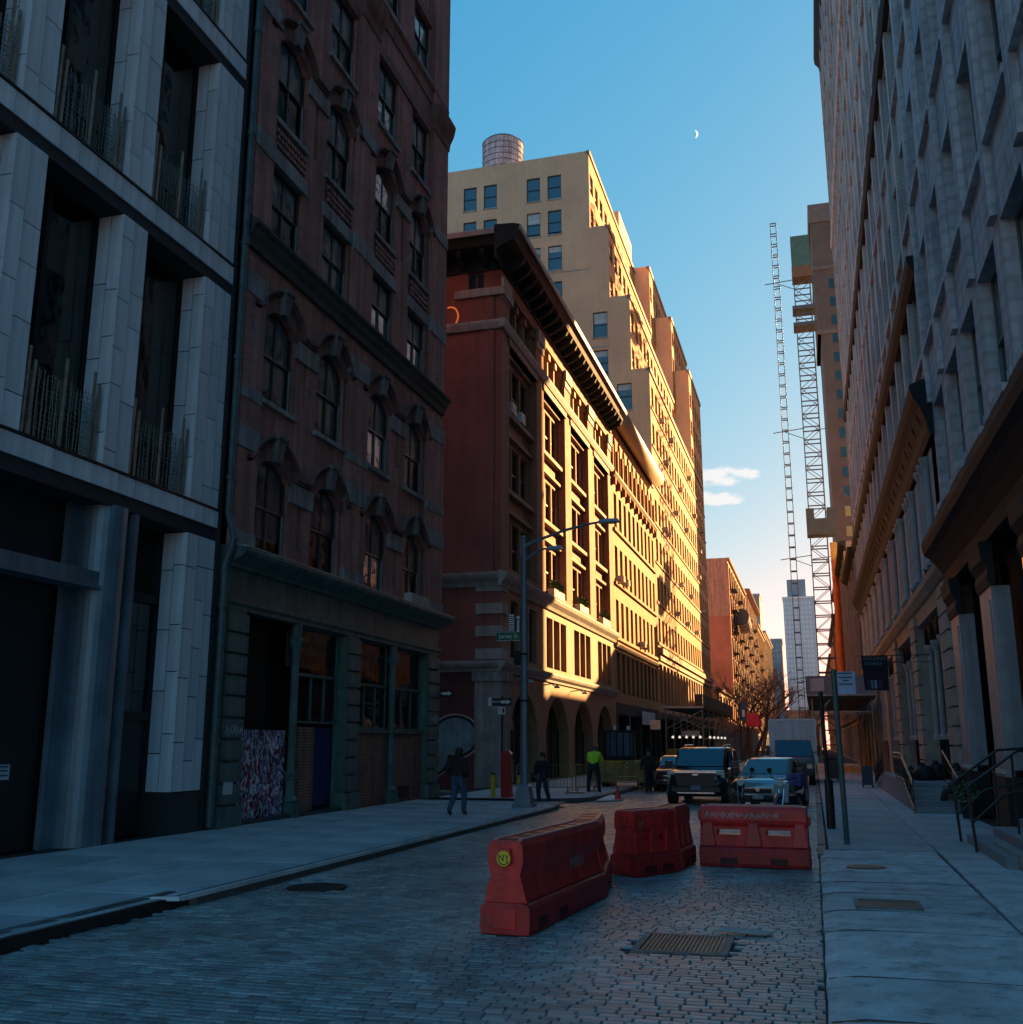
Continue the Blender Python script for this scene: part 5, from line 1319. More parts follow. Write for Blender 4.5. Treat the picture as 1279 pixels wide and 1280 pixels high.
def one_way(name, label, x, y, z, post=True):
    t = thing(name, label, 'sign', (x, y, ZP))
    q = MB(); q.box(x - .38, x + .38, y - .05, y - .038, z, z + .27); q.build('plate', m_signblack, t)
    q = MB(); P = lambda a, c: (x + a, y - .054, z + c)
    q.face([P(-.02, .085), P(.2, .085), P(.2, .045), P(.34, .135), P(.2, .225), P(.2, .185), P(-.02, .185)]); q.build('arrow', m_signwhite, t)
    lettering('ONE WAY', .115, m_signwhite, t, (x - .2, y - .056, z + .135), sx=.62)
    if post:
        q = MB(); q.cyl((x, y, ZP), (x, y, z + .35), .035, n=8); q.build('post', m_blackiron, t)
        q = MB(); q.box(x - .36, x - .5, y - .05, y - .04, z, z + .3); q.box(x - .13, x + .13, y - .052, y - .04, z - .3, z - .04); q.build('small_plate', m_signwhite, t)
        q = MB()
        for s_ in (-.06, .06): q.lathe([(.0, 0), (.045, .0)], (0, 0, 0), 10)
        lettering('P', .16, m_redpaint, t, (x - .05, y - .056, z - .17)); q = MB(); q.box(x + .03, x + .1, y - .056, y - .052, z - .25, z - .09); q.build('symbol', m_signblack, t)
one_way('one_way_sign', 'black one way arrow sign on a post by the painted wall', -10.68, 36.1, 3.28)
one_way('one_way_sign', 'black one way arrow sign fixed to the brick building corner', -12.72, 35.55, 3.58, False)

t = thing('call_box', 'red emergency call box post between two yellow bollards', 'call box', (-10.38, 35.75, ZP))
q = MB(); obox(q, -10.56, -10.2, 35.57, 35.93, ZP, ZP + .12); q.box(-10.53, -10.23, 35.6, 35.9, ZP + .12, 1.6); q.build('post', m_redpaint, t)
q = MB(); obox(q, -10.55, -10.21, 35.58, 35.92, 1.6, 1.72, .5, .5); q.build('cap', m_redpaint, t)
for k, ch in enumerate('FIRE'): lettering(ch, .13, m_signwhite, t, (-10.229 + .004, 35.75, 1.42 - .14 * k), 'L')
q = MB(); q.box(-10.5, -10.26, 35.585, 35.6, 1.0, 1.4); q.build('panel', m_redpaint, t)
for bx, by, lab in ((-10.88, 35.7, 'yellow steel bollard on the mural side of the red call box'), (-9.86, 35.5, 'yellow steel bollard on the street side of the red call box')):
    t = thing('bollard', lab, 'bollard', (bx, by, ZP), group='yellow bollards')
    q = MB(); q.lathe([(.085, 0), (.085, .74), (.075, .79), (.05, .82), (0, .83)], (bx, by, ZP), 16); q.build('post', m_yellow, t)
    q = MB(); q.lathe([(.087, .76), (.095, .765), (.095, .8), (.06, .83)], (bx, by, ZP), 16); q.build('cap', m_iron, t)

# ------------------------------------------------ red plastic barriers
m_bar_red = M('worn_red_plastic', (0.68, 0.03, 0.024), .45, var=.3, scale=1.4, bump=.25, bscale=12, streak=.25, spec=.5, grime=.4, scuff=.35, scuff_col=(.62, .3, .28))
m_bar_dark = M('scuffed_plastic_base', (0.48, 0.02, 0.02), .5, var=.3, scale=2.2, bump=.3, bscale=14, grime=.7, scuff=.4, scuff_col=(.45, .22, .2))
m_bar_in = M('barrier_shadow_plastic', (.08, .008, .008), .6, bump=0)  # dark red plates stand for shade inside the slots and pockets
def barrier(label, a, c, plain=False, holes=True):
    """a and c: ground points of the two ends of its centre line"""
    ax, ay = a; cx, cy = c; L0 = math.hypot(cx - ax, cy - ay); ang = math.atan2(cy - ay, cx - ax)
    t = thing('traffic_barrier', label, 'barrier', (ax, ay, 0), ang, group='red plastic traffic barriers')
    H_ = .96; mb = MB()
    def ring(pr_, x): return [(x, yy, zz) for yy, zz in pr_]
    base = [(-.27, .0), (-.285, .06), (-.285, .27), (-.262, .3), (-.2, .325), (.2, .325), (.262, .3), (.285, .27), (.285, .06), (.27, 0)]
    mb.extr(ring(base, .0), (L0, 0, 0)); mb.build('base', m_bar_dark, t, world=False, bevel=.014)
    up = [(-.15, .62), (-.195, .69), (-.205, .74), (-.2, .9), (-.17, .95), (-.15, H_), (.15, H_), (.17, .95), (.2, .9), (.205, .74), (.195, .69), (.15, .62)]
    if plain: up = [(-.225, .33), (-.18, .46), (-.165, .6)] + up[1:-1] + [(.165, .6), (.18, .46), (.225, .33)]
    mb = MB(); mb.extr(ring(up, .02), (L0 - .04, 0, 0)); mb.build('body', m_bar_red, t, world=False, bevel=.012)
    # waisted middle with through openings
    n = max(2, round(L0 / .75)); seg = (L0 - .16) / n
    ops = [(.08 + seg * i + seg * .26, .08 + seg * i + seg * .74, .5, .585) for i in range(n)] if holes else []
    if plain: ops = [(u - .06, u + .06, .44, .53) for u in (.9, 1.35)]; n = 2
    mb = MB()
    for fr in (Fr('S', -.155), Fr('N', .155)): wall(mb, fr, .06, L0 - .06, .32, .63, ops, .155)
    mb.face([(.06, -.155, .32), (.06, .155, .32), (.06, .155, .63), (.06, -.155, .63)]); mb.face([(L0 - .06, -.155, .32), (L0 - .06, .155, .32), (L0 - .06, .155, .63), (L0 - .06, -.155, .63)])
    mb.build('waist', m_bar_red, t, world=False)
    for i in range(0 if plain else n + 1):
        u = min(max(.08 + seg * i, .14), L0 - .14); w0, w1 = .13, .075
        for s_ in (-1, 1):
            rib = MB(); rib.hexa([(u - w0, s_ * .15, .322), (u + w0, s_ * .15, .322), (u + w0, s_ * .235, .322), (u - w0, s_ * .235, .322), (u - w1, s_ * .15, .69), (u + w1, s_ * .15, .69), (u + w1, s_ * .2, .69), (u - w1, s_ * .2, .69)])
            rib.build('rib', m_bar_red, t, world=False, bevel=.01)
    for u0, u1 in ((.015, .075), (L0 - .075, L0 - .015)):     # flared ends
        rib = MB(); rib.hexa([(u0, -.25, .322), (u1, -.25, .322), (u1, .25, .322), (u0, .25, .322), (u0, -.16, .64), (u1, -.16, .64), (u1, .16, .64), (u0, .16, .64)])
        rib.build('end_flare', m_bar_red, t, world=False, bevel=.01)
    top = MB(); k = max(3, int(L0 / .42))
    for i in range(k):
        u = .2 + (L0 - .4) * i / (k - 1); top.box(u - .085, u + .085, -.1, .1, H_ + .001, H_ + .0045, 0)
    top.build('top_slots', m_bar_in, t, world=False)
    top = MB(); top.box(.1, L0 - .1, -.17, -.115, H_ - .012, H_ + .018); top.box(.1, L0 - .1, .115, .17, H_ - .012, H_ + .018); top.build('top_rails', M('pale_red_plastic', (.6, .2, .19), .5, var=.25, bump=.1), t, world=False, bevel=.01)  # top rails in a paler red than the body
    ft = MB()
    for i in range(n): u = .08 + seg * (i + .5); ft.box(u - .14, u + .14, -.291, -.28, .04, .15); ft.box(u - .14, u + .14, .28, .291, .04, .15)
    ft.build('foot_pockets', m_bar_in, t, world=False)
    for a_ in ((-.03, .02, -.07, .07, .72, .88), (L0 - .02, L0 + .03, -.07, .07, .66, .8)): hk = MB(); hk.box(*a_); hk.build('hinge_lug', m_bar_red, t, world=False, bevel=.008)
    hk = MB(); hk.box(-.012, .002, -.13, .13, .06, .26); hk.build('end_pocket', m_bar_red, t, world=False, bevel=.008)
    return t
m_dust = M('pale_scrawl', (.5, .42, .42), .8, bump=0)
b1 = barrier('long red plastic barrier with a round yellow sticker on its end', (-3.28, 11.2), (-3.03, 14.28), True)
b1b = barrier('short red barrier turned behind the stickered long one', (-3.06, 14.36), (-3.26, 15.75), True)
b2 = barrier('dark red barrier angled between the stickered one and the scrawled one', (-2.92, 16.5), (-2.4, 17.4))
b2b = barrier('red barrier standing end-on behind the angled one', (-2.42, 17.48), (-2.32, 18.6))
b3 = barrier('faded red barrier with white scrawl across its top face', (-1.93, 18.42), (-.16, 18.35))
q = MB(); P = lambda r, n=28: [(-.031 - .0, r * math.cos(2 * math.pi * k / n), .78 + r * math.sin(2 * math.pi * k / n)) for k in range(n)]
q.extr(P(.08), (-.003, 0, 0), 0); o = q.build('sticker', M('yellow_sticker', (.75, .55, .02), .5, bump=0), b1, world=False)
me = text_mesh('NY', .095, m_signblack)
o = bpy.data.objects.new('lettering', me); COL.objects.link(o); o.parent = b1; o.location = (-.037, 0, .785); o.rotation_euler = (math.pi / 2, 0, -math.pi / 2)
q = MB(); q.tube([(-.036, .056 * math.cos(a), .775 + .056 * math.sin(a)) for a in [R(200 + 140 * k / 8) for k in range(9)]], .006, 5); q.build('sticker_mark', m_signblack, b1, world=False)
def tagmark(parent, u0, u1, v0, v1, y, mat, n, seed, w=.018):
    rr = random.Random(seed); q = MB()
    for k in range(n):
        u = u0 + (u1 - u0) * (k + .1) / n; s_ = (u1 - u0) / n
        pts = [(u, v0 + rr.random() * .3 * (v1 - v0)), (u + s_ * rr.uniform(.1, .5), v1 - rr.random() * .3 * (v1 - v0)), (u + s_ * rr.uniform(.4, .8), v0 + rr.random() * .5 * (v1 - v0)), (u + s_ * .85, v1 - rr.random() * .5 * (v1 - v0))]
        for (ua, va), (ub, vb) in zip(pts, pts[1:]): q.face([(ua - w / 2, y, va), (ua + w / 2, y, va), (ub + w / 2, y, vb), (ub - w / 2, y, vb)])
    q.build('graffiti_tag', mat, parent, world=False)
tagmark(b3, .1, 1.3, .75, .88, -.2085, m_dust, 13, 2, .014)
tagmark(b1, 1.7, 2.3, .48, .66, -.195, m_dust, 6, 8, .014)
tagmark(b2, .1, .25, .7, .84, -.2085, M('yellow_scrawl', (.5, .4, .05), .7, bump=0), 2, 5, .012)
lettering('A', .001, m_dust, b3, (0.5, 0, .5), local=True) if False else None

# ------------------------------------------------ site barricades, cone, boards
m_wood = M('ochre_board', (.34, .21, .06), .7, var=.3, scale=3, streak=.3, bump=.2)
m_barri = M('weathered_yellow_steel', (.30, .21, .08), .5, metal=.3, var=.3, bump=.1)
def barricade(label, a, c, board=False):
    ax, ay = a; L0 = math.hypot(c[0] - ax, c[1] - ay); ang = math.atan2(c[1] - ay, c[0] - ax)
    t = thing('barricade', label, 'barricade', (ax, ay, ZP), ang, group='works barricades')
    q = MB(); q.tube([(0, 0, .1), (0, 0, .98), (.06, 0, 1.05), (L0 - .06, 0, 1.05), (L0, 0, .98), (L0, 0, .1)], .024, 8); q.tube([(0, 0, .22), (L0, 0, .22)], .02, 8); q.build('frame', m_barri, t, world=False)
    if board:
        for k in range(4): q = MB(); q.box(.03, L0 - .03, -.03, -.01, .26 + k * .19, .44 + k * .19); q.build('board', m_wood, t, world=False)
    else:
        for k in range(int(L0 / .14)):
            u = .1 + k * .14
            if u < L0 - .05: q = MB(); q.cyl((u, 0, .22), (u, 0, 1.05), .009, n=6); q.build('bar', m_barri, t, world=False)
    for u in (.2, L0 - .2):
        q = MB(); q.box(u - .03, u + .03, -.3, .3, .0, .05); q.box(u - .02, u + .02, -.02, .02, .05, .22); q.build('foot', m_barri, t, world=False)
barricade('open bar steel barricade behind the lamp post', (-11.0, 39.2), (-8.75, 38.9))
barricade('open bar steel barricade turned along the works kerb', (-8.65, 38.95), (-8.3, 41.0))
barricade('boarded ochre barricade in front of the digger', (-9.2, 44.6), (-7.0, 44.9), True)
barricade('boarded ochre barricade next to the dark parked car', (-6.95, 45.0), (-6.55, 47.2), True)
t = thing('traffic_cone', 'small orange red traffic cone at the works corner', 'cone', (-6.75, 37.2, 0.02))
q = MB(); q.box(-6.93, -6.57, 37.02, 37.38, .02, .06); q.build('base', M('cone_orange', (.75, .06, .02), .5, bump=0), t)
q = MB(); q.lathe([(.12, .06), (.03, .47), (.0, .475)], (-6.75, 37.2, 0), 16); q.build('cone', MATS['cone_orange'], t)
q = MB(); q.lathe([(.082, .2), (.062, .3)], (-6.75, 37.2, 0), 16); q.build('band', m_signwhite, t)
q = MB(); q.hexa([(-7.3, 36.0, .02), (-6.55, 37.0, .01), (-6.6, 37.5, .01), (-7.5, 40.0, .05), (-7.3, 36.0, .06), (-6.55, 37.0, .05), (-6.6, 37.5, .05), (-7.5, 40.0, .09)])
tag(q.build('white_board', M('white_board_paint', (.6, .6, .58), .6)), 'white kerb board lying under the traffic cone', 'board')

# ------------------------------------------------ mini digger
dg_ = thing('excavator', 'small yellow tracked digger with a black cab behind the barricades', 'excavator', (-8.0, 46.4, ZP))
m_cat = M('digger_yellow', (.55, .33, .02), .5, var=.15, bump=.05, grime=.3)
x, y = -8.0, 46.4
for s_ in (-1, 1):
    q = MB(); prof = [(-.95, .12), (-.8, 0), (.8, 0), (.95, .12), (.95, .38), (.8, .5), (-.8, .5), (-.95, .38)]
    q.extr([(x + s_ * .78 - .18, y + a, ZP + b_) for a, b_ in prof], (.36, 0, 0)); q.build('track', m_iron, dg_)
q = MB(); q.box(x - .85, x + .85, y - .8, y + .9, ZP + .55, ZP + 1.1); q.build('body', m_cat, dg_, bevel=.05)
q = MB(); q.box(x - .05, x + .75, y - .83, y - .8, ZP + .72, ZP + 1.06); q.build('badge_plate', m_signblack, dg_)
lettering('CAT', .34, m_signwhite, dg_, (x + .35, y - .835, ZP + .89))
q = MB()
for px_, py_ in ((-.8, -.7), (.45, -.7), (.45, .55), (-.8, .55)): q.bar((x + px_, y + py_, ZP + 1.1), (x + px_ * .95, y + py_ * .95, ZP + 2.3), .09)
q.box(x - .85, x + .5, y - .75, y + .6, ZP + 2.3, ZP + 2.4); q.box(x - .8, x + .45, y - .72, y - .68, ZP + 1.1, ZP + 1.3); q.build('cab_frame', m_blackiron, dg_)
q = MB()
for k in range(4): q.bar((x - .6 + .3 * k, y - .7, ZP + 1.3), (x - .6 + .3 * k, y - .68, ZP + 2.3), .05)
q.build('cab_bars', m_blackiron, dg_)
q = MB(); q.box(x - .77, x + .42, y - .66, y + .5, ZP + 1.15, ZP + 2.28); q.build('cab_glass', g_sky, dg_)
q = MB(); q.bar((x + .6, y + .3, ZP + 1.0), (x + 1.1, y - .9, ZP + 1.15), .2, .25); q.bar((x + 1.1, y - .9, ZP + 1.2), (x + 1.25, y - 1.1, ZP + .5), .14, .2); q.build('boom', m_cat, dg_)
q = MB(); q.extr([(x + 1.0, y - 1.3, ZP + .2), (x + 1.0, y - .9, ZP + .15), (x + 1.0, y - .85, ZP + .55), (x + 1.0, y - 1.1, ZP + .6)], (.5, 0, 0)); q.build('bucket', m_iron, dg_)
q = MB(); q.box(x - .5, x - .38, y - .3, y - .2, ZP + 2.4, ZP + 2.6); q.box(x + .1, x + .24, y - .3, y - .2, ZP + 2.4, ZP + 2.58); q.build('work_light', m_signwhite, dg_)

# ------------------------------------------------ flower boxes on the corner building
def leaf_clump(mb, c, r, n, rr, s=.09, mi=0):
    for _ in range(n):
        v = Vector((rr.gauss(0, 1), rr.gauss(0, 1), rr.gauss(0, 1))); v = v.normalized() * (rr.random() ** .4)
        p = Vector(c) + Vector((v.x * r[0], v.y * r[1], v.z * r[2]))
        a = Vector((rr.gauss(0, 1), rr.gauss(0, 1), rr.gauss(0, 1))).normalized() * s; b_ = a.orthogonal().normalized() * s * .55
        mb.face([tuple(p - a), tuple(p + b_), tuple(p + a), tuple(p - b_)], mi)
m_leaf = M('planter_leaf', (.07, .10, .03), .7, var=.4, scale=6, bump=0)
rr = random.Random(21)
for u, lab in ((53.2, 'flower box with green shrubs on the first sunlit ledge bay'), (59.6, 'flower box with shrubs on the middle sunlit ledge bay'), (66.6, 'flower box with shrubs on the ledge bay next to the golden building')):
    t = thing('flower_box', lab, 'planter', (LX + .2, u, 9.42), group='ledge flower boxes')
    q = MB(); q.box(LX + .0, LX + .36, u - 1.2, u + 1.2, 9.43, 9.85); q.build('box', M('cream_planter', (.55, .47, .36), .7), t)
    q = MB(); leaf_clump(q, (LX + .2, u, 10.1), (.3, 1.25, .35), 420, rr); q.build('shrubs', m_leaf, t)

# ------------------------------------------------ right pavement furniture
m_postgreen = M('green_grey_post', (.08, .13, .13), .45, metal=.3, var=.15, bump=.05)
t = thing('sign_post', 'grey green steel post with a pale blue parking notice', 'sign post', (.5, 21.75, .09))
q = MB(); q.cyl((.5, 21.75, .06), (.46, 21.75, 3.42), .055, n=10); q.build('post', m_postgreen, t)
t2 = thing('parking_notice', 'pale blue parking notice with dark lines on the green post', 'sign', (.68, 21.68, 3.1))
q = MB(); q.box(.52, .86, 21.67, 21.685, 2.93, 3.37); q.build('plate', M('pale_blue_sign', (.3, .42, .62), .4, bump=0), t2)
q = MB()
for a, c, z in ((.54, .8, 3.32), (.55, .8, 3.24), (.62, .74, 3.18), (.55, .8, 3.11)): q.box(a, c, 21.664, 21.67, z, z + .028)
q.build('print', M('sign_navy', (.03, .05, .13), .5, bump=0), t2)
t = thing('black_post', 'plain black steel post at the kerb beyond the parking notice', 'post', (.27, 25.5, .09))
q = MB(); q.tube([(.27, 25.5, .06), (.27, 25.5, 1.15), (.25, 25.5, 1.2), (.22, 25.5, 3.12)], [.1, .1, .05, .05], 10); q.build('pole', m_signblack, t)
q = MB(); q.cyl((.22, 25.5, 3.12), (.22, 25.5, 3.17), .06, .02, n=10); q.build('cap', m_signblack, t)
t = thing('litter_bin', 'black litter bin standing at the kerb by the parked truck', 'bin', (.78, 56, .09))
q = MB(); obox(q, .46, 1.1, 55.7, 56.3, .22, 1.15, 1.06, 1.06); q.build('body', m_signblack, t)
q = MB(); q.box(.42, 1.14, 55.66, 56.34, 1.15, 1.22); q.build('rim', m_blackiron, t)
for a in (.5, 1.02): q = MB(); q.box(a, a + .06, 55.75, 56.25, .09, .22); q.build('foot', m_blackiron, t)
q = MB(); leaf_clump(q, (.78, 56, 1.3), (.28, .25, .16), 30, rr, .1); q.build('rubbish', M('rubbish', (.3, .1, .1), .7, var=.6, scale=8), t)
t = thing('sandwich_board', 'dark folding sandwich board standing before the iron stair', 'sandwich board', (2.15, 48.8, .09))
for s_ in (-1, 1):
    q = MB(); q.hexa([(1.93, 48.8 + s_ * .25, .2), (2.37, 48.8 + s_ * .25, .2), (2.37, 48.8 + s_ * .28, .2), (1.93, 48.8 + s_ * .28, .2), (1.93, 48.8 + s_ * .01, .98), (2.37, 48.8 + s_ * .01, .98), (2.37, 48.8 + s_ * .04, .98), (1.93, 48.8 + s_ * .04, .98)]); q.build('panel', M('slate_board', (.03, .04, .055), .5), t)
    for a in (1.93, 2.33): q = MB(); q.bar((a + .02, 48.8 + s_ * .3, .09), (a + .02, 48.8 + s_ * .25, .22), .04); q.build('leg', m_blackiron, t)
# hanging banner
t = thing('shop_banner', 'black cloth shop banner with white wording hung from two wall brackets', 'banner', (2.3, 40, 3.85))
q = MB(); q.face([(1.84, 40, 5.06), (2.76, 40, 5.06), (2.72, 40, 3.82), (1.9, 40, 3.86)]); q.face([(1.84, 40.012, 5.06), (2.76, 40.012, 5.06), (2.72, 40.012, 3.82), (1.9, 40.012, 3.86)]); q.build('cloth', M('black_banner_cloth', (.015, .013, .02), .8, bump=.1), t)
q = MB(); q.bar((1.7, 40.006, 5.08), (4.2, 40.006, 5.08), .03); q.bar((1.75, 40.006, 4.83), (4.2, 40.006, 4.83), .02); q.build('bracket', m_blackiron, t)
m_ban = M('banner_teal_print', (.16, .3, .34), .8, bump=0)
lettering('HOUSING', .17, m_ban, t, (2.3, 39.99, 4.97)); lettering('WORKS', .17, m_ban, t, (2.24, 39.99, 4.79))
for k, (a, c, m_) in enumerate(((2.0, 2.08, (.1, .02, .12)), (2.12, 2.2, (.12, .3, .33)), (2.24, 2.33, (.3, .33, .45)), (2.4, 2.5, (.12, .03, .16)))):
    q = MB(); q.face([(a, 39.992, 3.9), (c, 39.992, 3.9), (c, 39.992, 4.2), (a, 39.992, 4.2)]); q.build('stripe', M('banner_stripe_%s' % 'abcd'[k], m_, .8, bump=0), t)
# iron stoop with landing: rises from the near end, falls at the far end
m_rail = M('dark_rail_iron', (.02, .022, .024), .35, metal=.5, bump=.05)
m_step = M('bluestone_step', (.22, .25, .28), .6, var=.15, bump=.3, rand=.1)
t = thing('stoop', 'long bluestone stoop with latticed iron railings and a landing', 'stoop', (3.4, 38, .09))
nst = 5; zt = .82
for k in range(nst):
    z1 = .09 + (zt - .09) * (k + 1) / nst; y0 = 31.6 + k * .62
    q = MB(); q.box(2.62, 3.72, y0, y0 + .64, .05, z1); q.build('step', m_step, t)
    y1 = 50.6 - k * 1.3
    q = MB(); q.box(2.62, 4.15, y1 - 1.32, y1, .05, z1); q.build('step', m_step, t)
q = MB(); q.box(2.62, 4.15, 34.7, 44.1, .05, zt); q.build('landing', m_step, t)
def lattice_rail(pts, h, parent):
    q = MB(); q.tube([(2.56, y, z + h) for y, z in pts], .03, 8); q.tube([(2.56, y, z + h - .13) for y, z in pts], .016, 6); q.tube([(2.56, y, z + .1) for y, z in pts], .018, 6); q.build('handrail', m_rail, parent)
    q = MB()
    for (ya, za), (yb, zb) in zip(pts, pts[1:]):
        n = max(1, int(abs(yb - ya) / .42))
        for k in range(n):
            f0, f1 = k / n, (k + 1) / n; A = lambda f: (ya + (yb - ya) * f, za + (zb - za) * f)
            a, c = A(f0), A(f1)
            q.bar((2.56, a[0], a[1] + .1), (2.56, c[0], c[1] + h - .13), .014); q.bar((2.56, c[0], c[1] + .1), (2.56, a[0], a[1] + h - .13), .014)
            if k % 2 == 0: q.bar((2.56, a[0], a[1] + .0), (2.56, a[0], a[1] + h), .025)
    q.build('lattice', m_rail, parent)
lattice_rail([(31.4, .09), (34.7, zt)], .86, t); lattice_rail([(34.7, zt), (38, zt)], .84, t); lattice_rail([(44.2, zt), (50.8, .09)], .8, t)
q = MB(); q.tube([(3.75, 31.4, 1.0), (3.75, 34.7, 1.75)], .028, 8)
for yy, zz in ((31.4, .09), (33, .4), (34.7, zt)): q.bar((3.75, yy, zz), (3.75, yy, zz + .92), .03)
q.build('handrail', m_rail, t)
brr = random.Random(4)
for k, (bx, by, s_) in enumerate(((3.3, 36.2, .34), (3.75, 36.9, .38), (3.0, 37.0, .27))):
    o = MB(); o.lathe([(s_ * .3, 0), (s_ * .95, .03), (s_ * 1.05, s_ * .4), (s_ * .95, s_ * .85), (s_ * .6, s_ * 1.2), (s_ * .2, s_ * 1.35), (s_ * .22, s_ * 1.5), (.01, s_ * 1.5)], (0, 0, 0), 18)
    o.v = [(x * (1 + brr.uniform(-.16, .16)) + bx, y * (1 + brr.uniform(-.16, .16)) + by, zt + z * (1 + (brr.uniform(-.1, .1) if z > .05 else 0))) for x, y, z in o.v]
    tag(o.build('rubbish_bag', M('black_plastic_bag', (.025, .022, .022), .55, bump=.6, bscale=9, spec=.3), None, smooth=True), ('largest black rubbish bag against the wall on the stoop landing', 'black rubbish bag leaning in the middle of the stoop landing', 'small black rubbish bag beside the stoop railing')[(1, 0, 2)[k]], 'rubbish bag', 'bags on the landing')
# near stoop at the shop
t = thing('shop_steps', 'low shop steps with slim metal handrails below the blue grey pilaster', 'steps', (3.4, 20, .09))
for k in range(3): q = MB(); q.box(2.75 + .48 * k, 2.75 + .48 * (k + 1) + (.1 if k == 2 else 0), 18.2, 22.6, .05, .09 + .16 * (k + 1)); q.build('step', m_step, t)
for yy in (20.8, 22.9):
    q = MB(); q.bar((2.68, yy, .05), (2.62, yy, 1.2), .05); q.tube([(2.6, yy, 1.18), (2.68, yy, 1.26), (3.5, yy, 1.85), (4.2, yy, 1.9)], .026, 8); q.tube([(2.64, yy, .58), (3.2, yy, 1.08), (4.2, yy, 1.3)], .02, 8); q.bar((3.4, yy, .4), (3.4, yy, 1.78), .04); q.build('handrail', m_rail, t)
t = thing('cellar_kerb', 'long low stone kerb of the cellar light along the shopfront', 'kerb', (2.6, 13, .09))
for k in range(8):
    q = MB(); y0 = 3.2 + 2.18 * k; q.box(2.92, 3.1, y0, y0 + 2.15, .05, .3); q.build('stone', m_tanst, t)
t = thing('potted_plant', 'potted green plant at the foot of the shopfront pilaster', 'potted plant', (3.75, 29.8, .09))
q = MB(); q.lathe([(.0, 0), (.16, 0), (.22, .36), (.24, .38), (.2, .38)], (3.75, 29.8, .09), 16); q.build('pot', m_rdark, t)
q = MB(); leaf_clump(q, (3.75, 29.8, .75), (.3, .3, .3), 160, rr, .08); q.build('leaves', M('plant_leaf', (.05, .12, .05), .6, var=.4, scale=6, bump=0), t)

# ------------------------------------------------ sidewalk shed on the right, construction shed on the left
m_shedgreen = M('shed_green_ply', (.035, .05, .045), .7, var=.25, bump=.15, streak=.3)
m_shedblue = M('shed_grey_ply', (.2, .24, .3), .7, var=.15, bump=.1)
m_scaf = M('scaffold_steel', (.33, .33, .32), .45, metal=.5, var=.2, bump=0)
t = thing('sidewalk_shed', 'grey fronted sidewalk shed on steel posts under the hoists', 'shed', (1.6, 78, .09))
q = MB(); q.box(-.25, 3.95, 70, 98, 4.75, 4.98); q.build('deck', m_shedgreen, t)
for k in range(3): q = MB(); q.box(-.22 + 1.4 * k, -.22 + 1.4 * (k + 1) - .03, 69.95, 69.99, 4.99, 6.18); q.build('front_panel', m_shedblue, t)
q = MB(); q.box(-.27, -.23, 70, 98, 4.99, 6.18); q.build('side_panel', m_shedgreen, t)
q = MB(); q.box(.0, .85, 69.92, 69.945, 5.2, 6.0); q.build('notice', M('pale_notice', (.55, .56, .6), .6), t)
q = MB(); q.box(-.28, 3.97, 69.9, 69.95, 4.9, 4.985); q.build('edge', m_scaf, t)
for yy in (70.2, 74.5, 79, 84, 89, 94):
    for xx in (.05, 3.7): q = MB(); q.cyl((xx, yy, .09), (xx, yy, 4.75), .05, n=8); q.build('post', m_scaf, t)
    q = MB(); q.bar((.05, yy, 3.6), (1.2, yy, 4.7), .06); q.bar((.05, yy, 3.9), (3.7, yy, 3.9), .05); q.build('brace', m_scaf, t)
t = thing('street_shed', 'dark timber street shed with steel cross bracing and hanging lamps', 'shed', (-10, 100, .0))
q = MB(); q.box(-11.9, -8.62, 88, 120, 4.72, 4.92); q.build('deck', m_shedgreen, t)
q = MB(); q.box(-11.95, -8.58, 87.9, 87.97, 4.78, 4.94); q.build('edge', M('pale_edge', (.55, .55, .5), .6), t)
for k in range(6):
    q = MB(); y0 = 88.1 + 5.3 * k; q.box(-8.66, -8.58, y0, y0 + 5.26, 4.94, 5.92); q.build('parapet_panel', m_shedgreen, t)
q = MB(); q.box(-9.3, -8.67, 88, 88.08, 4.94, 5.92); q.build('parapet_panel', M('shed_brown_ply', (.1, .07, .055), .7), t)
for k in range(7):
    yy = 88.2 + 5.2 * k
    for xx in (-11.8, -8.75): q = MB(); q.cyl((xx, yy, ZP), (xx, yy, 4.72), .06, n=8); q.build('post', m_scaf, t)
    for a_, c_ in (((-11.8, yy, 3.1), (-8.75, yy, 4.6)), ((-11.8, yy, 4.6), (-8.75, yy, 3.1)), ((-8.75, yy, 3.3), (-8.75, yy + 5.2, 3.3)), ((-8.75, yy, 2.3), (-8.75, yy + 5.2, 2.3))): q = MB(); q.bar(a_, c_, .055); q.build('brace', m_scaf, t)
q = MB(); q.box(-10.5, -9.0, 88.0, 88.05, 2.5, 2.95); q.build('notice', M('dusty_notice', (.3, .27, .27), .7), t)
q = MB(); q.box(-11.8, -8.75, 88.4, 88.45, ZP, 1.5); q.build('low_fence', m_wood, t)
m_bulb = M('lit_bulb', (1.0, .9, .75), .5, var=0, bump=0, emit=.06)
for k in range(10):
    if k < 5: px_, py_ = -11.2 + .56 * k, 87.8
    else: px_, py_ = -8.6, 88.5 + 4 * (k - 4)
    q = MB(); q.lathe([(0, .1), (.07, .06), (.12, -.04), (.08, -.11), (0, -.13)], (px_, py_, 2.45), 12)
    tag(q.build('string_lamp', m_bulb, None, smooth=True), ('small lit lamp strung across the end of the street shed, %s from the building' if k < 5 else 'small lit lamp strung along the street side of the shed, %s from its notice end') % ORD[k % 5], 'lamp', 'lamps of the street shed')
q = MB(); q.box(LX + .3, LX + .36, 80.6, 87.2, 3.35, 4.35); o = tag(q.build('site_notice', M('white_notice_board', (.5, .54, .6), .6)), 'white notice board on the dark shopfront beyond the digger', 'sign')
t = thing('post_notice', 'cream notice on a black post before the street shed', 'sign', (-8.9, 63, ZP))
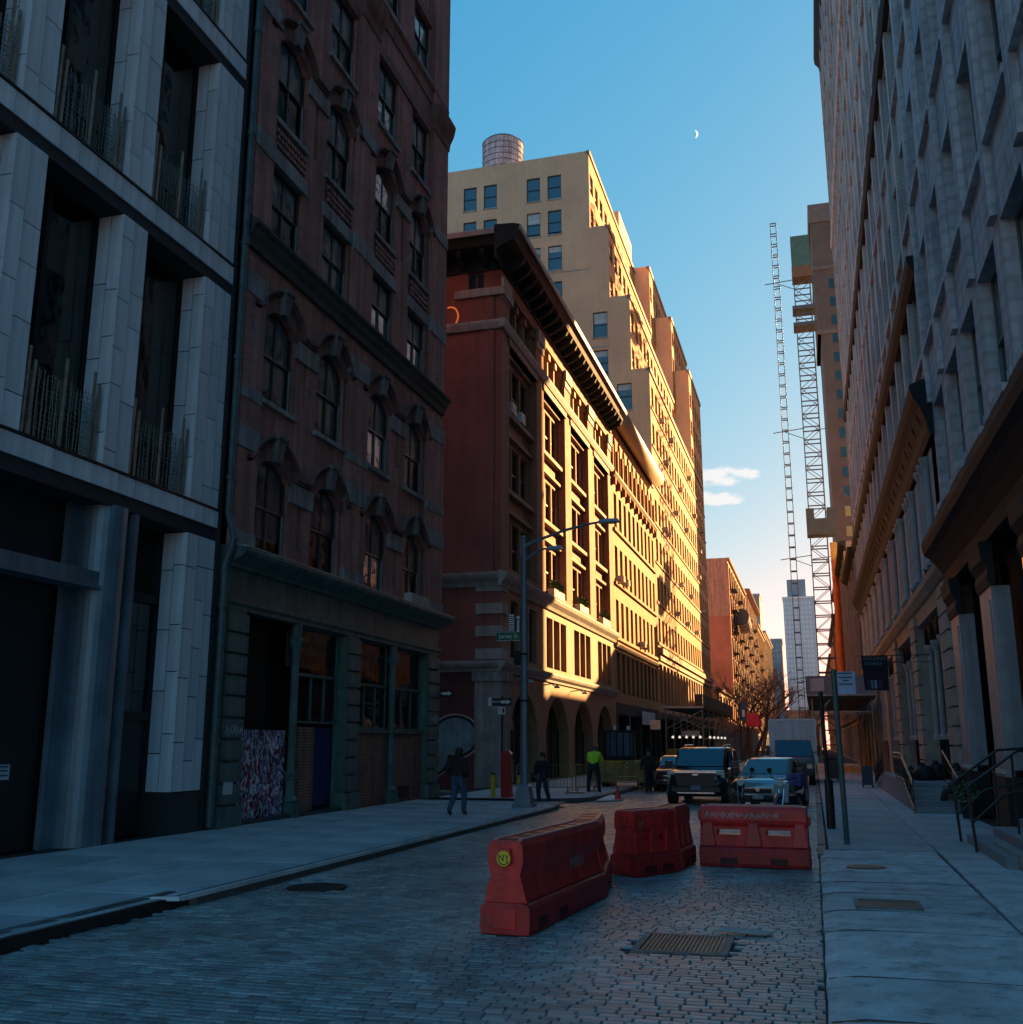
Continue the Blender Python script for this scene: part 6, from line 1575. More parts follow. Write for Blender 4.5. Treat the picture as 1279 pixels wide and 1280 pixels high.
q = MB(); q.box(-9.35, -8.75, 62.95, 62.98, 2.75, 3.3); q.build('plate', M('cream_notice', (.6, .52, .4), .6), t)
q = MB(); q.cyl((-9.05, 63, ZP), (-9.05, 63, 3.3), .05, n=8); q.build('post', m_blackiron, t)

# ------------------------------------------------ construction hoists
m_mast = M('hoist_mast_steel', (.075, .085, .1), .5, metal=.4, var=.2, bump=0)
def mast(label, x, y, w, z1, z0=.0, step=1.35, thin=.07, extra=None):
    t = thing('hoist_mast', label, 'hoist', (x, y, z0))
    for sx in (-1, 1):
        for sy in (-1, 1): q = MB(); q.bar((x + sx * w / 2, y + sy * w / 2, z0), (x + sx * w / 2, y + sy * w / 2, z1), thin * 1.3); q.build('leg', m_mast, t)
    z = z0; k = 0
    while z < z1 - .1:
        q = MB(); zz = min(z + step, z1); s_ = 1 if k % 2 else -1
        for sy in (-1, 1):
            q.bar((x - w / 2, y + sy * w / 2, zz), (x + w / 2, y + sy * w / 2, zz), thin * 1.6)
            if extra: q.bar((x - s_ * w / 2, y + sy * w / 2, z), (x + s_ * w / 2, y + sy * w / 2, zz), thin * .8)
        for sx in (-1, 1): q.bar((x + sx * w / 2, y - w / 2, zz), (x + sx * w / 2, y + w / 2, zz), thin * 1.6)
        q.build('section_brace', m_mast, t); z += step; k += 1
    return t
h1 = mast('slender ladder-like hoist mast standing free in the street', -1.1, 130, .72, 69, step=1.5)
h2 = mast('wider netted hoist mast with a green cage at its top', 2.1, 131, 2.0, 66.5, step=1.7, thin=.085, extra=True)
for z in (60.6, 40.3, 24, 9.3): q = MB(); q.bar((-2.6, 130, z), (1.2, 130.5, z + .5), .09); q.bar((-1.1, 130, z), (1.2, 130.5, z - .9), .07); q.bar((1.2, 130.5, z), (4.2, 130.5, z + .3), .09); q.build('tie', m_mast, h1)
q = MB(); q.box(.95, 3.3, 129.6, 132, 62.5, 66.8); q.build('cage', M('green_mesh_cage', (.05, .13, .12), .7), h2)
q = MB(); q.box(.9, 3.4, 129.5, 132.1, 61, 62.5); q.build('cage_floor', M('rusty_floor', (.13, .09, .06), .8), h2)
for z in (56.5, 54.2): q = MB(); q.box(.7, 3.6, 129.4, 132, z, z + .5); q.build('collar', m_mast, h2)
q = MB(); q.box(.75, 4.15, 128.6, 131, 26.7, 28.6); q.box(.75, 1.7, 128.6, 131, 28.6, 30); q.box(3.2, 4.15, 128.6, 131, 28.6, 30); q.build('platform', M('grey_platform', (.07, .09, .095), .7), h2)
t = thing('debris_chute', 'orange debris chute running down beside the netted hoist', 'chute', (3.6, 126, 0))
for k in range(16):
    q = MB(); z = 9 + k * 1.0; q.cyl((3.62, 126, z), (3.62, 126, z + 1.08), .36, .42, 14); q.build('section', M('orange_plastic', (.62, .14, .03), .5, rand=.1) if k < 14 else M('yellow_plastic', (.7, .4, .06), .5), t)

# ------------------------------------------------ bare winter trees
m_bark = M('grey_bark', (.11, .085, .07), .85, var=.3, scale=3, bump=.5)
def bare_tree(label, x, y, h, seed, lean=0):
    rr = random.Random(seed); t = thing('bare_tree', label, 'tree', (x, y, ZP), group='bare street trees')
    trunk = MB(); crown = MB()
    def grow(p, d, l, r, dep):
        pts = [p]; q = p; dd = d
        for k in range(3):
            dd = (dd + Vector((rr.gauss(0, .13), rr.gauss(0, .13), rr.gauss(.03, .06)))).normalized(); q = q + dd * (l / 3); pts.append(q)
        (trunk if dep == 0 else crown).tube([tuple(v) for v in pts], [r, r * .88, r * .76, r * .64], 7 if dep < 2 else (5 if dep < 4 else 3), dep > 3)
        if dep >= 5: return
        n = 3 if dep < 4 else 2
        for k in range(n + (1 if dep == 0 else 0)):
            f = rr.uniform(.55, 1.0); i = min(2, int(f * 3)); b_ = pts[i] + (pts[i + 1] - pts[i]) * (f * 3 - i)
            nd_ = (dd + Vector((rr.gauss(0, .6), rr.gauss(0, .6), rr.uniform(-.05, .35)))).normalized()
            grow(b_, nd_, l * rr.uniform(.6, .82), r * .56, dep + 1)
    grow(Vector((x, y, ZP)), Vector((lean, 0, 1)).normalized(), h * .34, h * .019, 0)
    trunk.build('trunk', m_bark, t); crown.build('crown', m_bark, t)
bare_tree('bare street tree just past the street shed', -7.9, 124, 13.5, 1, .12)
bare_tree('bare street tree by the red awning', -7.7, 136, 14, 11, .15)
bare_tree('bare street tree in front of the low orange shop', -7.9, 150, 15.5, 2, .12)
bare_tree('bare street tree outside the red brick building', -7.9, 175, 17, 3, .1)
bare_tree('bare street tree outside the brown loft', -7.9, 232, 14, 4, .1)
bare_tree('bare street tree beyond the hoists', 1.2, 165, 9.5, 5, -.1)
bare_tree('bare street tree near the far end opposite the pale loft', .9, 215, 12, 6, -.08)
# street banners far off
t = thing('street_banner', 'blue and white banner hung over the pavement past the shed', 'banner', (-7.2, 112, 4))
q = MB(); q.box(-7.2, -6.55, 112, 112.04, 4.2, 6.1, 0); q.box(-7.0, -6.75, 111.98, 112, 4.6, 5.3, 1); q.build('cloth', [M('banner_blue', (.04, .09, .2), .7), m_signwhite], t)
q = MB(); q.cyl((-7.25, 112.02, ZP), (-7.25, 112.02, 6.3), .05, n=8); q.build('pole', m_blackiron, t)
t = thing('awning', 'bright red shop awning among the bare trees', 'awning', (-7.0, 118, 3))
q = MB(); q.hexa([(-6.9, 117, 3.7), (-5.4, 117, 3.7), (-5.4, 121, 3.7), (-6.9, 121, 3.7), (-6.9, 117.4, 5.1), (-5.7, 117.4, 5.1), (-5.7, 121, 5.1), (-6.9, 121, 5.1)]); q.build('canvas', M('red_canvas', (.55, .02, .05), .7), t)
for xx in (-6.85, -5.45): q = MB(); q.cyl((xx, 117.1, ZP), (xx, 117.1, 3.7), .04, n=8); q.build('post', m_blackiron, t)
# ================================================================== vehicles (front at local y = 0 facing -y, wheels on z = 0)
m_tyre = M('tyre_rubber', (.018, .018, .018), .8, bump=.2)
m_rim = M('alloy_rim', (.3, .31, .32), .35, metal=.8, bump=0)
m_chrome = M('chrome', (.6, .61, .62), .15, metal=1.0, bump=0, var=.05)
m_lampglass = M('headlamp', (.75, .74, .66), .2, bump=0, var=.1, spec=.8)
m_plate = M('licence_plate', (.5, .5, .45), .5, bump=0)
g_screen = glass('windscreen', (.03, .055, .07), .02, .004)
def loft(mb, rings, mi=0, cap=True):
    n = len(rings[0]); b0 = len(mb.v)
    for r_ in rings: mb.v.extend(r_)
    for i in range(len(rings) - 1):
        for k in range(n):
            k2 = (k + 1) % n; mb.f.append((b0 + i * n + k, b0 + i * n + k2, b0 + (i + 1) * n + k2, b0 + (i + 1) * n + k)); mb.m.append(mi)
    if cap:
        mb.f.append(tuple(b0 + k for k in range(n))); mb.m.append(mi)
        e = b0 + (len(rings) - 1) * n; mb.f.append(tuple(e + k for k in reversed(range(n)))); mb.m.append(mi)
def sect(y, wb, wm, wt, z0, zm, z1, r=.06):
    h = [(wb, z0), (wm, z0 + (zm - z0) * .45), (wm, zm), (wt + r * .4, z1 - r * .6), (wt - r, z1)]
    return [(-x, y, z) for x, z in h] + [(x, y, z) for x, z in reversed(h)]
def wheel(parent, x, y, r, w):
    q = MB(); s_ = 1 if x > 0 else -1
    q.cyl((x - w / 2, y, r), (x + w / 2, y, r), r, n=24); o = q.build('wheel', m_tyre, parent, world=False, bevel=.02)
    q = MB(); q.cyl((x + s_ * w / 2, y, r), (x + s_ * (w / 2 + .012), y, r), r * .66, r * .6, n=20); c = q.build('rim', m_rim, o, world=False)
def car(name, label, cat, loc, rz, paint, L0, W_, H_, belt, hood, hoodlen, wsrun, suv=False, face=None, glassm=None):
    t = thing(name, label, cat, loc, rz); hw = W_ / 2; glassm = glassm or g_screen
    q = MB(); zb = .26 if suv else .2
    loft(q, [sect(0.0, hw * .72, hw * .8, hw * .66, zb + .18, hood * .62, hood * .86), sect(.1, hw * .86, hw * .93, hw * .8, zb + .06, hood * .72, hood * .95), sect(.45, hw * .95, hw, hw * .86, zb, hood * .8, hood * .99),
             sect(hoodlen, hw * .95, hw, hw * .9, zb, belt * .86, belt), sect(L0 * .6, hw * .96, hw, hw * .92, zb, belt * .88, belt + .02), sect(L0 - .4, hw * .95, hw * .98, hw * .88, zb, belt * .88, belt + .03), sect(L0 - .06, hw * .85, hw * .92, hw * .8, zb + .1, belt * .85, belt), sect(L0, hw * .75, hw * .82, hw * .7, zb + .2, belt * .8, belt * .95)])
    q.build('body', paint, t, smooth=True, world=False)
    # greenhouse
    tw_ = hw * (.8 if suv else .74); y0, y1, y2, y3 = hoodlen - .05, hoodlen + wsrun, L0 - (.55 if suv else 1.0), L0 - (.1 if suv else .35)
    q = MB(); loft(q, [sect(y0, hw * .88, hw * .87, hw * .8, belt - .1, belt - .04, belt + .0, .03), sect(y1, hw * .9, hw * .86, tw_, belt - .1, belt + .1, H_ - .03, .08), sect((y1 + y2) / 2, hw * .9, hw * .87, tw_ + .02, belt - .1, belt + .1, H_, .08), sect(y2, hw * .9, hw * .86, tw_, belt - .1, belt + .1, H_ - .04, .08), sect(y3, hw * .86, hw * .82, hw * .74, belt - .1, belt - .04, belt + .02, .03)])
    q.build('roof', paint, t, smooth=True, world=False)
    # windscreen
    q = MB(); e = .02
    def onws(f, s_): # f 0 bottom 1 top
        yy = y0 + (y1 - y0) * f; zz = belt + (H_ - .03 - belt) * f; ww = (hw * .8 + (tw_ - hw * .8) * f)
        return (s_ * ww * .95, yy - .035, zz + .02)
    q.face([onws(.1, -1), onws(.1, 1), onws(.93, 1), onws(.93, -1)]); q.build('windscreen', glassm, t, world=False)
    for s_ in (-1, 1):
        a = hw * .9 + .012; b_ = tw_ + .06
        q = MB(); zt_ = H_ - .13
        q.face([(s_ * a, y0 + .5, belt + .02), (s_ * b_, y1 + .15, zt_), (s_ * b_, (y1 + y2) / 2 - .05, zt_), (s_ * a, (y1 + y2) / 2 - .05, belt + .02)]); q.build('side_window', g_dark, t, world=False)
        q = MB(); q.face([(s_ * a, (y1 + y2) / 2 + .05, belt + .02), (s_ * b_, (y1 + y2) / 2 + .05, zt_), (s_ * b_, y2 - .1, zt_), (s_ * a, y3 - .3, belt + .02)]); q.build('side_window', g_dark, t, world=False)
        q = MB(); mx_ = s_ * (hw + .12); q.box(min(s_ * hw * .9, mx_ - s_ * .14), max(s_ * hw * .9, mx_ - s_ * .14), y0 + .52, y0 + .58, belt + .06, belt + .1); q.box(mx_ - .13, mx_ + .13, y0 + .45, y0 + .6, belt + .0, belt + .24); q.build('mirror', m_signblack, t, world=False, bevel=.03)
        for yy in (.85, L0 - .95): wheel(t, s_ * (hw - .13), yy, .4 if suv else .33, .26)
        q = MB()
        for yy in (.85, L0 - .95): q.cyl((s_ * (hw - .05), yy, .42 if suv else .35), (s_ * (hw + .006), yy, .42 if suv else .35), .48 if suv else .4, n=24)
        q.build('wheel_arch', m_signblack, t, world=False)
    if face: face(t, hw, zb, hood, belt)
    return t
def suv_face(t, hw, zb, hood, belt):
    q = MB(); q.hexa([(-.6, -.03, .62), (.6, -.03, .62), (.6, .06, .62), (-.6, .06, .62), (-.66, -.02, 1.02), (.66, -.02, 1.02), (.66, .1, 1.02), (-.66, .1, 1.02)]); g = q.build('grille', M('grille_black', (.02, .025, .03), .35, metal=.5, bump=0), t, world=False)
    for k in range(5): q = MB(); q.box(-.58, .58, -.045, -.03, .66 + .075 * k, .69 + .075 * k); q.build('grille_bar', M('grille_bar_steel', (.03, .035, .04), .5, metal=.3, bump=0), g, world=False)
    q = MB(); q.box(-.68, .68, -.05, -.02, 1.03, 1.08); q.build('grille_trim', m_chrome, t, world=False)
    q = MB(); q.box(-.09, .09, -.06, -.045, .95, 1.0); q.build('badge', m_chrome, t, world=False)
    for s_ in (-1, 1):
        q = MB(); X_ = lambda v: s_ * v
        q.hexa([(X_(.68), .0, .98), (X_(.93), .12, .96), (X_(.93), .2, .96), (X_(.68), .1, .98), (X_(.68), .0, 1.07), (X_(.93), .12, 1.07), (X_(.93), .2, 1.07), (X_(.68), .1, 1.07)])
        q.hexa([(X_(.82), .06, .66), (X_(.92), .12, .64), (X_(.92), .2, .64), (X_(.82), .12, .66), (X_(.82), .06, .98), (X_(.93), .12, .96), (X_(.93), .2, .96), (X_(.82), .12, .98)])
        q.build('headlight', m_lampglass, t, world=False)
    q = MB(); q.box(-.82, .82, -.06, .12, .4, .6); q.build('bumper', m_signblack, t, world=False, bevel=.04)
    q = MB(); q.box(-.6, .6, -.075, -.06, .38, .42); q.build('bumper_strip', m_chrome, t, world=False)
    q = MB(); q.box(-.15, .15, -.078, -.06, .5, .63); q.build('licence_plate', M('violet_plate', (.2, .2, .35), .5, bump=0), t, world=False)
    for s_ in (-.68, .68): q = MB(); q.tube([(s_, 2.3, 1.84), (s_, 2.4, 1.9), (s_, 4.5, 1.9), (s_, 4.6, 1.84)], .022, 6); q.build('roof_rail', m_chrome, t, world=False)
    q = MB(); q.box(-.62, .62, .2, .21, 1.1, 1.105); q.build('hood_line', m_chrome, t, world=False)
m_black_paint = M('black_car_paint', (.012, .014, .017), .2, var=.1, bump=0, spec=.7, coat=1.0)
m_blue_paint = M('teal_car_paint', (.3, .42, .48), .25, metal=.25, var=.08, bump=0, coat=1.0)
car('parked_suv', 'large black sport utility vehicle facing the barriers with a chrome edged grille', 'car', (-3.78, 35.0, 0), R(-2), m_black_paint, 5.2, 2.0, 1.84, 1.14, 1.12, 1.12, .78, True, suv_face)
def sedan_face(t, hw, zb, hood, belt):
    q = MB(); q.box(-.42, .42, -.02, .05, .5, .62); q.build('grille', M('grille_black', (.02, .025, .03), .35), t, world=False)
    q = MB(); q.box(-.55, .55, -.03, -.01, .63, .655); q.box(-.62, .62, -.03, -.01, .44, .47); q.build('grille_trim', m_chrome, t, world=False)
    q = MB(); q.cyl((0, -.02, .6), (0, -.045, .6), .06, n=16); q.build('badge', m_chrome, t, world=False)
    for s_ in (-1, 1):
        q = MB(); q.hexa([(s_ * .5, .03, .6), (s_ * .78, .14, .6), (s_ * .78, .25, .6), (s_ * .5, .12, .6), (s_ * .52, .06, .74), (s_ * .82, .22, .76), (s_ * .82, .3, .76), (s_ * .52, .14, .74)]); q.build('headlight', m_lampglass, t, world=False)
    q = MB(); q.box(-.72, .72, -.03, .1, .26, .42); q.build('bumper', m_signblack, t, world=False, bevel=.03)
    q = MB(); q.box(-.16, .16, -.045, -.03, .33, .45); q.build('licence_plate', m_plate, t, world=False)
car('parked_hatchback', 'teal blue hatchback parked at an angle behind the scrawled barrier', 'car', (-1.72, 33.2, 0), R(-9), m_blue_paint, 4.2, 1.8, 1.52, .98, .92, 1.05, .85, False, sedan_face)
car('parked_sedan', 'dark maroon sedan parked against the works beside the black vehicle', 'car', (-5.75, 44.5, 0), R(1), M('maroon_car_paint', (.09, .02, .02), .25, bump=0, coat=1.0), 4.4, 1.75, 1.45, .95, .9, 1.1, .8, False, sedan_face)
# box truck
t = thing('box_truck', 'pale blue grey box truck parked behind the hatchback', 'truck', (-1.0, 53.5, 0), R(0))
m_tbox = M('truck_box_panel', (.8, .84, .88), .45, var=.1, bump=.05, streak=.15)
q = MB(); q.box(-1.12, 1.12, .55, 6.5, 1.0, 3.12); q.build('cargo_box', m_tbox, t, world=False, bevel=.07)
q = MB(); q.box(-1.02, 1.02, .51, .55, 2.15, 3.0); q.build('front_panel', m_tbox, t, world=False)
q = MB()
for xa, xb, za, zb in ((-1.13, 1.13, 3.04, 3.14), (-1.14, -1.04, 1.0, 3.04), (1.04, 1.14, 1.0, 3.04)): q.box(xa, xb, .5, .6, za, zb)
q.build('edge_trim', M('truck_edge', (.5, .55, .6), .4, metal=.4, bump=0), t, world=False)
q = MB(); loft(q, [sect(-.75, .7, .88, .75, .5, .95, 1.18), sect(-.1, .9, .96, .85, .45, 1.1, 1.3), sect(.0, .92, .97, .85, .45, 1.15, 1.33), sect(.55, .92, .95, .82, .45, 1.4, 2.1), sect(1.2, .92, .95, .82, .45, 1.4, 2.1)]); q.build('cab', M('truck_cab_paint', (.2, .22, .25), .35, bump=0), t, world=False, smooth=True)
q = MB(); q.face([(-.84, -.02, 1.36), (.84, -.02, 1.36), (.8, .5, 2.07), (-.8, .5, 2.07)]); q.build('windscreen', g_screen, t, world=False)
q = MB(); q.box(-.6, .6, -.8, -.74, .72, 1.02); q.build('grille', m_signblack, t, world=False)
q = MB(); q.box(-.9, .9, -.85, -.7, .42, .62); q.build('bumper', m_signblack, t, world=False, bevel=.03)
for s_ in (-1, 1):
    q = MB(); q.box(min(s_ * .62, s_ * .86), max(s_ * .62, s_ * .86), -.8, -.7, .78, .98); q.build('headlight', m_lampglass, t, world=False)
    q = MB(); q.bar((s_ * .95, .1, 1.5), (s_ * 1.2, .05, 1.6), .04); q.box(s_ * 1.2 - .08, s_ * 1.2 + .08, 0, .06, 1.35, 1.85); q.build('mirror', m_signblack, t, world=False)
    for yy in (.0, 4.9): wheel(t, s_ * .82, yy, .4, .28)
# two motorbikes
def motorbike(label, loc, rz, tank, cover=False):
    t = thing('motorbike', label, 'motorbike', loc, rz, group='motorbikes parked by the hatchback')
    for yy in (0, 1.3):
        q = MB(); q.tube([(0, yy + .27 * math.cos(2 * math.pi * k / 20), .31 + .27 * math.sin(2 * math.pi * k / 20)) for k in range(21)], .055, 8, False); o = q.build('wheel', m_tyre, t, world=False)
        q = MB(); q.cyl((-.02, yy, .31), (.02, yy, .31), .16, n=16)
        for k in range(5): q.bar((0, yy, .31), (0, yy + .26 * math.cos(k * 1.257), .31 + .26 * math.sin(k * 1.257)), .03)
        q.build('rim', m_rim, o, world=False)
    q = MB(); q.tube([(0, 1.3, .31), (0, .85, .38), (0, .45, .5), (0, .28, .85)], .045, 8); q.tube([(0, .28, .85), (0, .8, .75), (0, 1.2, .72)], .05, 8); q.box(-.14, .14, .42, .95, .3, .58); q.build('frame', m_iron, t, world=False)
    for s_ in (-.07, .07): q = MB(); q.tube([(s_, 0, .31), (s_, .12, .62), (s_, .22, .95)], .025, 8); q.build('fork', m_chrome, t, world=False)
    q = MB(); loft(q, [sect(.3, .08, .12, .06, .72, .82, .88, .03), sect(.5, .14, .18, .1, .68, .85, .98, .04), sect(.8, .1, .13, .08, .68, .78, .85, .03)]); q.build('tank', tank, t, world=False, smooth=True)
    q = MB(); loft(q, [sect(.78, .1, .14, .1, .7, .76, .82, .03), sect(1.2, .12, .16, .12, .72, .8, .86, .03), sect(1.5, .06, .08, .05, .8, .86, .9, .02)]); q.build('seat', m_tyre, t, world=False, smooth=True)
    q = MB(); q.tube([(-.38, .36, 1.06), (-.2, .24, 1.02), (.2, .24, 1.02), (.38, .36, 1.06)], .017, 6)
    for s_ in (-1, 1): q.tube([(s_ * .3, .3, 1.04), (s_ * .36, .26, 1.22)], .01, 5); q.cyl((s_ * .36, .25, 1.25), (s_ * .36, .27, 1.25), .07, n=12)
    q.build('handlebar', m_blackiron, t, world=False)
    q = MB(); q.cyl((0, .08, .92), (0, .2, .92), .09, .07, 14); q.build('headlight', m_lampglass, t, world=False)
    q = MB(); q.tube([(0, .0 + .33 * math.cos(R(a)), .31 + .33 * math.sin(R(a))) for a in (20, 50, 80, 110, 140, 165)], .05, 6); q.build('mudguard', tank, t, world=False)
    if cover:
        q = MB(); q.hexa([(-.2, 1.0, .82), (.2, 1.0, .82), (.2, 1.45, .82), (-.2, 1.45, .82), (-.2, 1.02, 1.15), (.2, 1.02, 1.15), (.2, 1.44, 1.15), (-.2, 1.44, 1.15)]); q.build('delivery_box', M('violet_bag', (.1, .09, .25), .7), t, world=False)
        q = MB(); q.hexa([(-.2, .1, .42), (.2, .1, .42), (.14, .3, .42), (-.14, .3, .42), (-.22, .16, .9), (.22, .16, .9), (.14, .3, .9), (-.14, .3, .9)]); q.build('leg_shield', M('pale_shield', (.35, .38, .45), .4), t, world=False)
    return t
motorbike('black motorbike parked between the black vehicle and the hatchback', (-2.0, 30.0, 0), R(12), M('black_tank', (.03, .03, .032), .25, bump=0, coat=1))
motorbike('scooter with a violet delivery box before the hatchback bonnet', (-.98, 29.6, 0), R(-22), M('grey_tank', (.2, .21, .24), .3, bump=0, coat=1), True)

# ================================================================== people
m_skin = M('skin', (.33, .19, .13), .55, var=.08, bump=0)
m_jean = M('blue_jeans', (.05, .085, .15), .85, var=.2, scale=8)
m_darktr = M('dark_trousers', (.022, .024, .032), .85, var=.2, scale=8)
m_shoe = M('dark_shoe', (.015, .015, .017), .6)
m_hair = M('dark_hair', (.015, .012, .01), .7)
def person(label, loc, rz, h, top_m, leg_m, J, hair=True, extra=None):
    """J: joint positions in units of body height / 1.75 (metres for 1.75 m): one continuous skinned body, coloured by region"""
    s_ = h / 1.75
    t = thing('person', label, 'person', loc, rz)
    names = ['pelvis', 'belly', 'chest', 'neck', 'jaw', 'head', 'crown', 'shl', 'ell', 'wrl', 'hal', 'shr', 'elr', 'wrr', 'har', 'hil', 'knl', 'anl', 'tol', 'hir', 'knr', 'anr', 'tor']
    rad = dict(pelvis=(.165, .12), belly=(.165, .12), chest=(.185, .125), neck=(.062, .062), jaw=(.07, .085), head=(.083, .1), crown=(.06, .07), shl=(.085, .085), ell=(.062, .062), wrl=(.045, .045), hal=(.05, .03),
               hil=(.12, .12), knl=(.088, .088), anl=(.066, .066), tol=(.05, .035))
    edges = [('pelvis', 'belly'), ('belly', 'chest'), ('chest', 'neck'), ('neck', 'jaw'), ('jaw', 'head'), ('head', 'crown'), ('chest', 'shl'), ('shl', 'ell'), ('ell', 'wrl'), ('wrl', 'hal'), ('chest', 'shr'), ('shr', 'elr'), ('elr', 'wrr'), ('wrr', 'har'), ('pelvis', 'hil'), ('hil', 'knl'), ('knl', 'anl'), ('anl', 'tol'), ('pelvis', 'hir'), ('hir', 'knr'), ('knr', 'anr'), ('anr', 'tor')]
    me = bpy.data.meshes.new('body'); idx = {n: i for i, n in enumerate(names)}
    me.from_pydata([tuple(Vector(J[n]) * s_) for n in names], [(idx[a], idx[b_]) for a, b_ in edges], [])
    o = bpy.data.objects.new('body', me); COL.objects.link(o)
    bulky = 1.22
    sk = o.modifiers.new('skin', 'SKIN'); sk.use_smooth_shade = True
    lay = me.skin_vertices[0] if len(me.skin_vertices) else None
    if lay is None:
        bm = bmesh.new(); bm.from_mesh(me); bm.verts.layers.skin.verify(); bm.to_mesh(me); bm.free(); lay = me.skin_vertices[0]
    for n in names:
        k = n if n in rad else n[:-1] + 'l'
        r0, r1 = rad[k]; f = s_ * (bulky if n in ('belly', 'chest', 'shl', 'shr', 'ell', 'elr') else 1)
        lay.data[idx[n]].radius = (r0 * f, r1 * f); lay.data[idx[n]].use_root = n == 'pelvis'
    sb = o.modifiers.new('sub', 'SUBSURF'); sb.levels = 2; sb.render_levels = 2
    dg = bpy.context.evaluated_depsgraph_get(); m2 = bpy.data.meshes.new_from_object(o.evaluated_get(dg))
    bpy.data.objects.remove(o)
    m2.name = 'body'; m2.materials.clear()
    for m_ in (top_m, leg_m, m_skin, m_shoe): m2.materials.append(m_)
    reg = {('chest', 'neck'): 0, ('neck', 'jaw'): 2, ('jaw', 'head'): 2, ('head', 'crown'): 2, ('wrl', 'hal'): 2, ('wrr', 'har'): 2, ('anl', 'tol'): 3, ('anr', 'tor'): 3}
    for e in edges:
        if e not in reg: reg[e] = 1 if e[0] in ('hil', 'knl', 'hir', 'knr') or e[1] in ('hil', 'hir') else 0
    segs = [(Vector(J[a]) * s_, Vector(J[b_]) * s_, reg[(a, b_)]) for a, b_ in edges]
    for p in m2.polygons:
        c = p.center; best = 9e9
        for a, b_, r_ in segs:
            ab = b_ - a; f = max(0, min(1, (c - a).dot(ab) / ab.length_squared)); d = (c - a - ab * f).length
            if d < best: best, p.material_index = d, r_
    m2.polygons.foreach_set('use_smooth', [True] * len(m2.polygons))
    b_ = bpy.data.objects.new('body', m2); COL.objects.link(b_); b_.parent = t
    hd = Vector(J['head']) * s_; fw = Vector(J['jaw']) * s_
    if hair:
        q = MB(); q.lathe([(.103, -.02), (.108, .03), (.095, .09), (.06, .13), (0, .145)], tuple(hd + Vector((0, .022, 0)) * s_), 14)
        q.lathe([(.09, -.1), (.1, -.04), (.1, .02)], tuple(hd + Vector((0, .05, 0)) * s_), 12); q.build('hair', m_hair if hair is True else hair, t, smooth=True, world=False)
    # face: nose, eyes, mouth, ears
    q = MB(); q.hexa([tuple(hd + Vector(v) * s_) for v in ((-.014, -.1, -.03), (.014, -.1, -.03), (.012, -.08, -.03), (-.012, -.08, -.03), (-.008, -.095, .02), (.008, -.095, .02), (.008, -.08, .02), (-.008, -.08, .02))])
    for x_ in (-1, 1): q.hexa([tuple(hd + Vector(v) * s_) for v in ((x_ * .085, -.01, -.03), (x_ * .098, -.005, -.03), (x_ * .098, .02, -.03), (x_ * .085, .02, -.03), (x_ * .085, -.01, .03), (x_ * .1, -.005, .03), (x_ * .1, .02, .03), (x_ * .085, .02, .03))])
    q.build('face', m_skin, t, world=False)
    q = MB()
    for x_ in (-.034, .034): q.lathe([(0, .008), (.012, 0), (0, -.008)], tuple(hd + Vector((x_, -.098, .015)) * s_), 8)
    q.build('eyes', m_hair, t, world=False)
    # four fingers and a thumb on each hand
    for sd in 'lr':
        w_, ha = Vector(J['wr' + sd]) * s_, Vector(J['ha' + sd]) * s_; d = (ha - w_).normalized(); sx = d.cross(Vector((1, 0, 0)));
        sx = sx.normalized() if sx.length > .1 else Vector((0, 1, 0)); q = MB()
        for k, (off, ln) in enumerate(((-.03, .065), (-.01, .078), (.01, .072), (.03, .055))):
            a = ha + sx * off * s_ + d * .02 * s_; m_ = a + d * ln * .55 * s_; e = a + d * ln * s_ + d.cross(sx) * .018 * s_
            q.tube([tuple(a), tuple(m_), tuple(e)], [.0095 * s_, .009 * s_, .007 * s_], 6)
        a = w_ + d * .04 * s_ + sx * -.03 * s_; q.tube([tuple(a), tuple(a + (d * .03 - sx * .02) * s_), tuple(a + (d * .06 - sx * .02) * s_)], [.012 * s_, .011 * s_, .008 * s_], 6)
        q.build('fingers', m_skin, t, world=False, smooth=True)
    if extra: extra(t, J, s_)
    return t
def stand(**kw):
    J = dict(pelvis=(0, 0, .95), belly=(0, -.01, 1.12), chest=(0, 0, 1.32), neck=(0, .0, 1.47), jaw=(0, -.02, 1.545), head=(0, -.015, 1.62), crown=(0, 0, 1.7),
             shl=(-.19, 0, 1.39), ell=(-.26, .02, 1.12), wrl=(-.27, -.03, .88), hal=(-.265, -.05, .8), shr=(.19, 0, 1.39), elr=(.26, .02, 1.12), wrr=(.27, -.03, .88), har=(.265, -.05, .8),
             hil=(-.1, 0, .9), knl=(-.11, -.01, .5), anl=(-.11, .02, .09), tol=(-.12, -.14, .04), hir=(.1, 0, .9), knr=(.11, -.01, .5), anr=(.11, .02, .09), tor=(.12, -.14, .04))
    J.update(kw); return J
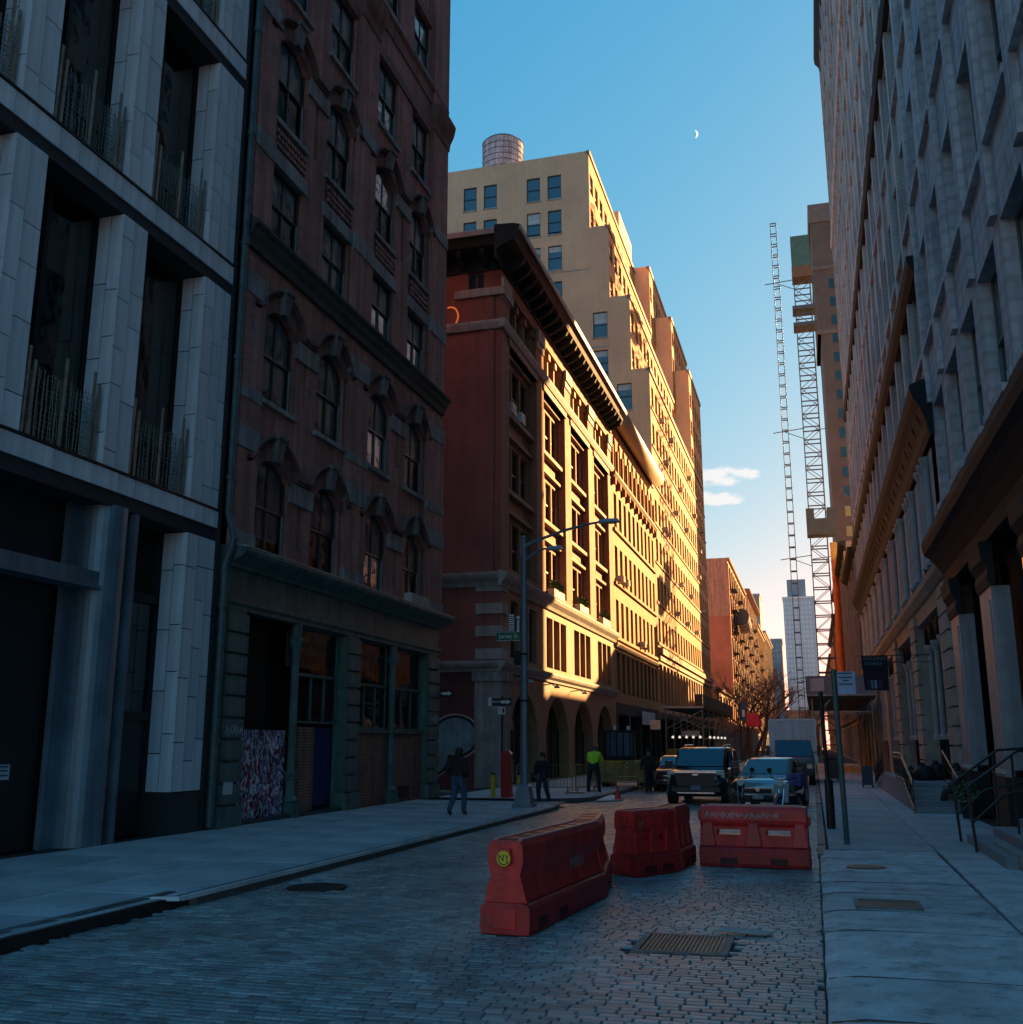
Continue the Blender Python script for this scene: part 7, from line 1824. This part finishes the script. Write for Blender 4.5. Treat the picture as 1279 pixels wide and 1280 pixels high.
# walker seen from behind on the near pavement, head bowed, hands in jacket pockets (faces away: rz = 180)
def hood(t, J, s_):
    hd = Vector(J['head']) * s_; q = MB(); q.lathe([(.12, -.14), (.135, -.08), (.115, -.04)], tuple(hd + Vector((0, .03, -.06)) * s_), 14); q.build('hood', M('maroon_jacket', (.04, .016, .02), .85, var=.2, scale=6), t, smooth=True, world=False)
person('walker in a dark maroon jacket and blue jeans on the brick building pavement', (-9.04, 26.5, ZP), R(165), 1.76, M('maroon_jacket', (.04, .016, .02), .85, var=.2, scale=6), m_jean,
       stand(head=(0, -.07, 1.6), jaw=(0, -.06, 1.53), crown=(0, -.06, 1.68), neck=(0, -.02, 1.46), ell=(-.3, .1, 1.13), wrl=(-.22, -.08, .98), hal=(-.16, -.13, .96), elr=(.3, .1, 1.13), wrr=(.22, -.08, .98), har=(.16, -.13, .96),
             knl=(-.1, -.16, .52), anl=(-.1, -.12, .1), tol=(-.11, -.27, .05), knr=(.1, .02, .5), anr=(.1, .26, .14), tor=(.11, .14, .04)), True, hood)
def bag(t, J, s_):
    q = MB(); q.tube([(.17, -.1, 1.4), (.02, -.17, 1.2), (-.2, -.1, .95)], .02, 6); q.build('strap', m_blackiron, t, world=False)
    q = MB(); q.box(-.42, -.3, -.06, .2, .72, 1.02); q.build('shoulder_bag', M('dark_bag', (.02, .02, .022), .6), t, world=False, bevel=.03)
person('pedestrian in a dark coat standing by the lamp post facing the camera side', (-8.75, 34.35, 0.0), R(-12), 1.68, M('dark_coat', (.025, .022, .03), .85, var=.2, scale=6), M('navy_trousers', (.03, .035, .07), .85),
       stand(ell=(-.29, .04, 1.14), wrl=(-.24, -.1, .93), hal=(-.2, -.14, .9), knl=(-.12, -.1, .5), anl=(-.12, -.04, .09), tol=(-.13, -.2, .05), knr=(.13, .04, .5), anr=(.16, .2, .12), tor=(.2, .08, .04)), True, bag)
m_hiviz = M('hi_vis_yellow', (.52, .8, .03), .7, var=.12, scale=6, bump=.1)
def vest(t, J, s_):
    q = MB(); m_ = M('vest_band', (.42, .42, .2), .4, bump=0); q.tube([(.225 * math.cos(2 * math.pi * k / 20), .155 * math.sin(2 * math.pi * k / 20) - .1, 1.1) for k in range(21)], .018, 6, False); q.build('reflective_band', m_, t, world=False)
    q = MB(); hd = Vector(J['head']) * s_; q.lathe([(.14, .0), (.12, .03), (.11, .09), (.05, .14), (0, .145)], tuple(hd), 14); q.build('helmet', M('dark_helmet', (.03, .03, .04), .4), t, smooth=True, world=False)
person('worker in a bright yellow safety vest beside the digger barricade', (-8.15, 39.9, ZP), R(178), 1.85, m_hiviz, m_darktr,
       stand(belly=(0, -.06, 1.1), chest=(0, -.14, 1.28), neck=(0, -.22, 1.41), jaw=(0, -.28, 1.46), head=(0, -.3, 1.52), crown=(0, -.3, 1.6), shl=(-.19, -.15, 1.34), shr=(.19, -.15, 1.34), ell=(-.26, -.3, 1.12), wrl=(-.22, -.5, .98), hal=(-.2, -.58, .95), elr=(.26, -.3, 1.12), wrr=(.22, -.5, .98), har=(.2, -.58, .95),
             hil=(-.12, 0, .9), knl=(-.18, -.03, .5), anl=(-.2, .02, .09), tol=(-.22, -.13, .04), hir=(.12, 0, .9), knr=(.18, -.03, .5), anr=(.2, .02, .09), tor=(.22, -.13, .04)), False, vest)
person('pedestrian in black walking past the boarded barricade by the parked vehicle', (-6.45, 42.6, 0.0), R(20), 1.74, M('black_coat', (.016, .018, .018), .85), M('black_trousers', (.014, .015, .018), .85),
       stand(ell=(-.27, .08, 1.14), wrl=(-.28, -.02, .9), hal=(-.28, -.06, .82), knl=(-.1, -.14, .52), anl=(-.1, -.1, .1), tol=(-.11, -.25, .05), knr=(.1, .04, .5), anr=(.1, .24, .14), tor=(.11, .12, .04)))
# seated figure at the shopfront pilaster, facing the street
t = thing('stone_block', 'low stone block against the shopfront serving as a seat', 'block', (3.95, 32.6, .09))
q = MB(); q.box(3.78, 4.15, 32.2, 33.1, .05, .54); q.build('block', m_step, t, bevel=.02)
person('person in dark clothes sitting against the blue grey pilaster with legs stretched', (3.9, 32.6, .09), R(-90), 1.72, M('slate_jacket', (.05, .058, .065), .85), m_darktr,
       stand(pelvis=(0, 0, .6), belly=(0, .0, .76), chest=(0, .01, .95), neck=(0, -.02, 1.1), jaw=(0, -.06, 1.16), head=(0, -.07, 1.23), crown=(0, -.06, 1.31), shl=(-.19, 0, 1.02), ell=(-.26, -.12, .78), wrl=(-.14, -.32, .72), hal=(-.1, -.38, .7), shr=(.19, 0, 1.02), elr=(.26, -.12, .78), wrr=(.14, -.32, .72), har=(.1, -.38, .7),
             hil=(-.1, -.04, .56), knl=(-.13, -.42, .56), anl=(-.12, -.5, .12), tol=(-.12, -.66, .05), hir=(.1, -.04, .56), knr=(.13, -.42, .56), anr=(.12, -.52, .12), tor=(.13, -.68, .05)))
# ================================================================== moon
q = MB(); dv = Vector((0, 0, 0)); d0 = Matrix.Rotation(YAW, 3, 'Z') @ Matrix.Rotation(PITCH, 3, 'X') @ Vector(((868 - 639.5) / 1290, 1.0, (640 - 167) / 1290)); d0.normalize()
c0 = d0 * 3000; rt = d0.cross(Vector((0, 0, 1))).normalized(); upv = rt.cross(d0); r_ = 10.5
outer = [c0 + rt * (r_ * math.cos(a)) + upv * (r_ * math.sin(a)) for a in [R(-88 + 176 * k / 16) for k in range(17)]]
inner = [c0 + rt * (r_ * .55 * math.cos(a)) + upv * (r_ * math.sin(a)) for a in [R(-88 + 176 * k / 16) for k in range(17)]]
q.strip([tuple(v) for v in outer], [tuple(v) for v in inner]); q.strip([tuple(v + d0 * 3) for v in outer], [tuple(v + d0 * 3) for v in inner])
tag(q.build('moon', M('moon_glow', (.8, .82, .85), .9, bump=0, var=.1, emit=.12)), 'thin pale crescent of the daytime moon in the blue sky', 'moon')
